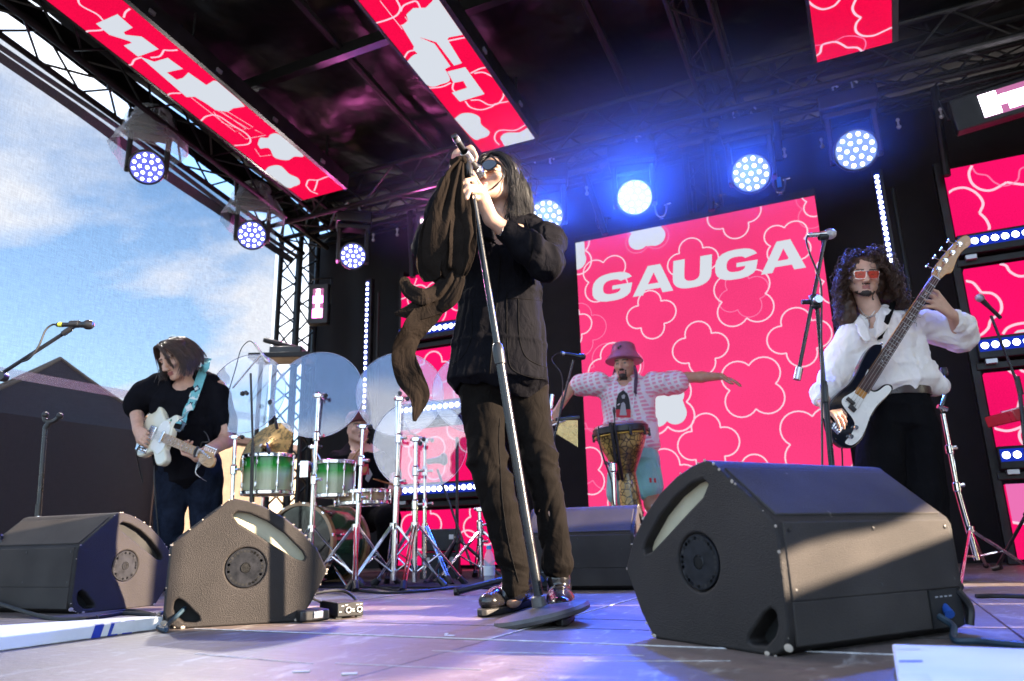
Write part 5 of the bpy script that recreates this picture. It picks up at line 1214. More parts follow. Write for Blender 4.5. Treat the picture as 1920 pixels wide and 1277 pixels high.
J = Sdf(*bounds8(g_, 290, 420, 860, 1110, -.2, .3, .03), .006)
J.chain([g_(335, 872, .03), g_(328, 900, .02), g_(317, 985, -.0), g_(306, 1095, .03)], [.125, .108, .085, .072], .02); J.chain([g_(378, 872, .05), g_(384, 900, .04), g_(388, 985, .04), g_(388, 1095, .08)], [.125, .108, .085, .072], .02)
J.disp(lambda P: fold(P, 6, .008, UPZ+RV*.4, 7, 1.2)+.007*vnoise(P*V3((10, 10, 22)))*np.clip((.5-P[:, 2])*3, 0.2, 1)); J.build('jeans', 'denim', guitarist)
for a, b in (((303, 1104), (290, 1116)), ((388, 1104), (378, 1118))):
    p, q = g_(*a, .03), g_(*b, -.09); p[2] = .045; q[2] = .035; S_ = Sdf(*bounds([p, q], .09), .006); S_.cone(p, q, .042, .036, .01); S_.cone(p, p+UPZ*.06, .04, .038, .02); S_.build('shoe', 'leather', guitarist)
S = Strands(); r_ = np.random.default_rng(4)
for i in range(800):
    sx = -1 if i % 2 else 1; f = r_.uniform(-.095, .078); top = .120-.30*max(0, f-.03)-.3*max(0, -f-.03); o = r_.normal(0, .004, 3)
    A = [gP(.012+sx*.006, f, top), gP(.012+sx*.046, f-.004, top-.012), gP(sx*.083, f-.012, .030), gP(sx*(.090+r_.uniform(0, .015)), f-.018, -.035)]
    e_ = A[-1]; d = r_.normal(0, .010, 3); A += [e_+V3((0, 0, -.045))+d*.5+RV*(.004 if sx < 0 else -.002), e_+V3((0, 0, -.085))+d+RV*.012*sx*-1*.3]
    S.add(spline([a+o*(1+.5*k) for k, a in enumerate(A)], 4)[:r_.integers(15, 22)], .0027, .0008)
for i in range(46):
    t = r_.random(); A = [gP(.0, .082, .112), gP(-.035-.02*t, .100, .075), gP(-.050-.015*t, .106, .03), gP(-.050-.02*t, .100, -.02-.03*t)]
    S.add(spline([a+r_.normal(0, .005, 3) for a in A], 5), .0026, .0008)
for i in range(24):
    A = [gP(.085, .0, .02), gP(.105, .01, -.03)+r_.normal(0, .01, 3), gP(.120, .02, -.08)+r_.normal(0, .012, 3)]; S.add(spline(A, 6), .0020, .0006)
hc_ = Sdf(gc-.17, gc+.17, .006); hc_.ell(gP(0, -.018, .046), (.084, .096, .080), gax, 0).ell(gP(0, -.05, -.03), (.075, .065, .085), gax, .02)
hc_.ell(gP(0, .108, -.035), (.062, .07, .115), gax, .01, True).disp(lambda P: .004*vnoise(P*40)); hc_.build('hair', 'brown_hair', guitarist); S.build('brown_hair', guitarist, 'hair_locks')

def guitar(t, ax, body_poly, guard_poly, body_m, guard_m, neck_l, neck_w, board_m, neck_m, head_poly, frets, scale_l, strings, bridge_x, dots=(), pick=()):
    bt = .042
    MB().prism(body_poly, ax(0, 0, -bt), ax.x, ax.y, bt).build('body', body_m, t, bevel=.009)
    MB().prism(guard_poly, ax(0, 0, .0005), ax.x, ax.y, .0028).build('pickguard', guard_m, t, bevel=.0008)
    w0, w1 = neck_w
    MB().prism([(-.06, -w0), (neck_l, -w1), (neck_l, w1), (-.06, w0)], ax(0, 0, -.014), ax.x, ax.y, .019).build('neck', neck_m, t, bevel=.006)
    MB().prism([(-.02, -w0), (neck_l, -w1), (neck_l, w1), (-.02, w0)], ax(0, 0, .0052), ax.x, ax.y, .006).build('fretboard', board_m, t, bevel=.001)
    fm = None; nut = neck_l; br = nut-scale_l
    for k in range(1, frets+1):
        x = nut-(scale_l-scale_l*2**(-k/12)); w = w1+(w0-w1)*(nut-x)/(nut+.02)
        if x < -.018: break
        MB().box(ax(x, 0, .0118), (.0022, 2*w, .0014), (ax.x, ax.y, ax.z)).build('fret', 'steel', t)
    for k in dots:
        x = nut-(scale_l-scale_l*(2**(-k/12)+2**(-(k-1)/12))/2); MB().lathe([(.0034, 0), (.0034, .0006)], ax(x, 0, .0113), ax.z, 10).build('inlay_dot', 'white_board', t)
    MB().box(ax(nut+.002, 0, .010), (.004, 2*w1, .010), (ax.x, ax.y, ax.z)).build('nut', 'white_board', t)
    MB().prism(head_poly, ax(0, 0, -.008), ax.x, ax.y, .014).build('headstock', neck_m, t, bevel=.003)
    for i in range(strings):
        u = -1+2*i/(strings-1); px, py = pick[i] if pick else (nut+.03+.03*i, -.02); MB().tube([ax(bridge_x, u*w0*.82, .013), ax(nut, u*w1*.8, .0150), ax(px, py, .012)], .0007 if strings > 4 else .0011, 4).build('string', 'string', t)
        MB().lathe([(.005, 0), (.005, .004), (.0042, .005), (.0042, .014), (.0055, .015)] if strings > 4 else [(.014, 0), (.014, .003), (.008, .004), (.0065, .012), (.009, .014), (.009, .016)], ax(px, py, .006), ax.z, 12).build('tuner_post', 'chrome', t)
    return t
# cream guitar

gt = thing('electric_guitar', 'cream electric guitar with maple neck hung on a patterned strap', 'guitar', ga.o)
tele = round_poly([(.02, .030), (.005, .075), (.03, .118), (.015, .145), (-.03, .148), (-.08, .120), (-.13, .105), (-.19, .125), (-.26, .160), (-.33, .155), (-.385, .10), (-.40, .0), (-.385, -.10), (-.33, -.155), (-.26, -.162), (-.19, -.130), (-.135, -.105), (-.09, -.115), (-.05, -.140), (.0, -.160), (.055, -.150), (.082, -.115), (.06, -.085), (.015, -.06), (.012, -.030)])
tguard = round_poly([(.0, .030), (-.01, .060), (-.06, .095), (-.13, .088), (-.165, .04), (-.17, -.02), (-.16, -.085), (-.10, -.092), (-.03, -.10), (.01, -.06), (.008, -.030)])
thead = round_poly([(.445, -.021), (.475, -.030), (.50, -.046), (.56, -.052), (.62, -.050), (.648, -.030), (.640, .004), (.615, .012), (.60, .030), (.56, .026), (.48, .024), (.445, .021)], 3)
guitar(gt, ga, tele, tguard, 'cream', 'cream_guard', .445, (.028, .0215), 'maple', 'maple', thead, 21, .648, 6, -.20, (3, 5, 7, 9, 15, 17), [(.485+.025*i, .018-.0035*i) for i in range(6)])
MB().box(ga(-.205, -.0, .010), (.075, .085, .012), (ga.x, ga.y, ga.z)).build('bridge_plate', 'chrome', gt, bevel=.003)
for i in range(6): MB().rod(ga(-.235, -.03+.012*i, .019), ga(-.19, -.03+.012*i, .019), .0045, n=8).build('saddle', 'steel', gt)
MB().box(ga(-.055, 0, .008), (.022, .075, .010), (ga.x, ga.y, ga.z)).build('neck_pickup', 'chrome', gt, bevel=.003)
MB().box(ga(-.27, -.115, .004), (.16, .034, .006), (ga.x, ga.y, ga.z)).build('control_plate', 'chrome', gt, bevel=.002)
for x in (-.22, -.27): MB().lathe([(.011, 0), (.011, .018), (.009, .020)], ga(x, -.115, .006), ga.z, 14).build('knob', 'chrome', gt)
for i in range(6): MB().tube([ga(.485+.025*i, .022, .0), ga(.488+.025*i, .048, .0)], .004, 6).ball(ga(.488+.025*i, .050, 0), .008, 8, 6, sc=(1, .7, 1)).build('tuning_peg', 'chrome', gt)
M['heart_green'] = mat('heart_green', (.03, .22, .08), .5); M['heart_red'] = mat('heart_red', (.5, .05, .04), .5)
MB().prism([(-.006, .012), (-.012, .004), (-.006, -.004), (.0, -.001), (.006, -.004), (.012, .004), (.006, .012), (0, .006)], ga(-.045, .105, .0005), ga.x, ga.y, .0012).build('sticker', 'heart_green', gt)
MB().prism([(-.006, -.005), (.0, -.016), (.006, -.005)], ga(-.045, .103, .0006), ga.x, ga.y, .0012).build('sticker', 'heart_red', gt)
MB().tube(spline([ga(.44, .03, .016), ga(.435, .0, .022), ga(.44, -.03, .012)], 5), .008, 8).build('capo', 'black_plastic', gt); MB().tube(spline([ga(.45, .03, .01), ga(.47, .06, .02), ga(.50, .075, .0), ga(.47, .105, .01), ga(.455, .12, .03)], 5), .003, 6).build('loose_string', 'black_plastic', gt)
for i in range(5): MB().tube(spline([ga(.50+.025*i, .01, .014), ga(.54+.02*i, -.09, .03+.01*i), ga(.60+.01*i, -.12, .0)], 4), .0006, 4).build('string_end', 'string', gt)
# strap with a woven pattern of diamonds, a part of the guitar
M['strap_teal'] = mat('strap_teal', (.16, .46, .48), .85, 0, .12, 60, bump=.4, bscale=600); M['strap_navy'] = mat('strap_navy', (.012, .018, .05), .85, 0, .2, 60, bump=.4, bscale=600)
M['strap_white'] = mat('strap_white', (.66, .68, .64), .85, 0, .1, 60, bump=.4, bscale=600); M['strap_green'] = mat('strap_green', (.06, .24, .25), .85, 0, .1, 60, bump=.4, bscale=600)
tv = bvh(tee)
mid = [(338, 806), (346, 786), (355, 766), (363, 746), (372, 722), (380, 700), (386, 684), (389, 672)]
SPm = [on_surface(tv, x, y, .008, g_(x, y, -.14)) if y < 780 else gp(x, y, .012) for x, y, _ in spline([(a, b, 0) for a, b in mid], 6)]
for k in range(len(SPm)-6, len(SPm)): SPm[k] = g_(*[p for p in spline([(a, b, 0) for a, b in mid], 6)][k][:2], -.03)
for _ in range(6): SPm = [SPm[0]]+[SPm[i]*.5+(SPm[i-1]+SPm[i+1])*.25 for i in range(1, len(SPm)-1)]+[SPm[-1]]
SPm = np.array(SPm); slen = np.concatenate([[0], np.cumsum(np.linalg.norm(np.diff(SPm, axis=0), axis=1))])
def strap_at(u, v, lift=0.0):
    """u along the strap in metres from its leather end, v across -0.5..0.5"""
    c = np.array([np.interp(u, slen, SPm[:, k]) for k in range(3)]); c2 = np.array([np.interp(u+.01, slen, SPm[:, k]) for k in range(3)]); c1 = np.array([np.interp(u-.01, slen, SPm[:, k]) for k in range(3)])
    t = unit(c2-c1); n = unit(-NV-t*(-NV@t)); x = np.cross(n, t); return c+x*v*.060+n*(lift+.006-.02*v*v)
n_u = 40; us = np.linspace(.0, slen[-1], n_u)
o = MB().grid([[strap_at(u, v) for v in np.linspace(-.5, .5, 7)] for u in us]).build('strap', 'strap_teal', gt, smooth=180)
def patch(P, m, l, name='woven_patch'): MB().add([strap_at(u, v, l) for u, v in P], [tuple(range(len(P)))]).build(name, m, o, smooth=0)
Ls = slen[-1]
def diamond(u, w, h, m, l): patch([(u-h, 0), (u, w), (u+h, 0), (u, -w)], m, l)
for k in range(3): diamond(.055+.042*k, .36, .030, 'strap_navy', .001); diamond(.055+.042*k, .18, .015, 'strap_white', .002)
for v in (-1, 1): patch([(.0, .5*v), (.16, .5*v), (.16, .42*v), (.0, .42*v)], 'strap_navy', .0012)
for s in (1,):
    for v in (-1, 1):
        patch([(.175, .5*v), (.215, .5*v), (.195, .08*v), (.180, .0)], 'strap_white', .001); patch([(.218, .5*v), (.245, .5*v), (.215, .0), (.200, .0)], 'strap_navy', .001)
for k in (0, 1): diamond(.285+.042*k, .46, .034, 'strap_white', .001); diamond(.285+.042*k, .22, .018, 'strap_green', .002)
for v in (-1, 1): patch([(.25, .5*v), (.27, .5*v), (.25, .05*v), (.235, .0)], 'strap_green', .0015); patch([(.355, .5*v), (.385, .5*v), (.365, .0), (.35, .0)], 'strap_navy', .001); patch([(.39, .5*v), (.43, .5*v), (.40, .0), (.385, 0)], 'strap_white', .001)
if Ls > .47: diamond(.46, .4, .030, 'strap_navy', .001); diamond(.46, .2, .016, 'strap_white', .002)
MB().grid([[strap_at(u, v*w, .0035) for v in np.linspace(-.5, .5, 5)] for u, w in ((-.0, 1.0), (.03, 1.02))]+[]).build('strap_seam', 'black_cloth', gt, smooth=180)
e0 = strap_at(0, 0); P = [gp(x, y, .012) for x, y in ((340, 786), (353, 795), (346, 806), (340, 812), (333, 809), (329, 802))]
pr_ = MB(); pr_.add([p for p in P]+[p+NV*.006 for p in P], [tuple(range(6)), tuple(range(6, 12))[::-1]]+[(i, (i+1) % 6, (i+1) % 6+6, i+6) for i in range(6)]); pr_.build('strap_end', 'leather', gt, bevel=.002)
MB().lathe([(.009, 0), (.009, .006), (.004, .009)], gp(337.5, 803, .012), -NV, 14).build('strap_button', 'chrome', gt)
tag(MB().tube(spline([ga(-.36, -.13, -.02), g_(262, 835, -.2), g_(256, 850, -.12), g_(262, 880, -.05), g_(268, 905, -.02)], 6), .0042, 6).build('cable', 'cable'), 'black instrument cable hanging from the cream guitar', 'cable')
tag(MB().tube(spline([g_(289, 873, -.1), g_(291, 930, -.12), g_(297, 1000, -.1), g_(300, 1060, -.1), g_(300, 1110, -.1)], 6), .0042, 6).build('cable', 'cable'), 'black cable hanging down beside the guitarist jeans', 'cable')

# ================================================================== bassist
cloth_mat('white_shirt', (.86, .82, .77), .85, 700, .05, 7, bump=.3, sheen=.1)
cloth_mat('black_trousers', (.0065, .0065, .0075), .9, 600, .25, 9)
M['belt_leather'] = mat('belt_leather', (.035, .014, .012), .35, 0, .3, 20, bump=.2, bscale=150)
def tint_mat(name, col, a):
    m, nt, b = new_mat(name); N = nt.nodes.new; L = nt.links.new; b.inputs['Base Color'].default_value = (*col, 1); b.inputs['Roughness'].default_value = .05
    tr = N('ShaderNodeBsdfTransparent'); tr.inputs[0].default_value = (*[min(1, c*1.6+.15) for c in col], 1); mx = N('ShaderNodeMixShader'); mx.inputs[0].default_value = a
    L(tr.outputs[0], mx.inputs[1]); L(b.outputs[0], mx.inputs[2]); L(mx.outputs[0], nt.nodes['Material Output'].inputs[0]); M[name] = m
tint_mat('lens_orange', (.62, .13, .08), .35)
BD = 4.0
b_ = lambda x, y, o=0.0: at_d(x, y, BD, o)
bassist = thing('person', 'bassist with big curly hair, tinted glasses and a loose white shirt', 'person', b_(1690, 1090)*V3((1, 1, 0)))
lo, hi = bounds8(b_, 1515, 1835, 455, 1095, -.35, .3, .05); lo[2] = -.01
B = Sdf(lo, hi, .005)
bF = unit(-NV*.95-RV*.26-UPZ*.14); bU = unit(UPZ+RV*.10)
bc = b_(1619, 520, -.03)
hs, bP, bax = head(B, bc, bF, bU, sc=.98)
nk = b_(1640, 600, .03); B.chain([bP(0, -.03, -.06), nk], [.056, .060], .02)
B.loft([nk, b_(1652, 618, .03), b_(1668, 680, .03), b_(1682, 745, .03)], [.075, .175, .15, .14], [.065, .085, .10, .10], unit(RV-NV*.1))
bsr, ber, bwr = b_(1592, 636, .03), b_(1560, 705, .06), b_(1545, 758, -.17)
bsl, bel, bwl = b_(1730, 606, .04), b_(1803, 640, .02), b_(1785, 590, -.16)
B.chain([bsr, ber], [.045, .038], .02); B.chain([ber, bwr], [.038, .027], .02); B.chain([bsl, bel], [.045, .038], .02); B.chain([bel, bwl], [.038, .027], .02)
hand(B, bwr, b_(1577, 778, -.245)-bwr, -NV*.9+UPZ*.55, 1, [.35, .45, .5, .55], .25, 1.05, .25)
# fretting hand, back towards the camera, fingers round the neck
kn = [(1757, 548, -.205), (1750, 556, -.215), (1748, 566, -.215), (1752, 575, -.21)]
for k_ in kn: B.cone(bwl, b_(*k_), .024, .0125, .012, fl=(NV, .75))
for K, F1, F2 in zip(kn, ((1742, 541, -.225), (1735, 551, -.235), (1733, 563, -.235), (1737, 575, -.23)), ((1731, 547, -.20), (1724, 556, -.21), (1723, 568, -.21), (1727, 579, -.205))):
    B.chain([b_(*K), b_(*F1), b_(*F2)], [.0115, .0105, .0085], .005)
B.chain([b_(1772, 570, -.15), b_(1757, 560, -.14), b_(1745, 548, -.14)], [.015, .012, .009], .008)
B.chain([b_(1660, 800, .03), b_(1645, 930, .03), b_(1640, 1085, .05)], [.075, .05, .04], .02); B.chain([b_(1715, 800, .03), b_(1728, 930, .03), b_(1738, 1085, .05)], [.075, .05, .04], .02)
beard = lambda x, f, u: (f > .02) & (((u < -.092) & (np.abs(x) < .026) & (f > .06)) | ((u < -.100) & (f > .03)) | ((u < -.049) & (u > -.057) & (np.abs(x) < .027) & (f > .08)) | ((np.abs(x) > .040) & (u < -.088)))
B.build('body', 'skin', bassist, skin_pick(hs, beard), ('lips', 'beard', 'eye'))
lo, hi = bounds8(b_, 1515, 1835, 575, 775, -.35, .3, .05)
T = Sdf(lo, hi, .005)
T.loft([b_(1642, 600, .03), b_(1650, 612, .03), b_(1660, 640, .03), b_(1668, 690, .03), b_(1676, 722, .03), b_(1682, 738, .03)], [.10, .185, .215, .225, .235, .19], [.085, .105, .125, .135, .14, .12], unit(RV-NV*.1), .03)
T.chain([b_(1600, 634, .03), b_(1578, 675, .05), b_(1563, 715, .02), b_(1546, 740, -.09), b_(1540, 752, -.13)], [.085, .082, .080, .062, .036], .03)
T.chain([b_(1722, 606, .04), b_(1762, 618, .04), b_(1797, 628, .02), b_(1801, 610, -.06), b_(1791, 596, -.12)], [.088, .088, .092, .075, .038], .03)
T.ell(b_(1752, 722, .06), (.07, .06, .05), k=.04)
T.cone(b_(1630, 590, -.06), b_(1640, 655, -.135), .062, .012, .012, sub=True); T.ell(bP(0, .0, -.12), (.07, .07, .055), sub=True, k=.015)
T.disp(lambda P: fold(P, 5, .010, UPZ+RV*.25, 2, 1.3)+fold(P, 9, .006, RV*.6+UPZ*.4, 8, 1.2)+.004*vnoise(P*22)); sh_ = T.build('shirt', 'white_shirt', bassist)
sv = bvh(sh_)
seam(sv, [(1641, 662), (1652, 690), (1664, 722)], .0025, 'white_shirt', bassist, 'placket')
for P in (([(1612, 592, .0), (1604, 604, -.04), (1606, 612, -.07)], [(1622, 606, -.06), (1614, 622, -.10), (1608, 622, -.09)], [(1634, 640, -.13), (1622, 640, -.125), (1610, 626, -.10)]),
          ([(1652, 574, .0), (1668, 580, .0), (1674, 596, -.03)], [(1646, 592, -.09), (1660, 600, -.09), (1672, 606, -.06)], [(1641, 636, -.14), (1652, 628, -.13), (1662, 618, -.11)])):
    G = np.array([[b_(*p) for p in row] for row in P]); G2 = np.array([spline(G[i], 5) for i in range(3)]); G3 = np.stack([spline(G2[:, j], 5) for j in range(G2.shape[1])], 1)
    o = MB().grid(G3).build('collar', 'white_shirt', bassist, smooth=180); sd_ = o.modifiers.new('thick', 'SOLIDIFY'); sd_.thickness = .005
J = Sdf(*bounds8(b_, 1590, 1790, 720, 1095, -.25, .3, .03), .006)
J.loft([b_(1681, 738, .03), b_(1683, 765, .03), b_(1683, 800, .03)], [.165, .19, .20], [.12, .135, .14], RV, .02)
J.chain([b_(1655, 805, .03), b_(1645, 930, .03), b_(1640, 1080, .05)], [.125, .115, .11], .02); J.chain([b_(1716, 805, .03), b_(1730, 930, .03), b_(1740, 1080, .05)], [.125, .115, .11], .02)
J.disp(lambda P: fold(P, 5, .007, UPZ, 7, 1.2)); J.build('trousers', 'black_trousers', bassist)
MB().lathe([(1.0, -.022), (1.03, -.02), (1.03, .02), (1.0, .022)], (0, 0, 0), UPZ, 40, cap=False)
bm = MB(); pc = b_(1682, 737, .03); ring_ = [(.178*math.cos(a), .130*math.sin(a)) for a in np.linspace(0, 2*math.pi, 40, endpoint=False)]; bm.ring(ring_, [(x*.96, y*.96) for x, y in ring_], pc-UPZ*.022, RV, NV, .042); bm.build('belt', 'belt_leather', bassist)
# curls
S = Strands(); r_ = np.random.default_rng(21)
for i in range(900):
    th = r_.uniform(-math.pi, math.pi); el_ = r_.uniform(.0, 1.0)**.8; ph = (el_*1.35+.05)
    d = V3((math.sin(th)*math.sin(ph), math.cos(th)*math.sin(ph), math.cos(ph)))
    if (d[1] > .30 and abs(d[0]) < .80 and d[2] < .93): continue
    root = bP(d[0]*.078, d[1]*.090-.012, .035+d[2]*.082)
    out = unit(bax.T@V3((d[0]*1.5, min(d[1], .35)-.25, .05+d[2]*.42))); n = 20; L_ = r_.uniform(.18, .42); right = 1 if (out@RV) > 0 else 0
    c1, c2 = frame(out)[:2]; fr = r_.uniform(2.2, 4.0); ph0 = r_.uniform(0, 6); pts = []; p = root; g = -UPZ; v = out*(1.0 if right else .85)
    for k in range(n):
        s = k/(n-1); v = unit(v*.86+g*(.25 if right else .29)+RV*(.035 if right else -.008)+r_.normal(0, .03, 3)); p = p+v*L_/n
        x, y, _ = frame(v); rr = .004+.011*min(1, s*2.5); a = ph0+fr*2*math.pi*s*1.5; pts.append(p+(x*math.cos(a)+y*math.sin(a))*rr)
    h0 = np.array([(q-bc)@bax.T for q in pts]) if False else None
    S.add(pts, .0036, .0014, 3)
hcp = Sdf(bc-.30, bc+.30, .007); hcp.ell(bP(0, -.028, .050), (.090, .092, .085), bax, 0).ell(bP(-.07, -.06, -.03), (.06, .06, .10), bax, .03).ell(bP(.07, -.06, -.03), (.06, .06, .10), bax, .03).ell(b_(1585, 585, .06), (.06, .06, .10), None, .04).ell(b_(1672, 548, .05), (.07, .06, .07), None, .04)
hcp.ell(bP(0, .10, -.03), (.066, .075, .110), bax, .01, True).disp(lambda P: .014*vnoise(P*28)+.008*vnoise(P*60)); hcp.build('hair', 'curly_hair', bassist); S.build('curly_hair', bassist, 'curls')
# tinted glasses
gl_ = bpy.data.objects.new('glasses', None); COL.objects.link(gl_); gl_.parent = bassist; gl_.matrix_parent_inverse = parent_inv(bassist)
for sx in (-1, 1):
    c = bP(.034*sx, .106, -.004); fr = unit(bax[1]+bax[0]*sx*.15); xr = np.cross(fr, bax[2])
    O = round_poly([(-.029*1, .020), (.029, .020), (.028, -.010), (.018, -.023), (-.018, -.023), (-.028, -.010)], 4); I = [(x*.95, y*.94) for x, y in O]
    MB().ring(O, I, c, xr, bax[2], .003).build('frame', 'silver', gl_); MB().prism(I, c+fr*.001, xr, bax[2], .0015).build('lens', 'lens_orange', gl_)
    MB().tube([bP(.062*sx, .102, .010), bP(.076*sx, .07, .010), bP(.080*sx, -.005, .004)], .0022, 6).build('temple', 'silver', gl_)
MB().tube([bP(-.008, .112, .012), bP(.008, .112, .012)], .0022, 6).build('bridge', 'silver', gl_)
sk = bvh([o for o in bassist.children if o.name.startswith('body')][0])
for P in (((1612, 577), (1622, 590), (1632, 593), (1640, 583)), ((1611, 584), (1618, 600), (1630, 596), (1641, 590)), ((1630, 596), (1631, 610), (1631, 622))):
    Q = [on_surface(sk, x, y, .004) for x, y in P]; Q = [q for q in Q if q is not None]
    if len(Q) > 1: MB().tube(spline(Q, 6), .0022, 6).build('chain_necklace', 'steel', bassist)
# bass guitar
b1, b2 = b_(1621, 726, -.225), b_(1753, 522, -.235)
ba = Axes(b1, b2-b1, -NV-UPZ*.10); NL = np.linalg.norm(b2-b1)
bg = thing('bass_guitar', 'dark blue bass guitar with pale pickguard and amber neck', 'bass guitar', b1)
def bpx(x, y):
    p = at_plane(1480+x/3.04, 440+y/3.04, ba.o, ba.z)-ba.o; return (float(p@ba.x), float(p@ba.y))
def bpoly(*P): return round_poly([bpx(*p) for p in P])
def ccw(P):
    a = sum(P[i-1][0]*P[i][1]-P[i][0]*P[i-1][1] for i in range(len(P))); return P if a > 0 else P[::-1]
body_ = ccw(bpoly((533, 634), (515, 625), (480, 630), (440, 668), (410, 722), (380, 790), (340, 850), (290, 892), (240, 945), (212, 1010), (214, 1080), (235, 1145), (275, 1195), (320, 1217), (370, 1210), (420, 1160), (450, 1090), (475, 1030), (515, 970), (562, 922), (592, 884), (582, 856), (545, 853), (510, 878), (480, 886), (462, 866), (475, 832), (500, 800), (505, 740), (520, 690)))
guard_ = ccw(bpoly((448, 765), (432, 800), (415, 855), (360, 898), (306, 932), (300, 965), (330, 1010), (360, 1050), (372, 1090), (350, 1140), (318, 1180), (330, 1196), (362, 1198), (408, 1158), (438, 1095), (460, 1035), (500, 972), (555, 918), (580, 885), (570, 862), (545, 862), (508, 890), (475, 896), (452, 870), (452, 820)))
bhead = ccw(round_poly([(NL, .021), bpx(822, 192), bpx(880, 115), bpx(940, 48), bpx(985, 10), bpx(1015, 8), bpx(1034, 30), bpx(1028, 62), bpx(985, 95), bpx(955, 140), bpx(925, 215), bpx(895, 225), bpx(858, 255), (NL, -.021)], 3))
guitar(bg, ba, body_, guard_, 'body_black', 'cream_guard', NL, (.031, .021), 'rosewood', 'amber', bhead, 20, .864, 4, NL-.86, (3, 5, 7, 9, 15, 17, 19), [bpx(842, 200), bpx(882, 152), bpx(922, 106), bpx(962, 58)][::1])
for (x, y) in ((842, 200), (882, 152), (922, 106), (962, 58)):
    q = bpx(x, y); p = ba(q[0], q[1], -.004); e = ba(q[0]-.01, q[1]+.055, -.004); MB().rod(p, e, .0045, n=8).build('tuner_shaft', 'chrome', bg); MB().ball(e, .013, 10, 8, ax=(ba.x, ba.y, ba.z), sc=(1.2, .4, .8)).build('tuner_key', 'chrome', bg)
for P, n in ((((330, 925), (372, 962), (358, 975), (318, 940)), 0), (((345, 965), (378, 998), (362, 1016), (330, 985)), 0)):
    MB().prism(ccw([bpx(*p) for p in P]), ba(0, 0, .003), ba.x, ba.y, .014).build('pickup', 'black_plastic', bg, bevel=.003)
MB().prism(ccw([bpx(*p) for p in ((246, 1068), (298, 1110), (272, 1142), (238, 1108))]), ba(0, 0, .002), ba.x, ba.y, .008).build('bridge_plate', 'chrome', bg, bevel=.002)
for i in range(4):
    q = bpx(250+11*i, 1085+13*i*.8); MB().rod(ba(q[0]-.015, q[1], .016), ba(q[0]+.018, q[1], .016), .006, n=8).build('saddle', 'chrome', bg)
for p in ((373, 1100), (345, 1152)):
    q = bpx(*p); MB().lathe([(.012, 0), (.012, .014), (.010, .017)], ba(q[0], q[1], .003), ba.z, 14).build('knob', 'chrome', bg)
for p in ((320, 952), (392, 905), (448, 905), (500, 955), (452, 1058), (418, 1130), (335, 1190)):
    q = bpx(*p); MB().lathe([(.003, 0), (.002, .0015)], ba(q[0], q[1], .0033), ba.z, 8).build('screw', 'steel', bg)
SPm = [on_surface(sv, x, y, .006, b_(x, y, -.12)) for x, y in ((1651, 636), (1657, 618), (1664, 598), (1671, 578))]+[b_(1675, 566, .02)]
G = [[p+(RV*.94+UPZ*.33)*w for w in (-.021, .021)] for p in spline(SPm, 5)]
o = MB().grid(G).build('strap', 'black_cloth', bg, smooth=180); sd_ = o.modifiers.new('thick', 'SOLIDIFY'); sd_.thickness = .004
q = bpx(525, 622); MB().lathe([(.008, 0), (.008, .006), (.004, .010)], ba(q[0], q[1], -.004), ba.z, 12).build('strap_button', 'chrome', bg)
tag(MB().tube(spline([b_(1566, 822, -.22), b_(1575, 832, -.2), b_(1579, 850, -.15), b_(1580, 900, -.1), b_(1582, 1000, -.1)], 6), .0042, 6).build('cable', 'cable'), 'black cable hanging from the bottom of the bass guitar', 'cable')

# ================================================================== hand drum player
def check_mat():
    m, nt, b = new_mat('pink_check'); N = nt.nodes.new; L = nt.links.new; b.inputs['Roughness'].default_value = .85
    tc = N('ShaderNodeTexCoord'); mp = N('ShaderNodeMapping'); mp.inputs['Rotation'].default_value = (0, R(12), R(25)); L(tc.outputs['Object'], mp.inputs[0])
    sp_ = N('ShaderNodeSeparateXYZ'); L(mp.outputs[0], sp_.inputs[0])
    def grid_(o, f):
        a = N('ShaderNodeMath'); a.operation = 'MULTIPLY'; a.inputs[1].default_value = f; L(o, a.inputs[0]); c = N('ShaderNodeMath'); c.operation = 'FRACT'; L(a.outputs[0], c.inputs[0]); d = N('ShaderNodeMath'); d.operation = 'GREATER_THAN'; d.inputs[1].default_value = .40; L(c.outputs[0], d.inputs[0]); return d
    a = grid_(sp_.outputs[0], 26); b2 = grid_(sp_.outputs[2], 32); mu = N('ShaderNodeMath'); mu.operation = 'MULTIPLY'; L(a.outputs[0], mu.inputs[0]); L(b2.outputs[0], mu.inputs[1])
    mx = N('ShaderNodeMix'); mx.data_type = 'RGBA'; L(mu.outputs[0], mx.inputs[0]); mx.inputs[6].default_value = (.72, .66, .70, 1); mx.inputs[7].default_value = (.70, .30, .40, 1); L(mx.outputs[2], b.inputs['Base Color'])
    M['pink_check'] = m
check_mat()
cloth_mat('white_tee', (.70, .70, .72), .85, 600, .05, 9); cloth_mat('mint', (.27, .56, .54), .85, 600, .08, 9)
M['hat'] = mat('hat', (.20, .045, .10), .45, 0, .7, 9, col2=(.36, .13, .20)); M['red_patch'] = mat('red_patch', (.60, .03, .03), .6); M['dread'] = mat('dread', (.10, .05, .10), .7, 0, .5, 30)
M['print_black'] = mat('print_black', (.012, .012, .015), .7); M['print_red'] = mat('print_red', (.5, .02, .04), .7); M['print_grey'] = mat('print_grey', (.35, .35, .37), .7)
DD = 5.8
d_ = lambda x, y, o=0.0: at_d(x, y, DD, o)
djm = thing('person', 'hand drum player in a pink checked shirt and bucket hat with both arms spread', 'person', d_(1200, 1070)*V3((1, 1, 0)))
lo, hi = bounds8(d_, 1030, 1400, 640, 1072, -.3, .3, .05); lo[2] = -.01
B = Sdf(lo, hi, .006)
dF = unit(-NV*.88-RV*.42-UPZ*.12); dc = d_(1170, 683, .0); hs, dP, dax = head(B, dc, dF, UPZ, sc=.98)
nk = d_(1178, 718, .03); B.chain([dP(0, -.03, -.06), nk], [.056, .06], .02)
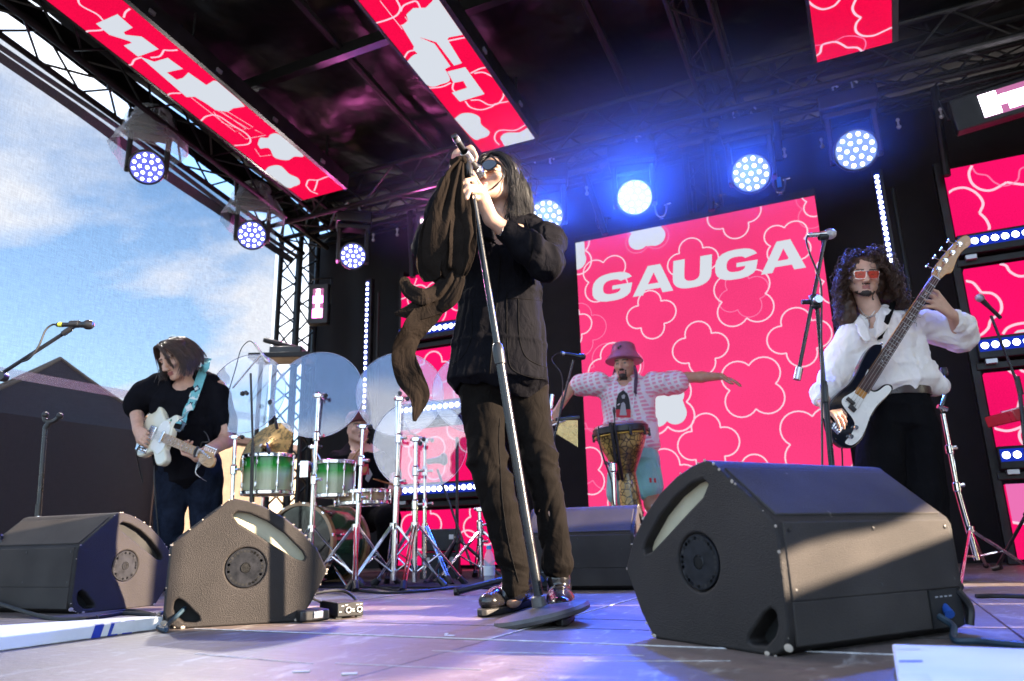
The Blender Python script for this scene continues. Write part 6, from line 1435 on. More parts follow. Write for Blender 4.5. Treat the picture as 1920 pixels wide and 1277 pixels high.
B.loft([nk, d_(1176, 728, .02), d_(1180, 790, .03), d_(1190, 850, .03)], [.08, .17, .15, .14], [.07, .09, .10, .10], RV)
dsr, der, dwr = d_(1122, 716, .02), d_(1072, 727, .05), d_(1046, 768, .0)
dsl, del_, dwl = d_(1228, 716, .02), d_(1289, 708, .0), d_(1352, 706, -.02)
B.chain([dsr, der, dwr], [.05, .042, .028], .02); B.chain([dsl, del_, d_(1315, 707, -.01), dwl], [.05, .042, .043, .029], .02)
hand(B, dwr, d_(1036, 786, -.02)-dwr, -NV-RV*.4, 1, [.25]*4, .2, 1.0); hand(B, dwl, d_(1392, 718, -.05)-dwl, UPZ-NV*.35, 1, [.22, .2, .22, .3], .25, 1.02, .2)
B.chain([d_(1165, 850, .03), d_(1160, 940, .03), d_(1150, 1060, .06)], [.08, .06, .045], .02); B.chain([d_(1212, 850, .03), d_(1220, 925, -.02), d_(1222, 945, -.01), d_(1246, 1000, .06), d_(1252, 1060, .10)], [.085, .062, .058, .060, .04], .02)
beard = lambda x, f, u: (f > .03) & (((np.abs(x) < .030) & (u < -.082)) | ((u < -.044) & (u > -.060) & (np.abs(x) < .032) & (f > .08)) | ((np.abs(x) > .024) & (np.abs(x) < .034) & (u < -.055) & (u > -.10)))
B.build('body', 'skin_tan', djm, skin_pick(hs, beard), ('lips', 'beard', 'eye'))
T = Sdf(*bounds8(d_, 1070, 1285, 690, 860, -.3, .3, .04), .006)
T.loft([d_(1176, 714, .02), d_(1176, 722, .02), d_(1178, 740, .02), d_(1182, 790, .02), d_(1187, 842, .02)], [.09, .19, .215, .205, .215], [.08, .10, .12, .13, .14], RV, .03)
T.chain([d_(1122, 720, .02), d_(1088, 722, .04)], [.095, .088], .03); T.chain([d_(1226, 720, .02), d_(1268, 718, .0)], [.095, .088], .03); T.ell(dP(0, .02, -.15), (.07, .08, .06), sub=True, k=.015)
T.disp(lambda P: fold(P, 5, .008, UPZ+RV*.2, 2, 1.2)+.004*vnoise(P*20)); ts = T.build('shirt', 'pink_check', djm); tv = bvh(ts)
P = [on_surface(tv, x, y, .004) for x, y in ((1158, 712), (1152, 740), (1152, 790), (1180, 792), (1186, 740), (1184, 714))]
def decal(tree, px, m, name, lift, parent):
    Q = [on_surface(tree, x, y, lift) for x, y in px]; Q = [q for q in Q if q is not None]
    if len(Q) > 2: c = sum(Q)/len(Q); MB().add([c]+Q, [(0, i+1, (i+1) % len(Q)+1) for i in range(len(Q))]).build(name, m, parent, smooth=180)
decal(tv, [(1160, 712), (1150, 728), (1152, 760), (1154, 792), (1182, 792), (1188, 760), (1190, 728), (1182, 710)], 'white_tee', 't_shirt_front', .006, djm)
decal(tv, [(1156+1*0, 750), (1160, 738), (1168, 733), (1176, 738), (1180, 750), (1182, 768), (1155, 768)], 'print_black', 'shirt_print', .010, djm); decal(tv, [(1155, 768), (1182, 768), (1182, 784), (1156, 784)], 'print_red', 'shirt_print', .011, djm)
decal(tv, [(1163, 757), (1168, 754), (1172, 758), (1175, 780), (1162, 780)], 'print_grey', 'shirt_print', .013, djm); decal(tv, [(1164, 741), (1168, 738), (1172, 742), (1171, 748), (1165, 748)], 'print_grey', 'shirt_print', .013, djm)
J = Sdf(*bounds8(d_, 1130, 1250, 830, 965, -.2, .3, .04), .006)
J.loft([d_(1188, 838, .02), d_(1188, 860, .02)], [.18, .19], [.13, .13], RV); J.chain([d_(1165, 865, .03), d_(1162, 925, .03)], [.11, .10], .02); J.chain([d_(1211, 862, .03), d_(1218, 915, -.01)], [.11, .098], .02)
J.disp(lambda P: fold(P, 5, .008, UPZ, 5, 1.2)); sh_ = J.build('shorts', 'mint', djm); decal(bvh(sh_), [(1217, 896), (1229, 897), (1230, 905), (1218, 905)], 'red_patch', 'leg_patch', .004, djm)
h0 = dP(0, -.022, .072); hu = unit(dax[2]-dax[1]*.20)
MB().lathe([(.150, -.050), (.152, -.046), (.118, .0), (.100, .03), (.097, .055), (.090, .085), (.075, .100), (0, .106)], h0, hu, 36).build('bucket_hat', 'hat', djm, smooth=50)
MB().lathe([(.148, -.051), (.105, -.004), (.09, .01)], h0, hu, 36, cap=False).build('hat_brim_lining', 'black_cloth', djm, smooth=50)
for i in range(5): p = h0+hu*(.045+.012*(i % 2))+unit(-NV-RV*.25)*.092+RV*(-.032+.016*i); MB().ball(p, .009, 8, 6, sc=(1, .6, 1.3)).build('hat_badge', 'black_plastic', djm)
S = Strands(); r_ = np.random.default_rng(3)
for i in range(22):
    sx = 1 if i % 3 else -1; a = dP(-sx*.078, -.02+r_.normal(0, .012), -.02); S.add(spline([a, a-UPZ*.07-NV*.03+RV*sx*.008+r_.normal(0, .006, 3), a-UPZ*.15-NV*.07+r_.normal(0, .008, 3)-RV*sx*.01, a-UPZ*(.20+.06*r_.random())-NV*.09+r_.normal(0, .01, 3)-RV*sx*.02], 6), .0055, .004, 5)
S.build('dread', djm, 'dreadlocks')
MB().lathe([(.036, -.009), (.0385, 0), (.036, .009)], d_(1330, 706.5, -.01), unit(dwl-del_), 20, cap=False).build('wristband', 'black_plastic', djm)
for a, b in (((1150, 1062), (1140, 1070)), ((1252, 1062), (1246, 1072))):
    p, q = d_(*a, .06), d_(*b, -.08); p[2] = .045; q[2] = .035; S_ = Sdf(*bounds([p, q], .08), .007); S_.cone(p, q, .042, .036, .01); S_.build('shoe', 'white_tee', djm)

# ================================================================== drummer, seated behind the kit
RD = 5.9
r__ = lambda x, y, o=0.0: at_d(x, y, RD, o)
drm = thing('person', 'drummer in a dark red cap seated behind the green drum kit', 'person', r__(680, 1070)*V3((1, 1, 0)))
lo, hi = bounds8(r__, 590, 760, 765, 1080, -.4, .35, .06); lo[2] = -.01
B = Sdf(lo, hi, .007)
mF = unit(-NV*.80+RV*.45+UPZ*.10); mc = r__(671, 806, .0); hs, mP, max_ = head(B, mc, mF, UPZ)
nk = r__(672, 842, .02); B.chain([mP(0, -.03, -.06), nk], [.062, .066], .02)
B.loft([nk, r__(672, 852, .02), r__(676, 900, .02), r__(680, 960, .02)], [.09, .18, .16, .16], [.07, .10, .11, .12], RV)
B.chain([r__(632, 862, .02), r__(622, 900, -.05), r__(655, 873, -.28)], [.055, .045, .03], .02); B.chain([r__(714, 862, .02), r__(740, 892, -.03), r__(738, 905, -.26)], [.055, .045, .03], .02)
hand(B, r__(655, 873, -.28), RV*.5+UPZ*.75-NV*.3, -NV, 1, [.9]*4, .6, 1.05); hand(B, r__(738, 905, -.26), RV*.1-UPZ*.5-NV*.6, -NV*.5+UPZ, -1, [.9]*4, .6, 1.05)
B.chain([r__(660, 965, .0), r__(640, 975, -.42), r__(645, 1060, -.38)], [.09, .065, .045], .02); B.chain([r__(700, 965, .0), r__(728, 975, -.40), r__(728, 1060, -.36)], [.09, .065, .045], .02)
B.build('body', 'skin', drm, skin_pick(hs), ('lips', 'brown_hair', 'eye'))
T = Sdf(*bounds8(r__, 590, 765, 835, 985, -.35, .35, .04), .007)
T.loft([r__(672, 846, .02), r__(672, 856, .02), r__(674, 900, .02), r__(680, 970, .02)], [.10, .20, .20, .20], [.09, .12, .14, .16], RV, .03); T.chain([r__(634, 866, .02), r__(622, 894, -.04)], [.085, .075], .03); T.chain([r__(712, 866, .02), r__(735, 890, -.03)], [.085, .075], .03)
T.ell(mP(0, .03, -.15), (.07, .07, .05), sub=True, k=.015); T.disp(lambda P: fold(P, 5, .009, UPZ, 2, 1.2)); tt = T.build('t_shirt', 'black_tee', drm)
for px, m in (([(675, 872), (690, 870), (692, 890), (678, 892)], 'print_red'), ([(680, 876), (688, 875), (688, 886), (681, 887)], 'amber'), ([(692, 878), (698, 890), (690, 905), (684, 898)], 'print_grey')): decal(bvh(tt), px, m, 'shirt_print', .006, drm)
J = Sdf(*bounds8(r__, 620, 760, 940, 1075, -.55, .25, .05), .009); J.chain([r__(662, 965, .0), r__(641, 973, -.42), r__(645, 1055, -.38)], [.12, .09, .07], .02); J.chain([r__(698, 965, .0), r__(728, 973, -.40), r__(728, 1055, -.36)], [.12, .09, .07], .02); J.build('trousers', 'black_trousers', drm)
M['cap_red'] = mat('cap_red', (.10, .018, .022), .7, 0, .25, 20); cu = unit(max_[2]-max_[1]*.05)
MB().lathe([(.094, 0), (.096, .03), (.090, .065), (.070, .095), (.03, .110), (0, .112)], mP(0, -.012, .045), cu, 28).build('cap', 'cap_red', drm, smooth=60)
MB().add([mP(.07*math.sin(a)*1.0, .065+.085*math.cos(a)*.9, .046+.004*math.cos(a)) for a in np.linspace(-1.5, 1.5, 12)]+[mP(.07*math.sin(a), .03+.06*math.cos(a), .05) for a in np.linspace(1.5, -1.5, 12)], [tuple(range(24))]).build('cap_peak', 'cap_red', drm)
MB().ball(mP(-.088, -.004, -.012), .011, 8, 6).build('ear_monitor', 'black_plastic', drm)
for P in (((655, 868, -.34), (690, 822, -.46)), ((740, 910, -.33), (700, 898, -.55))): tag(MB().rod(r__(*P[0]), r__(*P[1]), .007, .0045, n=8).build('drumstick', 'maple'), ('raised' if P[0][0] < 700 else 'lowered')+' wooden drumstick in the drummer hand', 'drumstick')
# ================================================================== stage monitors
def grain_mat(name, col, rough, strength, scale):
    m, nt, b = new_mat(name); N = nt.nodes.new; L = nt.links.new; tc = N('ShaderNodeTexCoord')
    n1 = N('ShaderNodeTexNoise'); n1.inputs['Scale'].default_value = scale; n1.inputs['Detail'].default_value = 2; n2 = N('ShaderNodeTexNoise'); n2.inputs['Scale'].default_value = 5; n2.inputs['Detail'].default_value = 8
    L(tc.outputs['Object'], n1.inputs['Vector']); L(tc.outputs['Object'], n2.inputs['Vector'])
    r1 = N('ShaderNodeMapRange'); r1.inputs[1].default_value = .35; r1.inputs[2].default_value = .7; L(n2.outputs[0], r1.inputs[0])
    mx = N('ShaderNodeMix'); mx.data_type = 'RGBA'; L(r1.outputs[0], mx.inputs[0]); mx.inputs[6].default_value = (*[c*.8 for c in col], 1); mx.inputs[7].default_value = (*[c*1.25 for c in col], 1)
    sc = N('ShaderNodeTexNoise'); sc.inputs['Scale'].default_value = 26; sc.inputs['Detail'].default_value = 5; mp = N('ShaderNodeMapping'); mp.inputs['Scale'].default_value = (1, 1, .35); L(tc.outputs['Object'], mp.inputs[0]); L(mp.outputs[0], sc.inputs['Vector'])
    r2 = N('ShaderNodeMapRange'); r2.inputs[1].default_value = .735; r2.inputs[2].default_value = .76; r2.inputs[4].default_value = .55; L(sc.outputs[0], r2.inputs[0])
    m2 = N('ShaderNodeMix'); m2.data_type = 'RGBA'; L(r2.outputs[0], m2.inputs[0]); L(mx.outputs[2], m2.inputs[6]); m2.inputs[7].default_value = (.16, .14, .12, 1); L(m2.outputs[2], b.inputs['Base Color'])
    b.inputs['Roughness'].default_value = rough; b.inputs['Specular IOR Level'].default_value = .25; bp = N('ShaderNodeBump'); bp.inputs['Strength'].default_value = strength; bp.inputs['Distance'].default_value = .004; L(n1.outputs[0], bp.inputs['Height']); L(bp.outputs[0], b.inputs['Normal']); M[name] = m
grain_mat('cabinet_paint', (.0235, .0200, .0185), .62, .75, 420); grain_mat('grille_cloth', (.040, .0345, .031), .8, .5, 420)
M['slot_pale'] = mat('slot_pale', (.42, .38, .26), .7, 0, .1, 12); M['slot_dark'] = mat('slot_dark', (.008, .008, .008), .8); M['chip'] = mat('chip', (.36, .30, .24), .8, 0, .2, 60)
M['port_grey'] = mat('port_grey', (.012, .0125, .015), .5, 0, .5, 35, spec=.15); M['blue_plug'] = mat('blue_plug', (.02, .08, .35), .35)
def monitor(label, corner, side, width, slot='slot_pale', sc=1.0, wl=.575):
    """floor wedge: corner = bottom corner between grille and the visible side; side = along that side away from the grille; width = along the grille"""
    c = V3(corner); U = unit(V3(side)*V3((1, 1, 0))); Wd = unit(V3(width)*V3((1, 1, 0))); Wd = unit(Wd-U*(Wd@U)); full = wl; wl = wl*sc; Z = UPZ
    t = thing('stage_monitor', label, 'stage monitor', c, 'wedge monitors on the stage floor')
    P = [(.0, .05), (.012, .016), (.045, .0), (.415, .0), (.455, .055), (.502, .150), (.506, .165), (.470, .235), (.420, .290), (.355, .342), (.290, .378), (.235, .398), (.190, .407), (.168, .402), (.155, .390), (.010, .268), (.002, .252)]
    P = [(x*sc, y*sc) for x, y in P]
    out = np.cross(U, Z); sgn = 1 if out@Wd > 0 else -1
    ax = lambda u, w, z: c+U*u*sc+Wd*w*sc+Z*z*sc
    b = MB(); k = len(P); vs = [c+U*x+Z*y for x, y in P]+[c+U*x+Z*y+Wd*wl for x, y in P]
    b.add(vs, [(i, (i+1) % k, (i+1) % k+k, i+k) for i in range(k)]+[tuple(range(k))[::-1], tuple(range(k, 2*k))])
    body = b.build('cabinet', 'cabinet_paint', t)
    # recesses in the visible side: handle slot, corner handle
    sl = [(.185, .352), (.20, .366), (.24, .358), (.30, .330), (.36, .288), (.42, .228), (.432, .208), (.425, .196), (.40, .203), (.34, .240), (.27, .285), (.205, .325)]
    hd = [(.028, .085), (.040, .093), (.058, .082), (.105, .035), (.110, .022), (.098, .016), (.062, .018), (.036, .038), (.026, .060)]
    for poly, dep in ((sl, .055), (hd, .07)):
        q = MB(); n = len(poly); q.add([ax(x, -.01, y) for x, y in poly]+[ax(x, dep, y) for x, y in poly], [(i, (i+1) % n, (i+1) % n+n, i+n) for i in range(n)]+[tuple(range(n))[::-1], tuple(range(n, 2*n))]); cut(body, q)
    pc = ax(.238, 0, .180); q = MB().lathe([(.066*sc, -.01), (.066*sc, .012)], pc, Wd, 36); cut(body, q)
    if body.data.materials: pass
    else: body.data.materials.append(M['cabinet_paint'])
    bv = body.modifiers.new('bevel', 'BEVEL'); bv.width = .007*sc; bv.segments = 3; bv.limit_method = 'ANGLE'; bv.angle_limit = R(38)
    for poly, dep, mm in ((sl, .030, slot), (hd, .05, 'slot_dark')):
        n = len(poly); cx, cy = np.mean([p[0] for p in poly]), np.mean([p[1] for p in poly]); MB().add([ax(cx+(x-cx)*1.02, dep, cy+(y-cy)*1.02) for x, y in poly], [tuple(range(n))]).build('slot_liner', mm, t, smooth=0)
    MB().lathe([(.0, .004), (.017, .004), (.017, .0015), (.0625, .0015), (.064, .004), (.064, .011)][::1], pc, Wd, 40, cap=False).build('port_plate', 'port_grey', t)
    MB().lathe([(.0155, 0), (.0165, .002)], pc+Wd*-.0005, Wd, 24, cap=False).build('port_rim', 'black_plastic', t)
    MB().lathe([(0, .0), (.0155, .0)], pc+Wd*.0008, Wd, 24).build('port_mouth', 'slot_dark', t)
    hm = MB().lathe([(0, 0), (.0046, .0)], (0, 0, 0), (0, 0, 1), 8).mesh('port_hole')
    for i in range(30):
        a = 2*math.pi*i/30; share('port_hole', hm, mtx(pc+U*math.cos(a)*.054*sc+Z*math.sin(a)*.054*sc+Wd*.0010, U, Z, -Wd if True else Wd), 'slot_dark', t)
    # grille: lower upright and upper slanted plates inside a frame
    e = .022
    def plate(u0, z0, u1, z1, name, x0=.020, x1=None, lift=.004):
        x1 = (full-.020) if x1 is None else x1; d = unit(U*(u1-u0)+Z*(z1-z0)); n = unit(np.cross(Wd, d)); n = n if n@(-U+Z*.3) > 0 else -n
        A = [ax(u0, x0, z0), ax(u0, x1, z0), ax(u1, x1, z1), ax(u1, x0, z1)]; MB().add([p-n*.004 for p in A]+[p+n*lift for p in A], [(0, 1, 2, 3), (4, 5, 6, 7), (0, 1, 5, 4), (1, 2, 6, 5), (2, 3, 7, 6), (3, 0, 4, 7)]).build(name, 'grille_cloth', t, bevel=.003)
    plate(.001, .105, .004, .262, 'grille'); plate(.001, .020, .001, .105, 'grille', x1=full-.15); plate(.018, .276, .150, .385, 'grille')
    # connector bay at the far bottom corner
    MB().box(ax(-.0015, full-.085, .062), (.004, .12*sc, .082*sc), (U, Wd, Z)).build('connector_bay', 'slot_dark', t)
    for i in range(4): MB().box(ax(-.0042, full-.12+.018*i, .088), (.001, .010*sc, .003*sc), (U, Wd, Z)).build('connector_mark', 'print_grey', t)
    MB().tube(spline([ax(.0, full-.03, .10), ax(-.012, full-.01, .06), ax(-.008, full-.015, .02)], 6), .010*sc, 8).build('corner_handle', 'black_plastic', t)
    MB().rod(ax(-.02, full-.105, .05), ax(.0, full-.09, .065), .011*sc, .009*sc, 12).build('plug', 'blue_plug', t)
    for (u, w, z, r_) in ((.003, -.0008, .020, .010), (.06, -.0008, .004, .006), (.41, -.0008, .006, .006)): MB().ball(ax(u, w, z), r_*sc, 7, 5, ax=(U, Wd, Z), sc=(1.2, .12, .8)).build('paint_chip', 'chip', t)
    r_ = np.random.default_rng(int(abs(c[0])*1000))
    for q in range(26):                                             # worn paint along the edges of the visible side
        k0 = r_.integers(0, len(P)); a, b_2 = P[k0], P[(k0+1) % len(P)]; tt = r_.random(); x_, y_ = a[0]+(b_2[0]-a[0])*tt, a[1]+(b_2[1]-a[1])*tt
        MB().ball(c+U*x_+Z*y_+Wd*r_.uniform(.0, .004), r_.uniform(.0012, .0034), 6, 4, ax=(U, Wd, Z), sc=(r_.uniform(.8, 2.4), .6, r_.uniform(.6, 1.6))).build('paint_chip', 'chip', t)
    for w in (.035, full*.5, full-.035):
        for z in (.125, .245): MB().lathe([(.0048, 0), (.0048, .0015), (.002, .002)], ax(-.001, w, z), -U, 8).build('screw', 'black_plastic', t)
    return t, ax
ml, axl = monitor('scuffed grey wedge monitor left of the singer, its side lit by the sun', at_floor(304, 1181), RV*.93+NV*.36, -RV*.36+NV*.93, 'slot_pale', 1.0)
mr_, axr = monitor('biggest wedge monitor, right of the singer in front of the bassist', at_floor(1484, 1236), -RV*.50+NV*.866, RV*.866+NV*.50, 'slot_pale', 1.04, .62)
mo, axo = monitor('wedge monitor at the left edge of the picture, its right end half in sun', at_floor(130, 1153), RV*.40+NV*.92, -RV*.92+NV*.40, 'slot_dark', 1.0, .62)
mb, axb = monitor('wedge monitor in shade behind the singer shoes, in front of the hand drum', at_floor(1196, 1107), RV*.32+NV*.95, -RV*.95+NV*.32, 'slot_dark', 1.0)
def cable(P, r, m, label, n=6): return tag(MB().tube(spline(P, n), r, 7).build('cable', m), label, 'cable')
fz = lambda x, y, z=.008: at_floor(x, y, z)
cable([axr(-.02, .47, .05), axr(-.05, .47, .03), fz(1790, 1200), fz(1830, 1202), fz(1870, 1206), fz(1930, 1212)], .008, 'blue_cable', 'blue and black cable leaving the biggest wedge monitor to the right')
cable([axl(.06, .03, .06), axl(.02, -.05, .02), fz(310, 1182), fz(292, 1170), fz(300, 1150), fz(330, 1148)], .007, 'blue_cable', 'blue grey cable looping at the corner of the sunlit wedge monitor')
cable([axo(-.02, .47, .05), fz(88, 1158), fz(160, 1160), fz(230, 1150), fz(290, 1153)], .008, 'cable', 'black cable running from the left wedge monitor along the white board')
cable([fz(180, 1158), fz(205, 1150), fz(240, 1145), fz(275, 1150), fz(300, 1158)], .008, 'cable', 'second black cable curling between the two left wedge monitors')
cable([fz(1830, 1118), fz(1870, 1117), fz(1940, 1119)], .008, 'cable', 'black cable lying across the floor behind the biggest monitor')
cable([fz(700, 1100), fz(760, 1108), fz(830, 1104), fz(900, 1098), fz(960, 1100), fz(1060, 1108)], .007, 'cable', 'black cable along the front of the drum stands')
cable([fz(580, 1112), fz(650, 1106), fz(720, 1111), fz(790, 1108), fz(850, 1101)], .007, 'cable', 'black cable lying at the front edge of the drum carpet')

# ---- white boards with tape at the front edge
wb = thing('cover_board', 'white board with blue tape strips on the stage edge at lower left', 'board', at_floor(0, 1190), 'white boards at the stage edge')
P0, P1 = at_floor(-300, 1262), at_floor(312, 1178); dv = unit(P1-P0); nv_ = np.cross(UPZ, dv); hz = .035
A = [P0, P1, P1+nv_*.10, P0+nv_*.75]; MB().add(A+[p+UPZ*hz for p in A], [(0, 3, 2, 1), (4, 5, 6, 7), (0, 1, 5, 4), (1, 2, 6, 5), (2, 3, 7, 6), (3, 0, 4, 7)]).build('board', 'white_board', wb, bevel=.003)
for x, w in ((15, .030), (128, .034), (238, .034)):
    q = at_floor(x, 1190); u = (q-P0)@dv; a = P0+dv*u-nv_*.0012
    MB().add([a, a+dv*w, a+dv*(w+.01)+UPZ*hz, a+dv*.01+UPZ*hz], [(0, 1, 2, 3)]).build('tape', 'blue_tape', wb, smooth=0); MB().add([a+UPZ*(hz+.001)+dv*.01, a+UPZ*(hz+.001)+dv*(w+.01), a+UPZ*(hz+.001)+dv*(w+.02)+nv_*.02, a+UPZ*(hz+.001)+dv*.02+nv_*.02], [(0, 1, 2, 3)]).build('tape', 'blue_tape', wb, smooth=0)
MB().add([P1-dv*.20-nv_*.0016+UPZ*.004, P1-nv_*.0016+UPZ*.002, P1-nv_*.0016+UPZ*(hz+.001), P1-dv*.19-nv_*.0016+UPZ*(hz+.001)], [(0, 1, 2, 3)]).build('tape', 'white_tape', wb, smooth=0)
wr_ = thing('cover_board', 'white board in the lower right corner in front of the biggest monitor', 'board', at_floor(1800, 1240), 'white boards at the stage edge')
hz = .045; A = [at_floor(1672, 1207, hz), at_floor(2060, 1221, hz), at_floor(2250, 1420, hz), at_floor(1712, 1420, hz)]; A = [V3((p[0], p[1], 0)) for p in A]
MB().add(A+[p+UPZ*hz for p in A], [(0, 3, 2, 1), (4, 5, 6, 7), (0, 1, 5, 4), (1, 2, 6, 5), (2, 3, 7, 6), (3, 0, 4, 7)]).build('board', 'white_board', wr_, bevel=.004)
for y0, y1, m in ((1215, 1218, 'white_tape'), (1238, 1241, 'blue_tape')):
    MB().add([at_floor(1680+(y0-1210)*.2, y0, hz+.0008), at_floor(1724+(y0-1215)*.2, y0, hz+.0008), at_floor(1726+(y0-1215)*.2, y1, hz+.0008), at_floor(1680+(y1-1210)*.2, y1, hz+.0008)], [(0, 1, 2, 3)]).build('tape', m, wr_, smooth=0)
MB().add([at_floor(1682, 1262, hz+.0008), at_floor(1740, 1262, hz+.0008), at_floor(1752, 1285, hz+.0008), at_floor(1688, 1285, hz+.0008)], [(0, 1, 2, 3)]).build('tape', 'white_tape', wr_, smooth=0)

# ---- little boxes on the floor by the sunlit monitor
bx = thing('audio_box', 'small black audio box with two sockets on the floor right of the sunlit monitor', 'audio box', at_floor(640, 1162))
o = at_floor(632, 1161); X = unit(at_floor(681, 1157)-o); Yv = np.cross(UPZ, X); Hh = .047; w_ = np.linalg.norm(at_floor(681, 1157)-o)
MB().box(o+X*w_/2+Yv*.09+UPZ*(Hh/2+.006), (w_, .18, Hh), (X, Yv, UPZ)).build('case', 'black_paint', bx, bevel=.003)
for u in (.42, .84): MB().lathe([(.0105, 0), (.0105, .004), (.0075, .004), (.006, .001)], o+X*w_*u+UPZ*(Hh*.5+.004)-Yv*.0005, -Yv, 14).build('socket', 'steel', bx); MB().lathe([(0, 0), (.0055, 0)], o+X*w_*u+UPZ*(Hh*.5+.004)-Yv*.003, -Yv, 12).build('socket_hole', 'slot_dark', bx)
for u, z in ((.2, .75), (.35, .82), (.6, .5), (.62, .36), (.76, .8), (.9, .82), (.12, .35)): MB().box(o+X*w_*u+UPZ*Hh*z+UPZ*.006-Yv*.0006, (.009, .001, .003), (X, Yv, UPZ)).build('mark', 'print_grey', bx)
for u in (.1, .9): MB().box(o+X*w_*u+Yv*.02+UPZ*.003, (.02, .02, .006), (X, Yv, UPZ)).build('foot', 'black_plastic', bx)
cable([o+X*.02+Yv*.17+UPZ*.04, o-X*.05+Yv*.14+UPZ*.075, o+X*.06+Yv*.12+UPZ*.085, o+X*w_+Yv*.06+UPZ*.05, o+X*(w_+.02)+Yv*.1+UPZ*.01], .006, 'cable', 'black cable arching over the small audio box')
pd_ = thing('foot_pedal', 'small black foot pedal beside the bottom right corner of the sunlit monitor', 'pedal', at_floor(580, 1167))
o2 = at_floor(566, 1168); MB().box(o2+X*.045+Yv*.05+UPZ*.020, (.10, .10, .036), (X, Yv, UPZ)).build('case', 'black_plastic', pd_, bevel=.006); MB().box(o2+X*.055-Yv*.0025+UPZ*.022, (.032, .003, .024), (X, Yv, UPZ)).build('face_plate', 'steel', pd_, bevel=.002)

# ================================================================== stands and microphones
def tripod(t, base, r, h, m='black_plastic', n=3, rot=0.0, hub=None, foot='black_plastic', lr=.010, brace=False):
    base = V3(base)
    for k in range(n):
        a = rot+2*math.pi*k/n; d = V3((math.cos(a), math.sin(a), 0)); f = base+d*r+UPZ*.012; top = base+UPZ*h
        lg = MB().rod(top+d*.02, f, lr, lr, 8).build('leg', m, t); MB().rod(f+UPZ*.012-d*.035, f+d*.02, lr*1.5, lr*1.4, 8).build('foot', foot, lg)
        if brace: MB().rod(base+UPZ*(h*.30), top*.45+f*.55, lr*.7, n=6).build('brace', m, t)
    MB().lathe([(.018, -.02), (.022, -.015), (.022, .02), (.016, .03)], base+UPZ*h, UPZ, 12).build('hub', m, t)
def mic_on(label, tail, nose, r=.0125, grille='grille_steel', body='black_plastic', tape=None):
    t = thing('microphone', label, 'microphone', tail); a, b = V3(tail), V3(nose); d = unit(b-a); L_ = np.linalg.norm(b-a)
    MB().lathe([(.008, 0), (r*.85, .003), (r*.9, L_*.45), (r*1.25, L_-.045), (r*1.3, L_-.04)], a, d, 16).build('handle', body, t)
    MB().lathe([(r*1.35, 0), (r*1.85, .012), (r*1.9, .022), (r*1.7, .034), (r*1.1, .044), (0, .047)], b-d*.042, d, 16).build('grille', grille, t)
    if tape: MB().lathe([(r*.98, 0), (r*.98, .018)], a+d*.012, d, 14, cap=False).build('tape_band', tape, t)
    return t
M['tape_yellow'] = mat('tape_yellow', (.55, .62, .05), .5)
# bassist's stand, boom and microphone
p_ = lambda d: (lambda x, y, o=0.0: at_d(x, y, d, o))
m3 = p_(3.2); t = thing('microphone_stand', 'black boom microphone stand between the singer and the bassist', 'microphone stand', m3(1556, 900)*V3((1, 1, 0)))
jx_ = m3(1528, 566); MB().rod(m3(1546, 452), m3(1495, 708), .0085, n=12).build('boom', 'pole_blue', t); MB().rod(m3(1499, 690), m3(1494, 712), .0165, .0165, 12).build('boom_weight', 'steel', t)
MB().rod(m3(1532, 575, .01), m3(1545, 720, .01), .0095, n=12).build('upper_tube', 'pole_blue', t); bt_ = m3(1578, 1075, .01); MB().rod(m3(1545, 715, .01), bt_, .0125, n=12).build('lower_tube', 'pole_blue', t)
MB().lathe([(.0125, -.05), (.016, -.045), (.0165, .03), (.011, .04)], m3(1546, 735, .01), unit(m3(1532, 575)-m3(1545, 720)), 14).build('clutch', 'black_plastic', t)
MB().box(jx_, (.045, .035, .065), (RV, NV, UPZ)).build('boom_joint', 'black_plastic', t, bevel=.008); MB().rod(jx_+NV*-.02, jx_-NV*.045, .018, n=16).build('joint_knob', 'steel', t); MB().rod(jx_-RV*.02, jx_-RV*.06, .011, n=10).build('wing_knob', 'black_plastic', t)
tripod(t, V3((bt_[0], bt_[1], 0)), .32, .30, 'black_plastic', rot=.4); MB().rod(bt_, V3((bt_[0], bt_[1], .05)), .0125).build('foot_tube', 'pole_blue', t)
MB().lathe([(.013, -.02), (.017, -.018), (.018, .02), (.015, .022)], m3(1543, 444), unit(m3(1560, 436)-m3(1520, 440)), 14, cap=False).build('clip', 'black_plastic', t)
M['mic_silver'] = mat('mic_silver', (.58, .55, .50), .32, .85, .1, 20)
mic_on('silver vocal microphone on the boom stand before the bassist', m3(1515, 441), m3(1565, 438), .0135, 'grille_steel', 'mic_silver')
cable([m3(1515, 441), m3(1512, 452), m3(1518, 475, -.02), m3(1532, 510, -.02), m3(1540, 545, -.03), m3(1540, 640, -.02), m3(1541, 760, -.02), m3(1542, 900, -.02), m3(1545, 1060, -.02)], .0045, 'cable', 'thin cable looping from the silver microphone down its stand', 8)
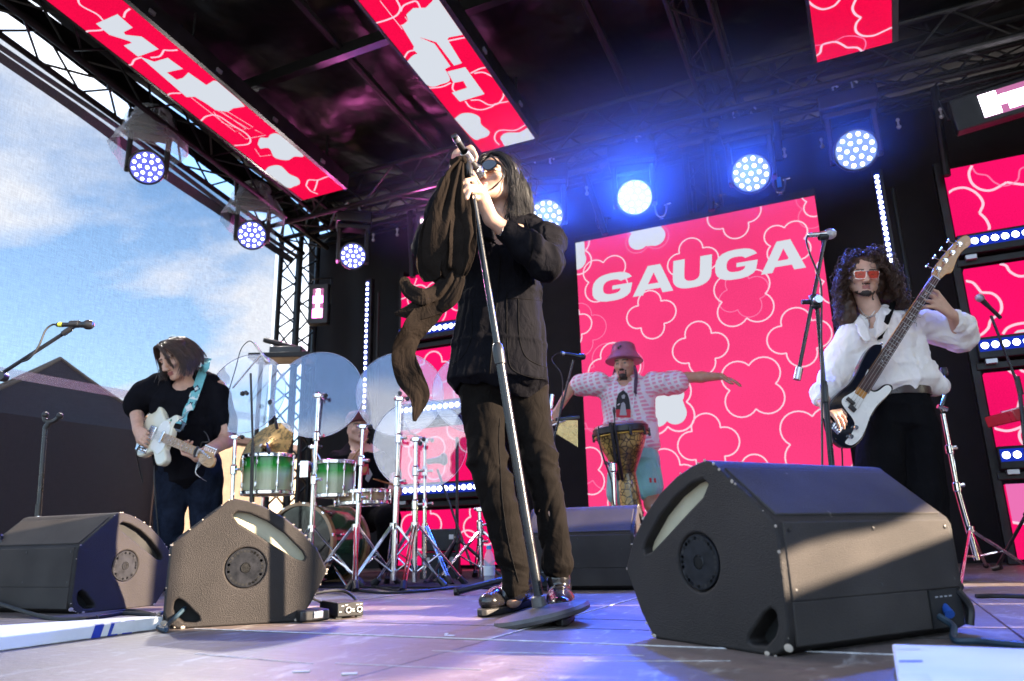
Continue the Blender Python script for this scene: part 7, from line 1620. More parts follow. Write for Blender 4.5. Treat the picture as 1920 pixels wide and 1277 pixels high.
# left boom stand with microphone, cut by the picture's left edge
m4 = p_(3.4); t = thing('microphone_stand', 'black boom microphone stand cut by the left edge of the picture', 'microphone stand', m4(-15, 1100)*V3((1, 1, 0)))
MB().rod(m4(140, 612), m4(-40, 728), .009, n=12).build('boom', 'pole_blue', t); MB().rod(m4(-12, 712, .02), m4(-22, 1130, .02)*V3((1, 1, 0)), .0125, n=12).build('pole', 'pole_blue', t); MB().lathe([(.022, -.02), (.024, .0), (.022, .02)], m4(4, 706, -.01), -NV, 18).build('joint_knob', 'black_plastic', t)
MB().rod(m4(133, 616), m4(118, 626), .014, n=10).build('boom_collar', 'black_plastic', t); tripod(t, m4(-22, 1130, .02)*V3((1, 1, 0)), .3, .3, rot=.2)
MB().lathe([(.014, -.025), (.018, -.02), (.018, .02), (.015, .025)], m4(140, 608), RV, 14, cap=False).build('clip', 'black_plastic', t)
mic_on('black microphone with yellow tape on the boom at the left edge', m4(106, 609), m4(174, 609), .0125, 'black_plastic', 'black_plastic', 'tape_yellow')
cable([m4(106, 609), m4(98, 609), m4(85, 620, -.01), m4(72, 650, -.02), m4(55, 672, -.02), m4(42, 678, -.01)], .0045, 'cable', 'thin cable drooping from the black microphone at the left edge')
# guitar holder post at left
m5 = p_(4.3); t = thing('instrument_stand', 'black post with a forked holder on top, left of the guitarist', 'stand', m5(76, 1105)*V3((1, 1, 0)))
MB().rod(m5(85, 800), m5(73, 955), .0125, n=12).build('pole', 'pole_blue', t); MB().rod(m5(73, 945), m5(71, 968), .016, n=12).build('collar', 'black_plastic', t); MB().rod(m5(73, 960), m5(66, 1112)*V3((1, 1, 0))+UPZ*.02, .010).build('lower_tube', 'chrome', t)
MB().rod(m5(86, 802), m5(92, 792), .016, n=10).build('swivel', 'black_plastic', t); MB().tube(spline([m5(84, 778), m5(85, 788), m5(94, 791), m5(104, 788), m5(113, 779)], 5), .014, 8).build('fork', 'black_plastic', t)
for q in ((85, 778), (112, 780)): MB().ball(m5(*q), .020, 10, 8).build('fork_tip', 'black_plastic', t)
tripod(t, m5(66, 1112)*V3((1, 1, 0)), .25, .25, rot=.9)
# stand and microphone at the chimes
m6 = p_(5.0); t = thing('microphone_stand', 'thin black microphone stand beside the bar chimes', 'microphone stand', m6(1010, 1080)*V3((1, 1, 0)))
MB().rod(m6(1075, 676), m6(1038, 825), .008, n=10).build('boom', 'pole_blue', t); MB().rod(m6(1038, 825), m6(1022, 1080)*V3((1, 1, 0)), .012, n=10).build('pole', 'pole_blue', t); tripod(t, m6(1022, 1080)*V3((1, 1, 0)), .3, .3, rot=.3)
mic_on('slim black microphone pointing at the hand drum player', m6(1051, 662), m6(1097, 670), .0125, 'black_plastic', 'black_plastic', 'mic_silver')
cable([m6(1051, 662), m6(1042, 664), m6(1035, 676), m6(1052, 700, -.02), m6(1055, 735), m6(1046, 790)], .004, 'cable', 'thin cable hanging from the slim microphone by the chimes')
t = thing('bar_chimes', 'row of brass chime tubes hanging from a black bar left of the hand drum', 'chimes', m6(1063, 810))
MB().box(m6(1064, 785, .1), (.17, .03, .022), (unit(m6(1084, 783, .1)-m6(1043, 787, .1)), NV, UPZ)).build('bar', 'black_plastic', t, bevel=.004)
M['brass'] = mat('brass', (.62, .46, .22), .25, 1.0, .1, 20)
for i in range(18):
    x = 1044+i*2.25; MB().rod(m6(x, 788, .1), m6(x+.4, 814+i*1.4, .1), .0030, n=6).build('chime_tube', 'brass', t)
MB().rod(m6(1064, 786, .1), m6(1030, 800, .1), .008).build('arm', 'chrome', t); MB().rod(m6(1032, 770, .1), m6(1024, 1082, .1)*V3((1, 1, 0)), .012, n=10).build('pole', 'chrome', t); MB().tube(spline([m6(1036, 740, .1), m6(1034, 755, .1), m6(1030, 775, .1), m6(1034, 790, .1)], 5), .016, 8).build('clamp', 'chrome', t); tripod(t, m6(1024, 1082, .1)*V3((1, 1, 0)), .25, .2, 'chrome', rot=1)
# right microphone at the edge
m7 = p_(4.4); t = thing('microphone_stand', 'black microphone stand at the right edge in front of the side screen', 'microphone stand', m7(1925, 1080)*V3((1, 1, 0)))
MB().rod(m7(1858, 592), m7(1908, 720), .008, n=10).build('boom', 'pole_blue', t); MB().rod(m7(1906, 706), m7(1914, 740), .016, n=10).build('boom_joint', 'black_plastic', t); MB().rod(m7(1912, 735), m7(1950, 1085)*V3((1, 1, 0)), .012, n=10).build('pole', 'pole_blue', t); tripod(t, m7(1950, 1085)*V3((1, 1, 0)), .25, .3, rot=.3)
mic_on('dark microphone with a grey ball head before the right side screen', m7(1877, 597), m7(1832, 554), .0135)
kb = thing('keyboard', 'red keyboard end sticking in at the right edge of the picture', 'keyboard', m7(1915, 760)); M['key_red'] = mat('key_red', (.45, .02, .03), .35, 0, .1, 9)
o = m7(1897, 764); X = unit(RV+UPZ*.02); MB().box(o+X*.25+NV*.14, (.5, .28, .07), (unit(RV*.96+UPZ*.22), NV, unit(UPZ-RV*.2))).build('case', 'key_red', kb, bevel=.008); MB().box(o+X*.26+NV*.10+UPZ*.04, (.44, .14, .012), (unit(RV*.96+UPZ*.22), NV, unit(UPZ-RV*.2))).build('keys', 'white_board', kb)
MB().rod(m7(1935, 790, .1), m7(1960, 1085, .1)*V3((1, 1, 0)), .016).build('stand_pole', 'black_plastic', kb)
# chrome stand right of the bassist
m8 = p_(4.1); t = thing('chrome_stand', 'chrome stand with a slanted top arm, right of the bassist', 'stand', m8(1838, 1092)*V3((1, 1, 0)))
MB().rod(m8(1768, 776), m8(1794, 912), .0125, n=14).build('upper_tube', 'chrome', t); MB().rod(m8(1791, 905), m8(1832, 1050), .0155, n=14).build('lower_tube', 'chrome', t)
for q in ((1780, 843), (1794, 913)): MB().lathe([(.016, -.025), (.020, -.02), (.020, .02), (.016, .025)], m8(*q), unit(m8(1768, 776)-m8(1794, 912)), 14).build('collar', 'chrome', t); MB().rod(m8(q[0]+4, q[1]-2), m8(q[0]+13, q[1]-4), .007, .012, 8).build('wing_nut', 'chrome', t)
MB().tube([m8(1768, 772), m8(1764, 764), m8(1775, 732)], .010, 10).build('top_arm', 'chrome', t); MB().rod(m8(1775, 732), m8(1771, 700), .0075).build('rod', 'chrome', t); MB().lathe([(.018, 0), (.020, .01), (.020, .035), (.016, .045)], m8(1771, 704), UPZ, 12).build('felt', 'black_plastic', t)
MB().rod(m8(1758, 762), m8(1776, 768), .012, n=10).build('tilter', 'chrome', t); MB().ball(m8(1776, 730), .016, 10, 8).build('tilter', 'chrome', t)
hub = m8(1818, 992); fl3 = [at_floor(1935, 1072), at_floor(1800, 1108), at_floor(1850, 1066)]
for f_ in fl3:
    lg = MB().rod(hub, f_+UPZ*.015, .009, n=8).build('leg', 'chrome', t); MB().ball(f_+UPZ*.018, .018, 8, 6).build('foot', 'black_plastic', lg); MB().rod(m8(1830, 1044), hub*.5+f_*.5, .006, n=6).build('brace', 'chrome', t)
MB().lathe([(.02, -.015), (.022, .015)], hub, UPZ, 12).build('hub', 'chrome', t)

# ================================================================== drum kit
def shell_mat():
    m, nt, b = new_mat('green_fade'); N = nt.nodes.new; L = nt.links.new; b.inputs['Roughness'].default_value = .15; b.inputs['Coat Weight'].default_value = .35; b.inputs['Coat Roughness'].default_value = .08
    tc = N('ShaderNodeTexCoord'); sp_ = N('ShaderNodeSeparateXYZ'); L(tc.outputs['Generated'], sp_.inputs[0]); rp = N('ShaderNodeValToRGB'); e = rp.color_ramp.elements
    e[0].position = .30; e[0].color = (.55, .57, .34, 1); e[1].position = .95; e[1].color = (.008, .20, .025, 1); k = e.new(.50); k.color = (.50, .62, .34, 1); k = e.new(.72); k.color = (.015, .42, .03, 1)
    L(sp_.outputs[2], rp.inputs[0]); nz = N('ShaderNodeTexNoise'); nz.inputs['Scale'].default_value = 30; mp = N('ShaderNodeMapping'); mp.inputs['Scale'].default_value = (3, 3, .4); L(tc.outputs['Object'], mp.inputs[0]); L(mp.outputs[0], nz.inputs['Vector'])
    mu = N('ShaderNodeMix'); mu.data_type = 'RGBA'; mu.blend_type = 'MULTIPLY'; mu.inputs[0].default_value = .25; L(rp.outputs[0], mu.inputs[6]); L(nz.outputs[0], mu.inputs[7]); L(mu.outputs[2], b.inputs['Base Color']); M['green_fade'] = m
shell_mat(); M['green_dark'] = mat('green_dark', (.02, .07, .03), .12, 0, .8, 3, coat=.8)
M['drum_head'] = mat('drum_head', (.30, .13, .075), .4, 0, .25, 8); M['white_head'] = mat('white_head', (.65, .64, .60), .5); M['natural_wood'] = mat('natural_wood', (.55, .36, .18), .35, 0, .2, 9, stretch=(1, 1, 6), coat=.4); M['reso_black'] = mat('reso_black', (.006, .006, .008), .12, 0, .2, 5, coat=.5); M['hoop_wood'] = mat('hoop_wood', (.35, .18, .08), .3, 0, .2, 10, coat=.5)
m9 = p_(4.75)
def tom(label, top, bot, r, shell='green_fade', n=8, head_m='drum_head', group='drums of the kit', name='tom_drum', cat='drum'):
    a, b = V3(bot), V3(top); d = unit(b-a); L_ = np.linalg.norm(b-a); t = thing(name, label, cat, a, group)
    MB().lathe([(r, .012), (r, L_-.012)], a, d, 40, cap=False).build('shell', shell, t)
    for h, nm, hm in ((0.0, 'bottom_head', head_m), (L_, 'top_head', 'white_head')): MB().lathe([(0, h), (r*.99, h)], a, d, 40).build(nm, hm, t)
    for h0 in (-.006, L_-.020): MB().lathe([(r+.010, h0), (r+.016, h0+.002), (r+.012, h0+.006), (r+.012, h0+.020), (r+.016, h0+.024), (r+.010, h0+.026)], a, d, 40, cap=False).build('hoop', 'chrome', t)
    x, y, _ = frame(d)
    for k in range(n):
        an = 2*math.pi*k/n+.3; o = x*math.cos(an)+y*math.sin(an)
        for h0 in (L_*.22, L_*.78): MB().box(a+d*h0+o*(r+.008), (.014, .016, .034), (np.cross(d, o), o, d)).build('lug', 'chrome', t, bevel=.004)
        MB().rod(a+d*.004+o*(r+.013), a+d*(L_-.004)+o*(r+.013), .0028, n=6).build('tension_rod', 'chrome', t)
    return t, a, d
tom('green fading tom drum with chrome hoops, left above the bass drum', m9(505, 855), m9(501, 927), .152)
tom('smaller green tom drum in the middle, in front of the drummer', m9(630, 866), m9(627, 932), .118)
tom('natural wood snare drum with chrome hoops right of the toms', m9(680, 921, .1), m9(680, 946, .1), .165, 'natural_wood', 10, 'white_head', name='snare_drum')
MB().lathe([(0, 0), (.004, .002)], m9(500, 882, -.155), -NV, 10)
bdc = m9(561, 1008, -.03); bd_ax = unit(-NV*.94-RV*.33); rB = .232
t = thing('bass_drum', 'big bass drum with black front skin and wooden hoop facing left', 'drum', V3((bdc[0], bdc[1], 0)), 'drums of the kit'); bdc = V3((bdc[0], bdc[1], .255))
MB().lathe([(rB, -.42), (rB, -.02)], bdc, bd_ax, 56, cap=False).build('shell', 'green_dark', t); MB().lathe([(0, 0), (rB*.98, 0)], bdc-bd_ax*.006, bd_ax, 48).build('front_skin', 'reso_black', t); MB().lathe([(0, -.425), (rB*.98, -.425)], bdc, bd_ax, 48).build('rear_skin', 'white_head', t)
for h in (-.03, -.43): MB().lathe([(rB-.002, h), (rB+.018, h), (rB+.018, h+.038), (rB-.002, h+.038)], bdc, bd_ax, 56, cap=False).build('hoop', 'hoop_wood', t)
x, y, _ = frame(bd_ax)
for k in range(10):
    an = 2*math.pi*k/10+.2; o = x*math.cos(an)+y*math.sin(an); MB().box(bdc+o*(rB+.014)-bd_ax*.10, (.016, .018, .05), (np.cross(bd_ax, o), o, bd_ax)).build('lug', 'chrome', t, bevel=.004); MB().rod(bdc+o*(rB+.016)+bd_ax*.01, bdc+o*(rB+.016)-bd_ax*.12, .004, n=6).build('tension_rod', 'chrome', t); MB().box(bdc+o*(rB+.014)+bd_ax*.002, (.022, .014, .018), (np.cross(bd_ax, o), o, bd_ax)).build('claw', 'chrome', t, bevel=.003)
for s in (-1, 1): MB().rod(bdc+np.cross(UPZ, bd_ax)*s*rB*.8-UPZ*.12-bd_ax*.08, bdc+np.cross(UPZ, bd_ax)*s*(rB+.10)-UPZ*.245-bd_ax*.02, .008, n=8).build('spur', 'chrome', t)
# clear discs on chrome stands
def disc_mat():
    m, nt, b = new_mat('clear_disc'); N = nt.nodes.new; L = nt.links.new; nt.nodes.remove(b)
    tr = N('ShaderNodeBsdfTransparent'); tr.inputs[0].default_value = (.90, .93, .97, 1); df = N('ShaderNodeBsdfDiffuse'); df.inputs[0].default_value = (.42, .52, .78, 1); tl = N('ShaderNodeBsdfTranslucent'); tl.inputs[0].default_value = (.42, .52, .78, 1); gl = N('ShaderNodeBsdfGlossy'); gl.inputs['Roughness'].default_value = .03  # blue diffuse colour stands in for the sky reflected in the disc
    a = N('ShaderNodeMixShader'); a.inputs[0].default_value = .5; L(df.outputs[0], a.inputs[1]); L(tl.outputs[0], a.inputs[2])
    b1 = N('ShaderNodeMixShader'); nz = N('ShaderNodeTexNoise'); nz.inputs['Scale'].default_value = 9; nz.inputs['Detail'].default_value = 6; tc = N('ShaderNodeTexCoord'); L(tc.outputs['Object'], nz.inputs['Vector']); mr = N('ShaderNodeMapRange'); mr.inputs[1].default_value = .3; mr.inputs[2].default_value = .75; mr.inputs[3].default_value = .05; mr.inputs[4].default_value = .11; L(nz.outputs[0], mr.inputs[0]); L(mr.outputs[0], b1.inputs[0]); L(tr.outputs[0], b1.inputs[1]); L(a.outputs[0], b1.inputs[2])
    fr = N('ShaderNodeFresnel'); fr.inputs[0].default_value = 1.5; ad = N('ShaderNodeMath'); ad.operation = 'ADD'; ad.inputs[1].default_value = .15; L(fr.outputs[0], ad.inputs[0]); c = N('ShaderNodeMixShader'); L(ad.outputs[0], c.inputs[0]); L(b1.outputs[0], c.inputs[1]); L(gl.outputs[0], c.inputs[2]); L(c.outputs[0], nt.nodes['Material Output'].inputs[0]); M['clear_disc'] = m
disc_mat(); M['disc_edge'] = mat('disc_edge', (.55, .55, .72), .25, 0, .1, 10)
m10 = p_(4.55)
def disc(label, cx, cy, rx, ry, o=0.0, tilt=.12, yaw=0.0):
    c = m10(cx, cy, o); t = thing('clear_disc', label, 'clear disc', c, 'clear round discs around the drums'); n = unit(-NV+UPZ*tilt+RV*yaw); r = (rx+ry)/2*mpp(4.55+o, c[2])*1.02; x, y, _ = frame(n)
    MB().lathe([(0, 0), (r*.3, 0), (r*.994, 0)], c, n, 64).build('sheet', 'clear_disc', t, smooth=0); MB().lathe([(r*.994, -.003), (r, -.003), (r, .003), (r*.994, .003)], c, n, 64, cap=False).build('rim', 'disc_edge', t)
    MB().lathe([(.012, -.012), (.014, .012)], c, n, 12).build('wing_nut', 'black_plastic', t); return t
disc('leftmost clear disc, right behind the guitarist shoulder', 462, 737, 73, 80, .12, .15, -.15)
disc('clear disc in front of the corner tower, right above the green toms', 597, 739, 83, 82, .0, .12, .0)
disc('clear disc high behind the hanging end of the scarf', 750, 738, 78, 82, .3, .1, .1)
disc('lowest clear disc in front of the pink screen, left of the singer trousers', 788, 832, 88, 85, -.1, .12, .05)
disc('clear disc cut off by the singer jacket hem', 890, 735, 75, 80, .15, .1, .1)
def drum_stand(label, top, foot_px, d, arm=None, rt=.012, leg=.30, rot=0.0, hub=.34):
    q = p_(d); f = q(*foot_px); f = V3((f[0], f[1], 0)); tp = q(*top); t = thing('drum_stand', label, 'drum stand', f, 'chrome drum stands'); m_ = f+(tp-f)*.55
    MB().rod(f+(tp-f)*.04, m_, rt*1.25, n=12).build('lower_tube', 'chrome', t); MB().rod(m_-(tp-f)*.02, tp, rt, n=12).build('upper_tube', 'chrome', t); dd = unit(tp-f)
    for s in (.55, .78): MB().lathe([(rt*1.2, -.03), (rt*1.7, -.025), (rt*1.7, .02), (rt*1.2, .03)], f+(tp-f)*s, dd, 12).build('collar', 'chrome', t); MB().rod(f+(tp-f)*s+RV*.01, f+(tp-f)*s+RV*.05-NV*.02, .006, .010, 8).build('wing_bolt', 'chrome', t)
    MB().box(tp, (.045, .04, .03), (RV, NV, UPZ)).build('tilter', 'chrome', t, bevel=.006); MB().rod(tp-RV*.035, tp+RV*.035+UPZ*.01, .009, n=8).build('tilter_bolt', 'chrome', t); MB().ball(tp+RV*.045, .014, 8, 6).build('tilter_knob', 'black_plastic', t)
    for k in range(3):
        a = rot+2*math.pi*k/3; o = V3((math.cos(a), math.sin(a), 0)); ft = f+o*leg+UPZ*.02; hb = f+UPZ*hub
        for s in (-.008, .008): MB().rod(hb+o*.02+np.cross(UPZ, o)*s, ft+np.cross(UPZ, o)*s, .0055, n=6).build('leg', 'chrome', t)
        MB().rod(f+UPZ*.08, hb*.5+ft*.5, .005, n=6).build('brace', 'chrome', t); MB().rod(ft+UPZ*.03-o*.03, ft-UPZ*.012+o*.01, .016, .020, 8).build('foot', 'black_plastic', t)
    MB().lathe([(rt*1.3, -.02), (rt*2, -.018), (rt*2, .018), (rt*1.3, .02)], f+UPZ*hub, UPZ, 12).build('hub', 'chrome', t)
    if arm: MB().tube([tp]+[q(*p) for p in arm], .008, 8).build('arm', 'chrome', t)
    return t
drum_stand('chrome drum stand in front of the bass drum', (597, 742), (579, 1092), 4.5, rot=.5)
drum_stand('chrome drum stand in front of the snare and the drummer', (681, 800), (664, 1092), 4.45, rot=1.2)
drum_stand('tallest chrome drum stand with a double top tube', (750, 748), (737, 1100), 4.4, rot=.2, rt=.013)
drum_stand('chrome drum stand right of the tallest one, below the low clear disc', (780, 824), (777, 1100), 4.35, rot=.9)
drum_stand('thin chrome drum stand at the right end of the drum group', (797, 826), (796, 1085), 4.7, rot=1.6, rt=.010)
drum_stand('pair of chrome tubes right of the guitarist hand', (441, 820), (428, 1090), 4.6, rot=.7)
drum_stand('chrome stand left of the singer leg, before the pink screen', (899, 955), (903, 1068), 4.9, rot=.1, leg=.34, hub=.30)
tag(MB().tube([m9(800, 826), m9(770, 812), m9(757, 790)], .006, 8).rod(m9(744, 752), m9(745, 882), .010, n=10).build('spare_tube', 'chrome'), 'loose chrome tube standing beside the tallest drum stand', 'tube')
# cymbals
M['bronze'] = mat('bronze', (.36, .23, .085), .28, 1.0, .2, 30, bump=.15, bscale=120)
t = thing('cymbal', 'bronze cymbal tilted behind the left green tom', 'cymbal', m9(495, 840, .25)); n = unit(-NV*.80+UPZ*.45-RV*.42); MB().lathe([(0, .028), (.03, .022), (.055, .008), (.14, .004), (.215, -.004), (.215, -.006)], m9(498, 842, .25), n, 48, cap=False).build('plate', 'bronze', t, smooth=60); MB().lathe([(.012, .02), (.012, .05)], m9(498, 842, .25), n, 10).build('wing_nut', 'chrome', t)
MB().tube([m9(498, 842, .25), m9(500, 850, .27), m9(480, 1080, .3)*V3((1, 1, 0))], .010, 8).build('pole', 'chrome', t)
drum_stand('chrome tom holder between the two green toms', (588, 838), (590, 1085), 4.95, rot=.3, arm=[(606, 872)], hub=.25)
tag(MB().box(m9(572, 880), (.05, .05, .10), (RV, NV, UPZ)).tube([m9(560, 872), m9(575, 868), m9(606, 874)], .011, 8).build('tom_clamp', 'chrome'), 'chrome clamp arm joining the toms', 'clamp')
# overhead microphones and their booms
t = thing('microphone_stand', 'chrome overhead boom leaning across the leftmost clear disc', 'microphone stand', m10(470, 1080)*V3((1, 1, 0))); MB().rod(m10(493, 660), m10(436, 728), .006, n=8).build('boom', 'chrome', t); MB().rod(m10(470, 700), m10(474, 830), .007, n=8).build('upper_tube', 'black_plastic', t); MB().rod(m10(474, 830), m10(468, 1085)*V3((1, 1, 0)), .011, n=8).build('pole', 'black_plastic', t); MB().ball(m10(455, 738, -.02), .016, 10, 8).build('joint_knob', 'black_plastic', t); tripod(t, m10(468, 1085)*V3((1, 1, 0)), .25, .3, rot=.5)
mic_on('slim overhead microphone above the leftmost clear disc', m10(476, 643), m10(503, 680), .008, 'mic_silver', 'mic_silver')
cable([m10(476, 643), m10(466, 640), m10(452, 655), m10(442, 690), m10(430, 730)], .003, 'cable', 'thin cable looping from the slim overhead microphone')
mic_on('dark drum microphone hanging by the left clear discs', m10(520, 805, .1), m10(507, 750, .1), .011, 'black_plastic', 'black_plastic')
for q, lab in (((500, 830), 'blue microphone clipped to the rim of the left green tom'), ((585, 868), 'small microphone clipped to the middle green tom')): mic_on(lab, m9(q[0], q[1], -.15), m9(q[0]+5, q[1]+22, -.15), .007, 'black_plastic', 'blue_plug')
bk_ = thing('microphone_stand', 'black boom stand behind the low clear disc with a fat microphone', 'microphone stand', m9(858, 1080, .2)*V3((1, 1, 0))); MB().rod(m9(857, 820, .2), m9(857, 1082, .2)*V3((1, 1, 0)), .011, n=10).build('pole', 'black_plastic', bk_); MB().rod(m9(820, 880, .2), m9(884, 1060, .1), .008, n=8).build('boom', 'black_plastic', bk_); tripod(bk_, m9(857, 1082, .2)*V3((1, 1, 0)), .3, .25, rot=.4)
mic_on('fat dark microphone seen through the low clear disc', m9(800, 866, .2), m9(838, 860, .2), .022, 'black_plastic', 'black_plastic')
# things behind the kit: laptop shelf, cases, bottle, floor legs
M['case_black'] = mat('case_black', (.012, .012, .014), .5, 0, .3, 10)
m11 = p_(5.3)
for k, (y0, y1, lab) in enumerate(((993, 1033, 'upper black equipment case behind the drum stands'), (1036, 1072, 'lower black equipment case behind the drum stands'))):
    a = m11(828, (y0+y1)/2); t = thing('equipment_case', lab, 'case', a, 'black cases behind the drums'); MB().box(a, (.24, .3, (y1-y0)*mpp(5.3, .3)), (RV, NV, UPZ)).build('case_body', 'case_black', t, bevel=.01); MB().box(a+UPZ*.03-NV*.151, (.23, .004, .012), (RV, NV, UPZ)).build('lid_seam', 'black_plastic', t)
    for u in (-.08, .08): MB().box(a-NV*.154+RV*u+UPZ*.02, (.03, .006, .03), (RV, NV, UPZ)).build('latch', 'alu', t)
    if k == 1: MB().box(a*V3((1, 1, 0))+UPZ*.03, (.26, .3, .05), (RV, NV, UPZ)).build('base', 'case_black', t)
tint_mat('bottle_plastic', (.65, .75, .85), .35); M['label_pale'] = mat('label_pale', (.72, .76, .8), .5)
M['cap_blue'] = mat('cap_blue', (.03, .30, .55), .4)
bo = at_floor(918, 1100); t = thing('water_bottle', 'clear water bottle with a blue cap behind the singer left shoe', 'bottle', bo)
MB().lathe([(.0, 0), (.030, .002), (.032, .02), (.030, .05), (.032, .09), (.031, .14), (.024, .175), (.013, .195), (.013, .205)], bo, UPZ, 20).build('bottle_body', 'bottle_plastic', t); MB().lathe([(.0325, .06), (.0325, .11)], bo, UPZ, 20, cap=False).build('bottle_label', 'label_pale', t); MB().lathe([(.015, .2), (.015, .22), (0, .221)], bo, UPZ, 14).build('bottle_cap', 'cap_blue', t)
b2_ = thing('water_bottle', 'blue bottle standing among the chrome stand legs', 'bottle', at_floor(823, 1088)); MB().lathe([(0, 0), (.03, .002), (.03, .13), (.012, .16), (.012, .18), (0, .181)], at_floor(823, 1088), UPZ, 16).build('bottle_body', 'cap_blue', b2_)
t = thing('folded_stand', 'black flat stand foot lying on the floor left of the singer shoe', 'stand', at_floor(870, 1110)); MB().rod(at_floor(858, 1109, .018), at_floor(945, 1087, .06), .016, n=8).build('leg', 'black_plastic', t); MB().rod(at_floor(852, 1110, .014), at_floor(862, 1109, .016), .021, n=8).build('foot', 'black_plastic', t)
rg = tag(MB().box(V3((-2.72, 4.6, .007)), (2.5, 1.9, .010)).build('drum_carpet', 'drape', bevel=.004), 'dark carpet under the drum kit', 'carpet')
t = thing('shelf_rack', 'black equipment shelf at the foot of the corner tower, above the clear discs', 'shelf', at_y(540, 665, 5.2)); a = at_y(530, 672, 5.2); MB().box(a, (.55, .3, .05), (RV, NV, UPZ)).build('shelf_board', 'black_paint', t, bevel=.005); MB().box(a+UPZ*.06+RV*.05, (.3, .2, .07), (RV, NV, UPZ)).build('mixer', 'black_plastic', t, bevel=.01)
for u in (-.2, .2): MB().rod(a+RV*u, (a+RV*u)*V3((1, 1, 0)), .02, n=8).build('leg', 'truss_black', t)
a = at_y(505, 637, 5.1); tag(MB().lathe([(.022, 0), (.026, .03), (.026, .16), (.020, .17), (.020, .34)], a-RV*.05, unit(RV+UPZ*-.28), 14).build('torch_lamp', 'black_plastic'), 'small black tube lamp lying on the shelf beside the tower', 'lamp')
# hand drum on its stand
def snake_mat():
    m, nt, b = new_mat('djembe_skin'); N = nt.nodes.new; L = nt.links.new; b.inputs['Roughness'].default_value = .3; b.inputs['Coat Weight'].default_value = .4; tc = N('ShaderNodeTexCoord'); v = N('ShaderNodeTexVoronoi'); v.feature = 'DISTANCE_TO_EDGE'; v.inputs['Scale'].default_value = 26; w = N('ShaderNodeTexNoise'); w.inputs['Scale'].default_value = 9; w.inputs['Detail'].default_value = 5
    mp = N('ShaderNodeVectorMath'); mp.operation = 'ADD'; L(tc.outputs['Object'], w.inputs['Vector']); sc_ = N('ShaderNodeVectorMath'); sc_.operation = 'SCALE'; sc_.inputs['Scale'].default_value = .05; L(w.outputs[1], sc_.inputs[0]); L(tc.outputs['Object'], mp.inputs[0]); L(sc_.outputs[0], mp.inputs[1]); L(mp.outputs[0], v.inputs['Vector'])
    r1 = N('ShaderNodeValToRGB'); r1.color_ramp.elements[0].position = .03; r1.color_ramp.elements[0].color = (.03, .018, .008, 1); r1.color_ramp.elements[1].position = .12; r1.color_ramp.elements[1].color = (.48, .32, .10, 1); L(v.outputs['Distance'], r1.inputs[0])
    r2 = N('ShaderNodeValToRGB'); r2.color_ramp.elements[0].position = .40; r2.color_ramp.elements[0].color = (.28, .22, .16, 1); r2.color_ramp.elements[1].position = .55; r2.color_ramp.elements[1].color = (1, 1, 1, 1); L(w.outputs[0], r2.inputs[0])
    mu = N('ShaderNodeMix'); mu.data_type = 'RGBA'; mu.blend_type = 'MULTIPLY'; mu.inputs[0].default_value = 1; L(r1.outputs[0], mu.inputs[6]); L(r2.outputs[0], mu.inputs[7]); L(mu.outputs[2], b.inputs['Base Color']); M['djembe_skin'] = m
snake_mat(); M['rope_gold'] = mat('rope_gold', (.55, .33, .05), .7, 0, .2, 60)
dq = p_(5.35); top = dq(1163, 803); s_px = mpp(5.35, top[2]); h_ = top[2]-dq(1186, 968)[2]; ax_ = unit(top-dq(1186, 966)); ln = np.linalg.norm(top-dq(1186, 966))
t = thing('hand_drum', 'tall goblet hand drum with a gold and black pattern before its player', 'drum', dq(1186, 968)); R_ = lambda px: px*s_px
prof = [(R_(20), 0), (R_(19), ln*.25), (R_(17), ln*.44), (R_(19), ln*.50), (R_(31), ln*.66), (R_(43), ln*.83), (R_(49), ln*.97), (R_(48), ln*1.0)]
ps = spline([(a, b, 0) for a, b in prof], 5); MB().lathe([(p[0], p[1]) for p in ps], top-ax_*ln, ax_, 40, cap=False).build('shell', 'djembe_skin', t, smooth=80)
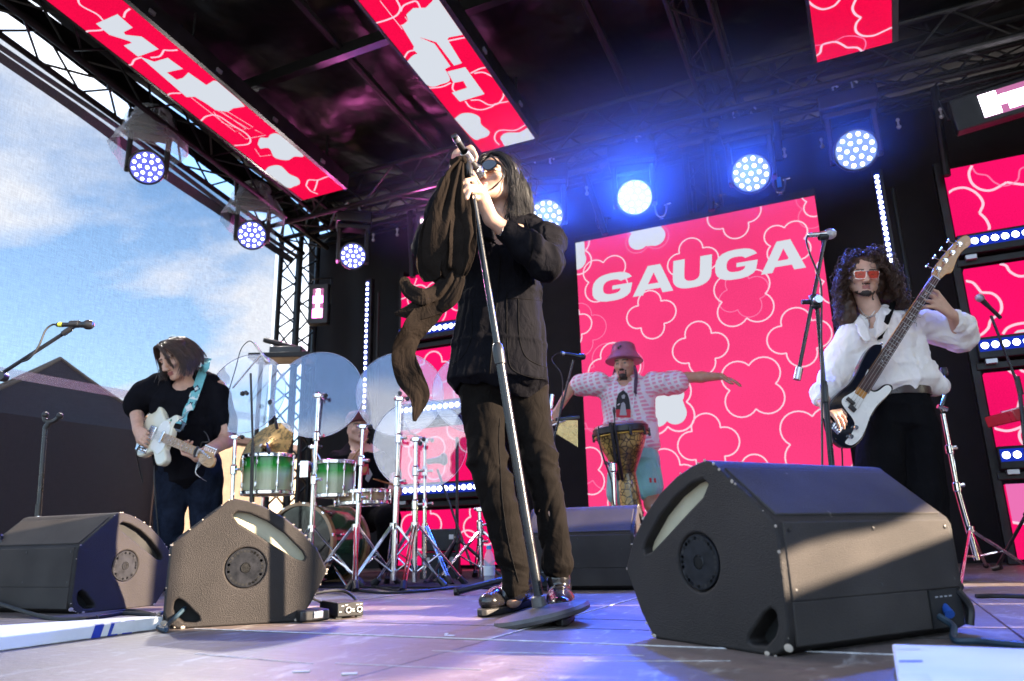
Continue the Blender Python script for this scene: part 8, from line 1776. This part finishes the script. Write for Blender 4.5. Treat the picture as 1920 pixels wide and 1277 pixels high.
MB().lathe([(0, .028), (R_(44), .026), (R_(49), .018), (R_(50), -.01)], top, ax_, 40, cap=False).build('skin', 'drum_head', t, smooth=60); MB().lathe([(R_(50), -.045), (R_(52), -.04), (R_(52), .0), (R_(50), .005)], top, ax_, 40, cap=False).build('tension_ring', 'black_plastic', t)
MB().lathe([(R_(51), -.062), (R_(52), -.057), (R_(51), -.052)], top, ax_, 40, cap=False).build('rope', 'rope_gold', t); MB().lathe([(R_(20.5), -.0), (R_(21.5), .01), (R_(20), .02)], top-ax_*ln, ax_, 30, cap=False).build('foot_ring', 'black_plastic', t)
x, y, _ = frame(ax_)
for k in range(10):
    o = x*math.cos(k*.628)+y*math.sin(k*.628); MB().box(top+o*R_(52)-ax_*.05, (.02, .018, .06), (np.cross(ax_, o), o, ax_)).build('lug', 'black_plastic', t, bevel=.004)
for (u, w) in ((1150, .03), (1157, .025)): MB().tube(spline([dq(u-6, 792, -.24), dq(u, 830, -.21), dq(u+4, 862, -.17), dq(u+10, 900, -.10)], 5), .012, 6).build('band', 'black_plastic', t)
t = thing('drum_stand', 'single chrome tube holding the hand drum', 'drum stand', dq(1156, 1080, -.2)*V3((1, 1, 0))); tp = dq(1150, 872, -.2); ft = dq(1157, 1085, -.2)*V3((1, 1, 0)); MB().rod(tp, ft, .016, n=12).build('pole', 'chrome', t); MB().lathe([(.018, -.03), (.024, -.02), (.024, .03), (.016, .04)], tp-UPZ*.02, UPZ, 12).build('collar', 'chrome', t); MB().rod(tp, dq(1160, 862, -.12), .012).build('arm', 'black_plastic', t); MB().rod(tp-RV*.02, tp-RV*.06+UPZ*.02, .006, .014, 8).build('wing_nut', 'chrome', t); tripod(t, ft, .22, .2, 'chrome', rot=.4)
mic_on('thin black microphone clipped above the hand drum skin', dq(1153, 795, -.2), dq(1151, 764, -.2), .006, 'black_plastic', 'black_plastic')
cable([dq(1122, 800, -.25), dq(1124, 830, -.27), dq(1132, 860, -.26), dq(1146, 900, -.24), dq(1150, 940, -.24), dq(1158, 968, -.2)], .006, 'cable', 'black cable hanging down the front of the hand drum')
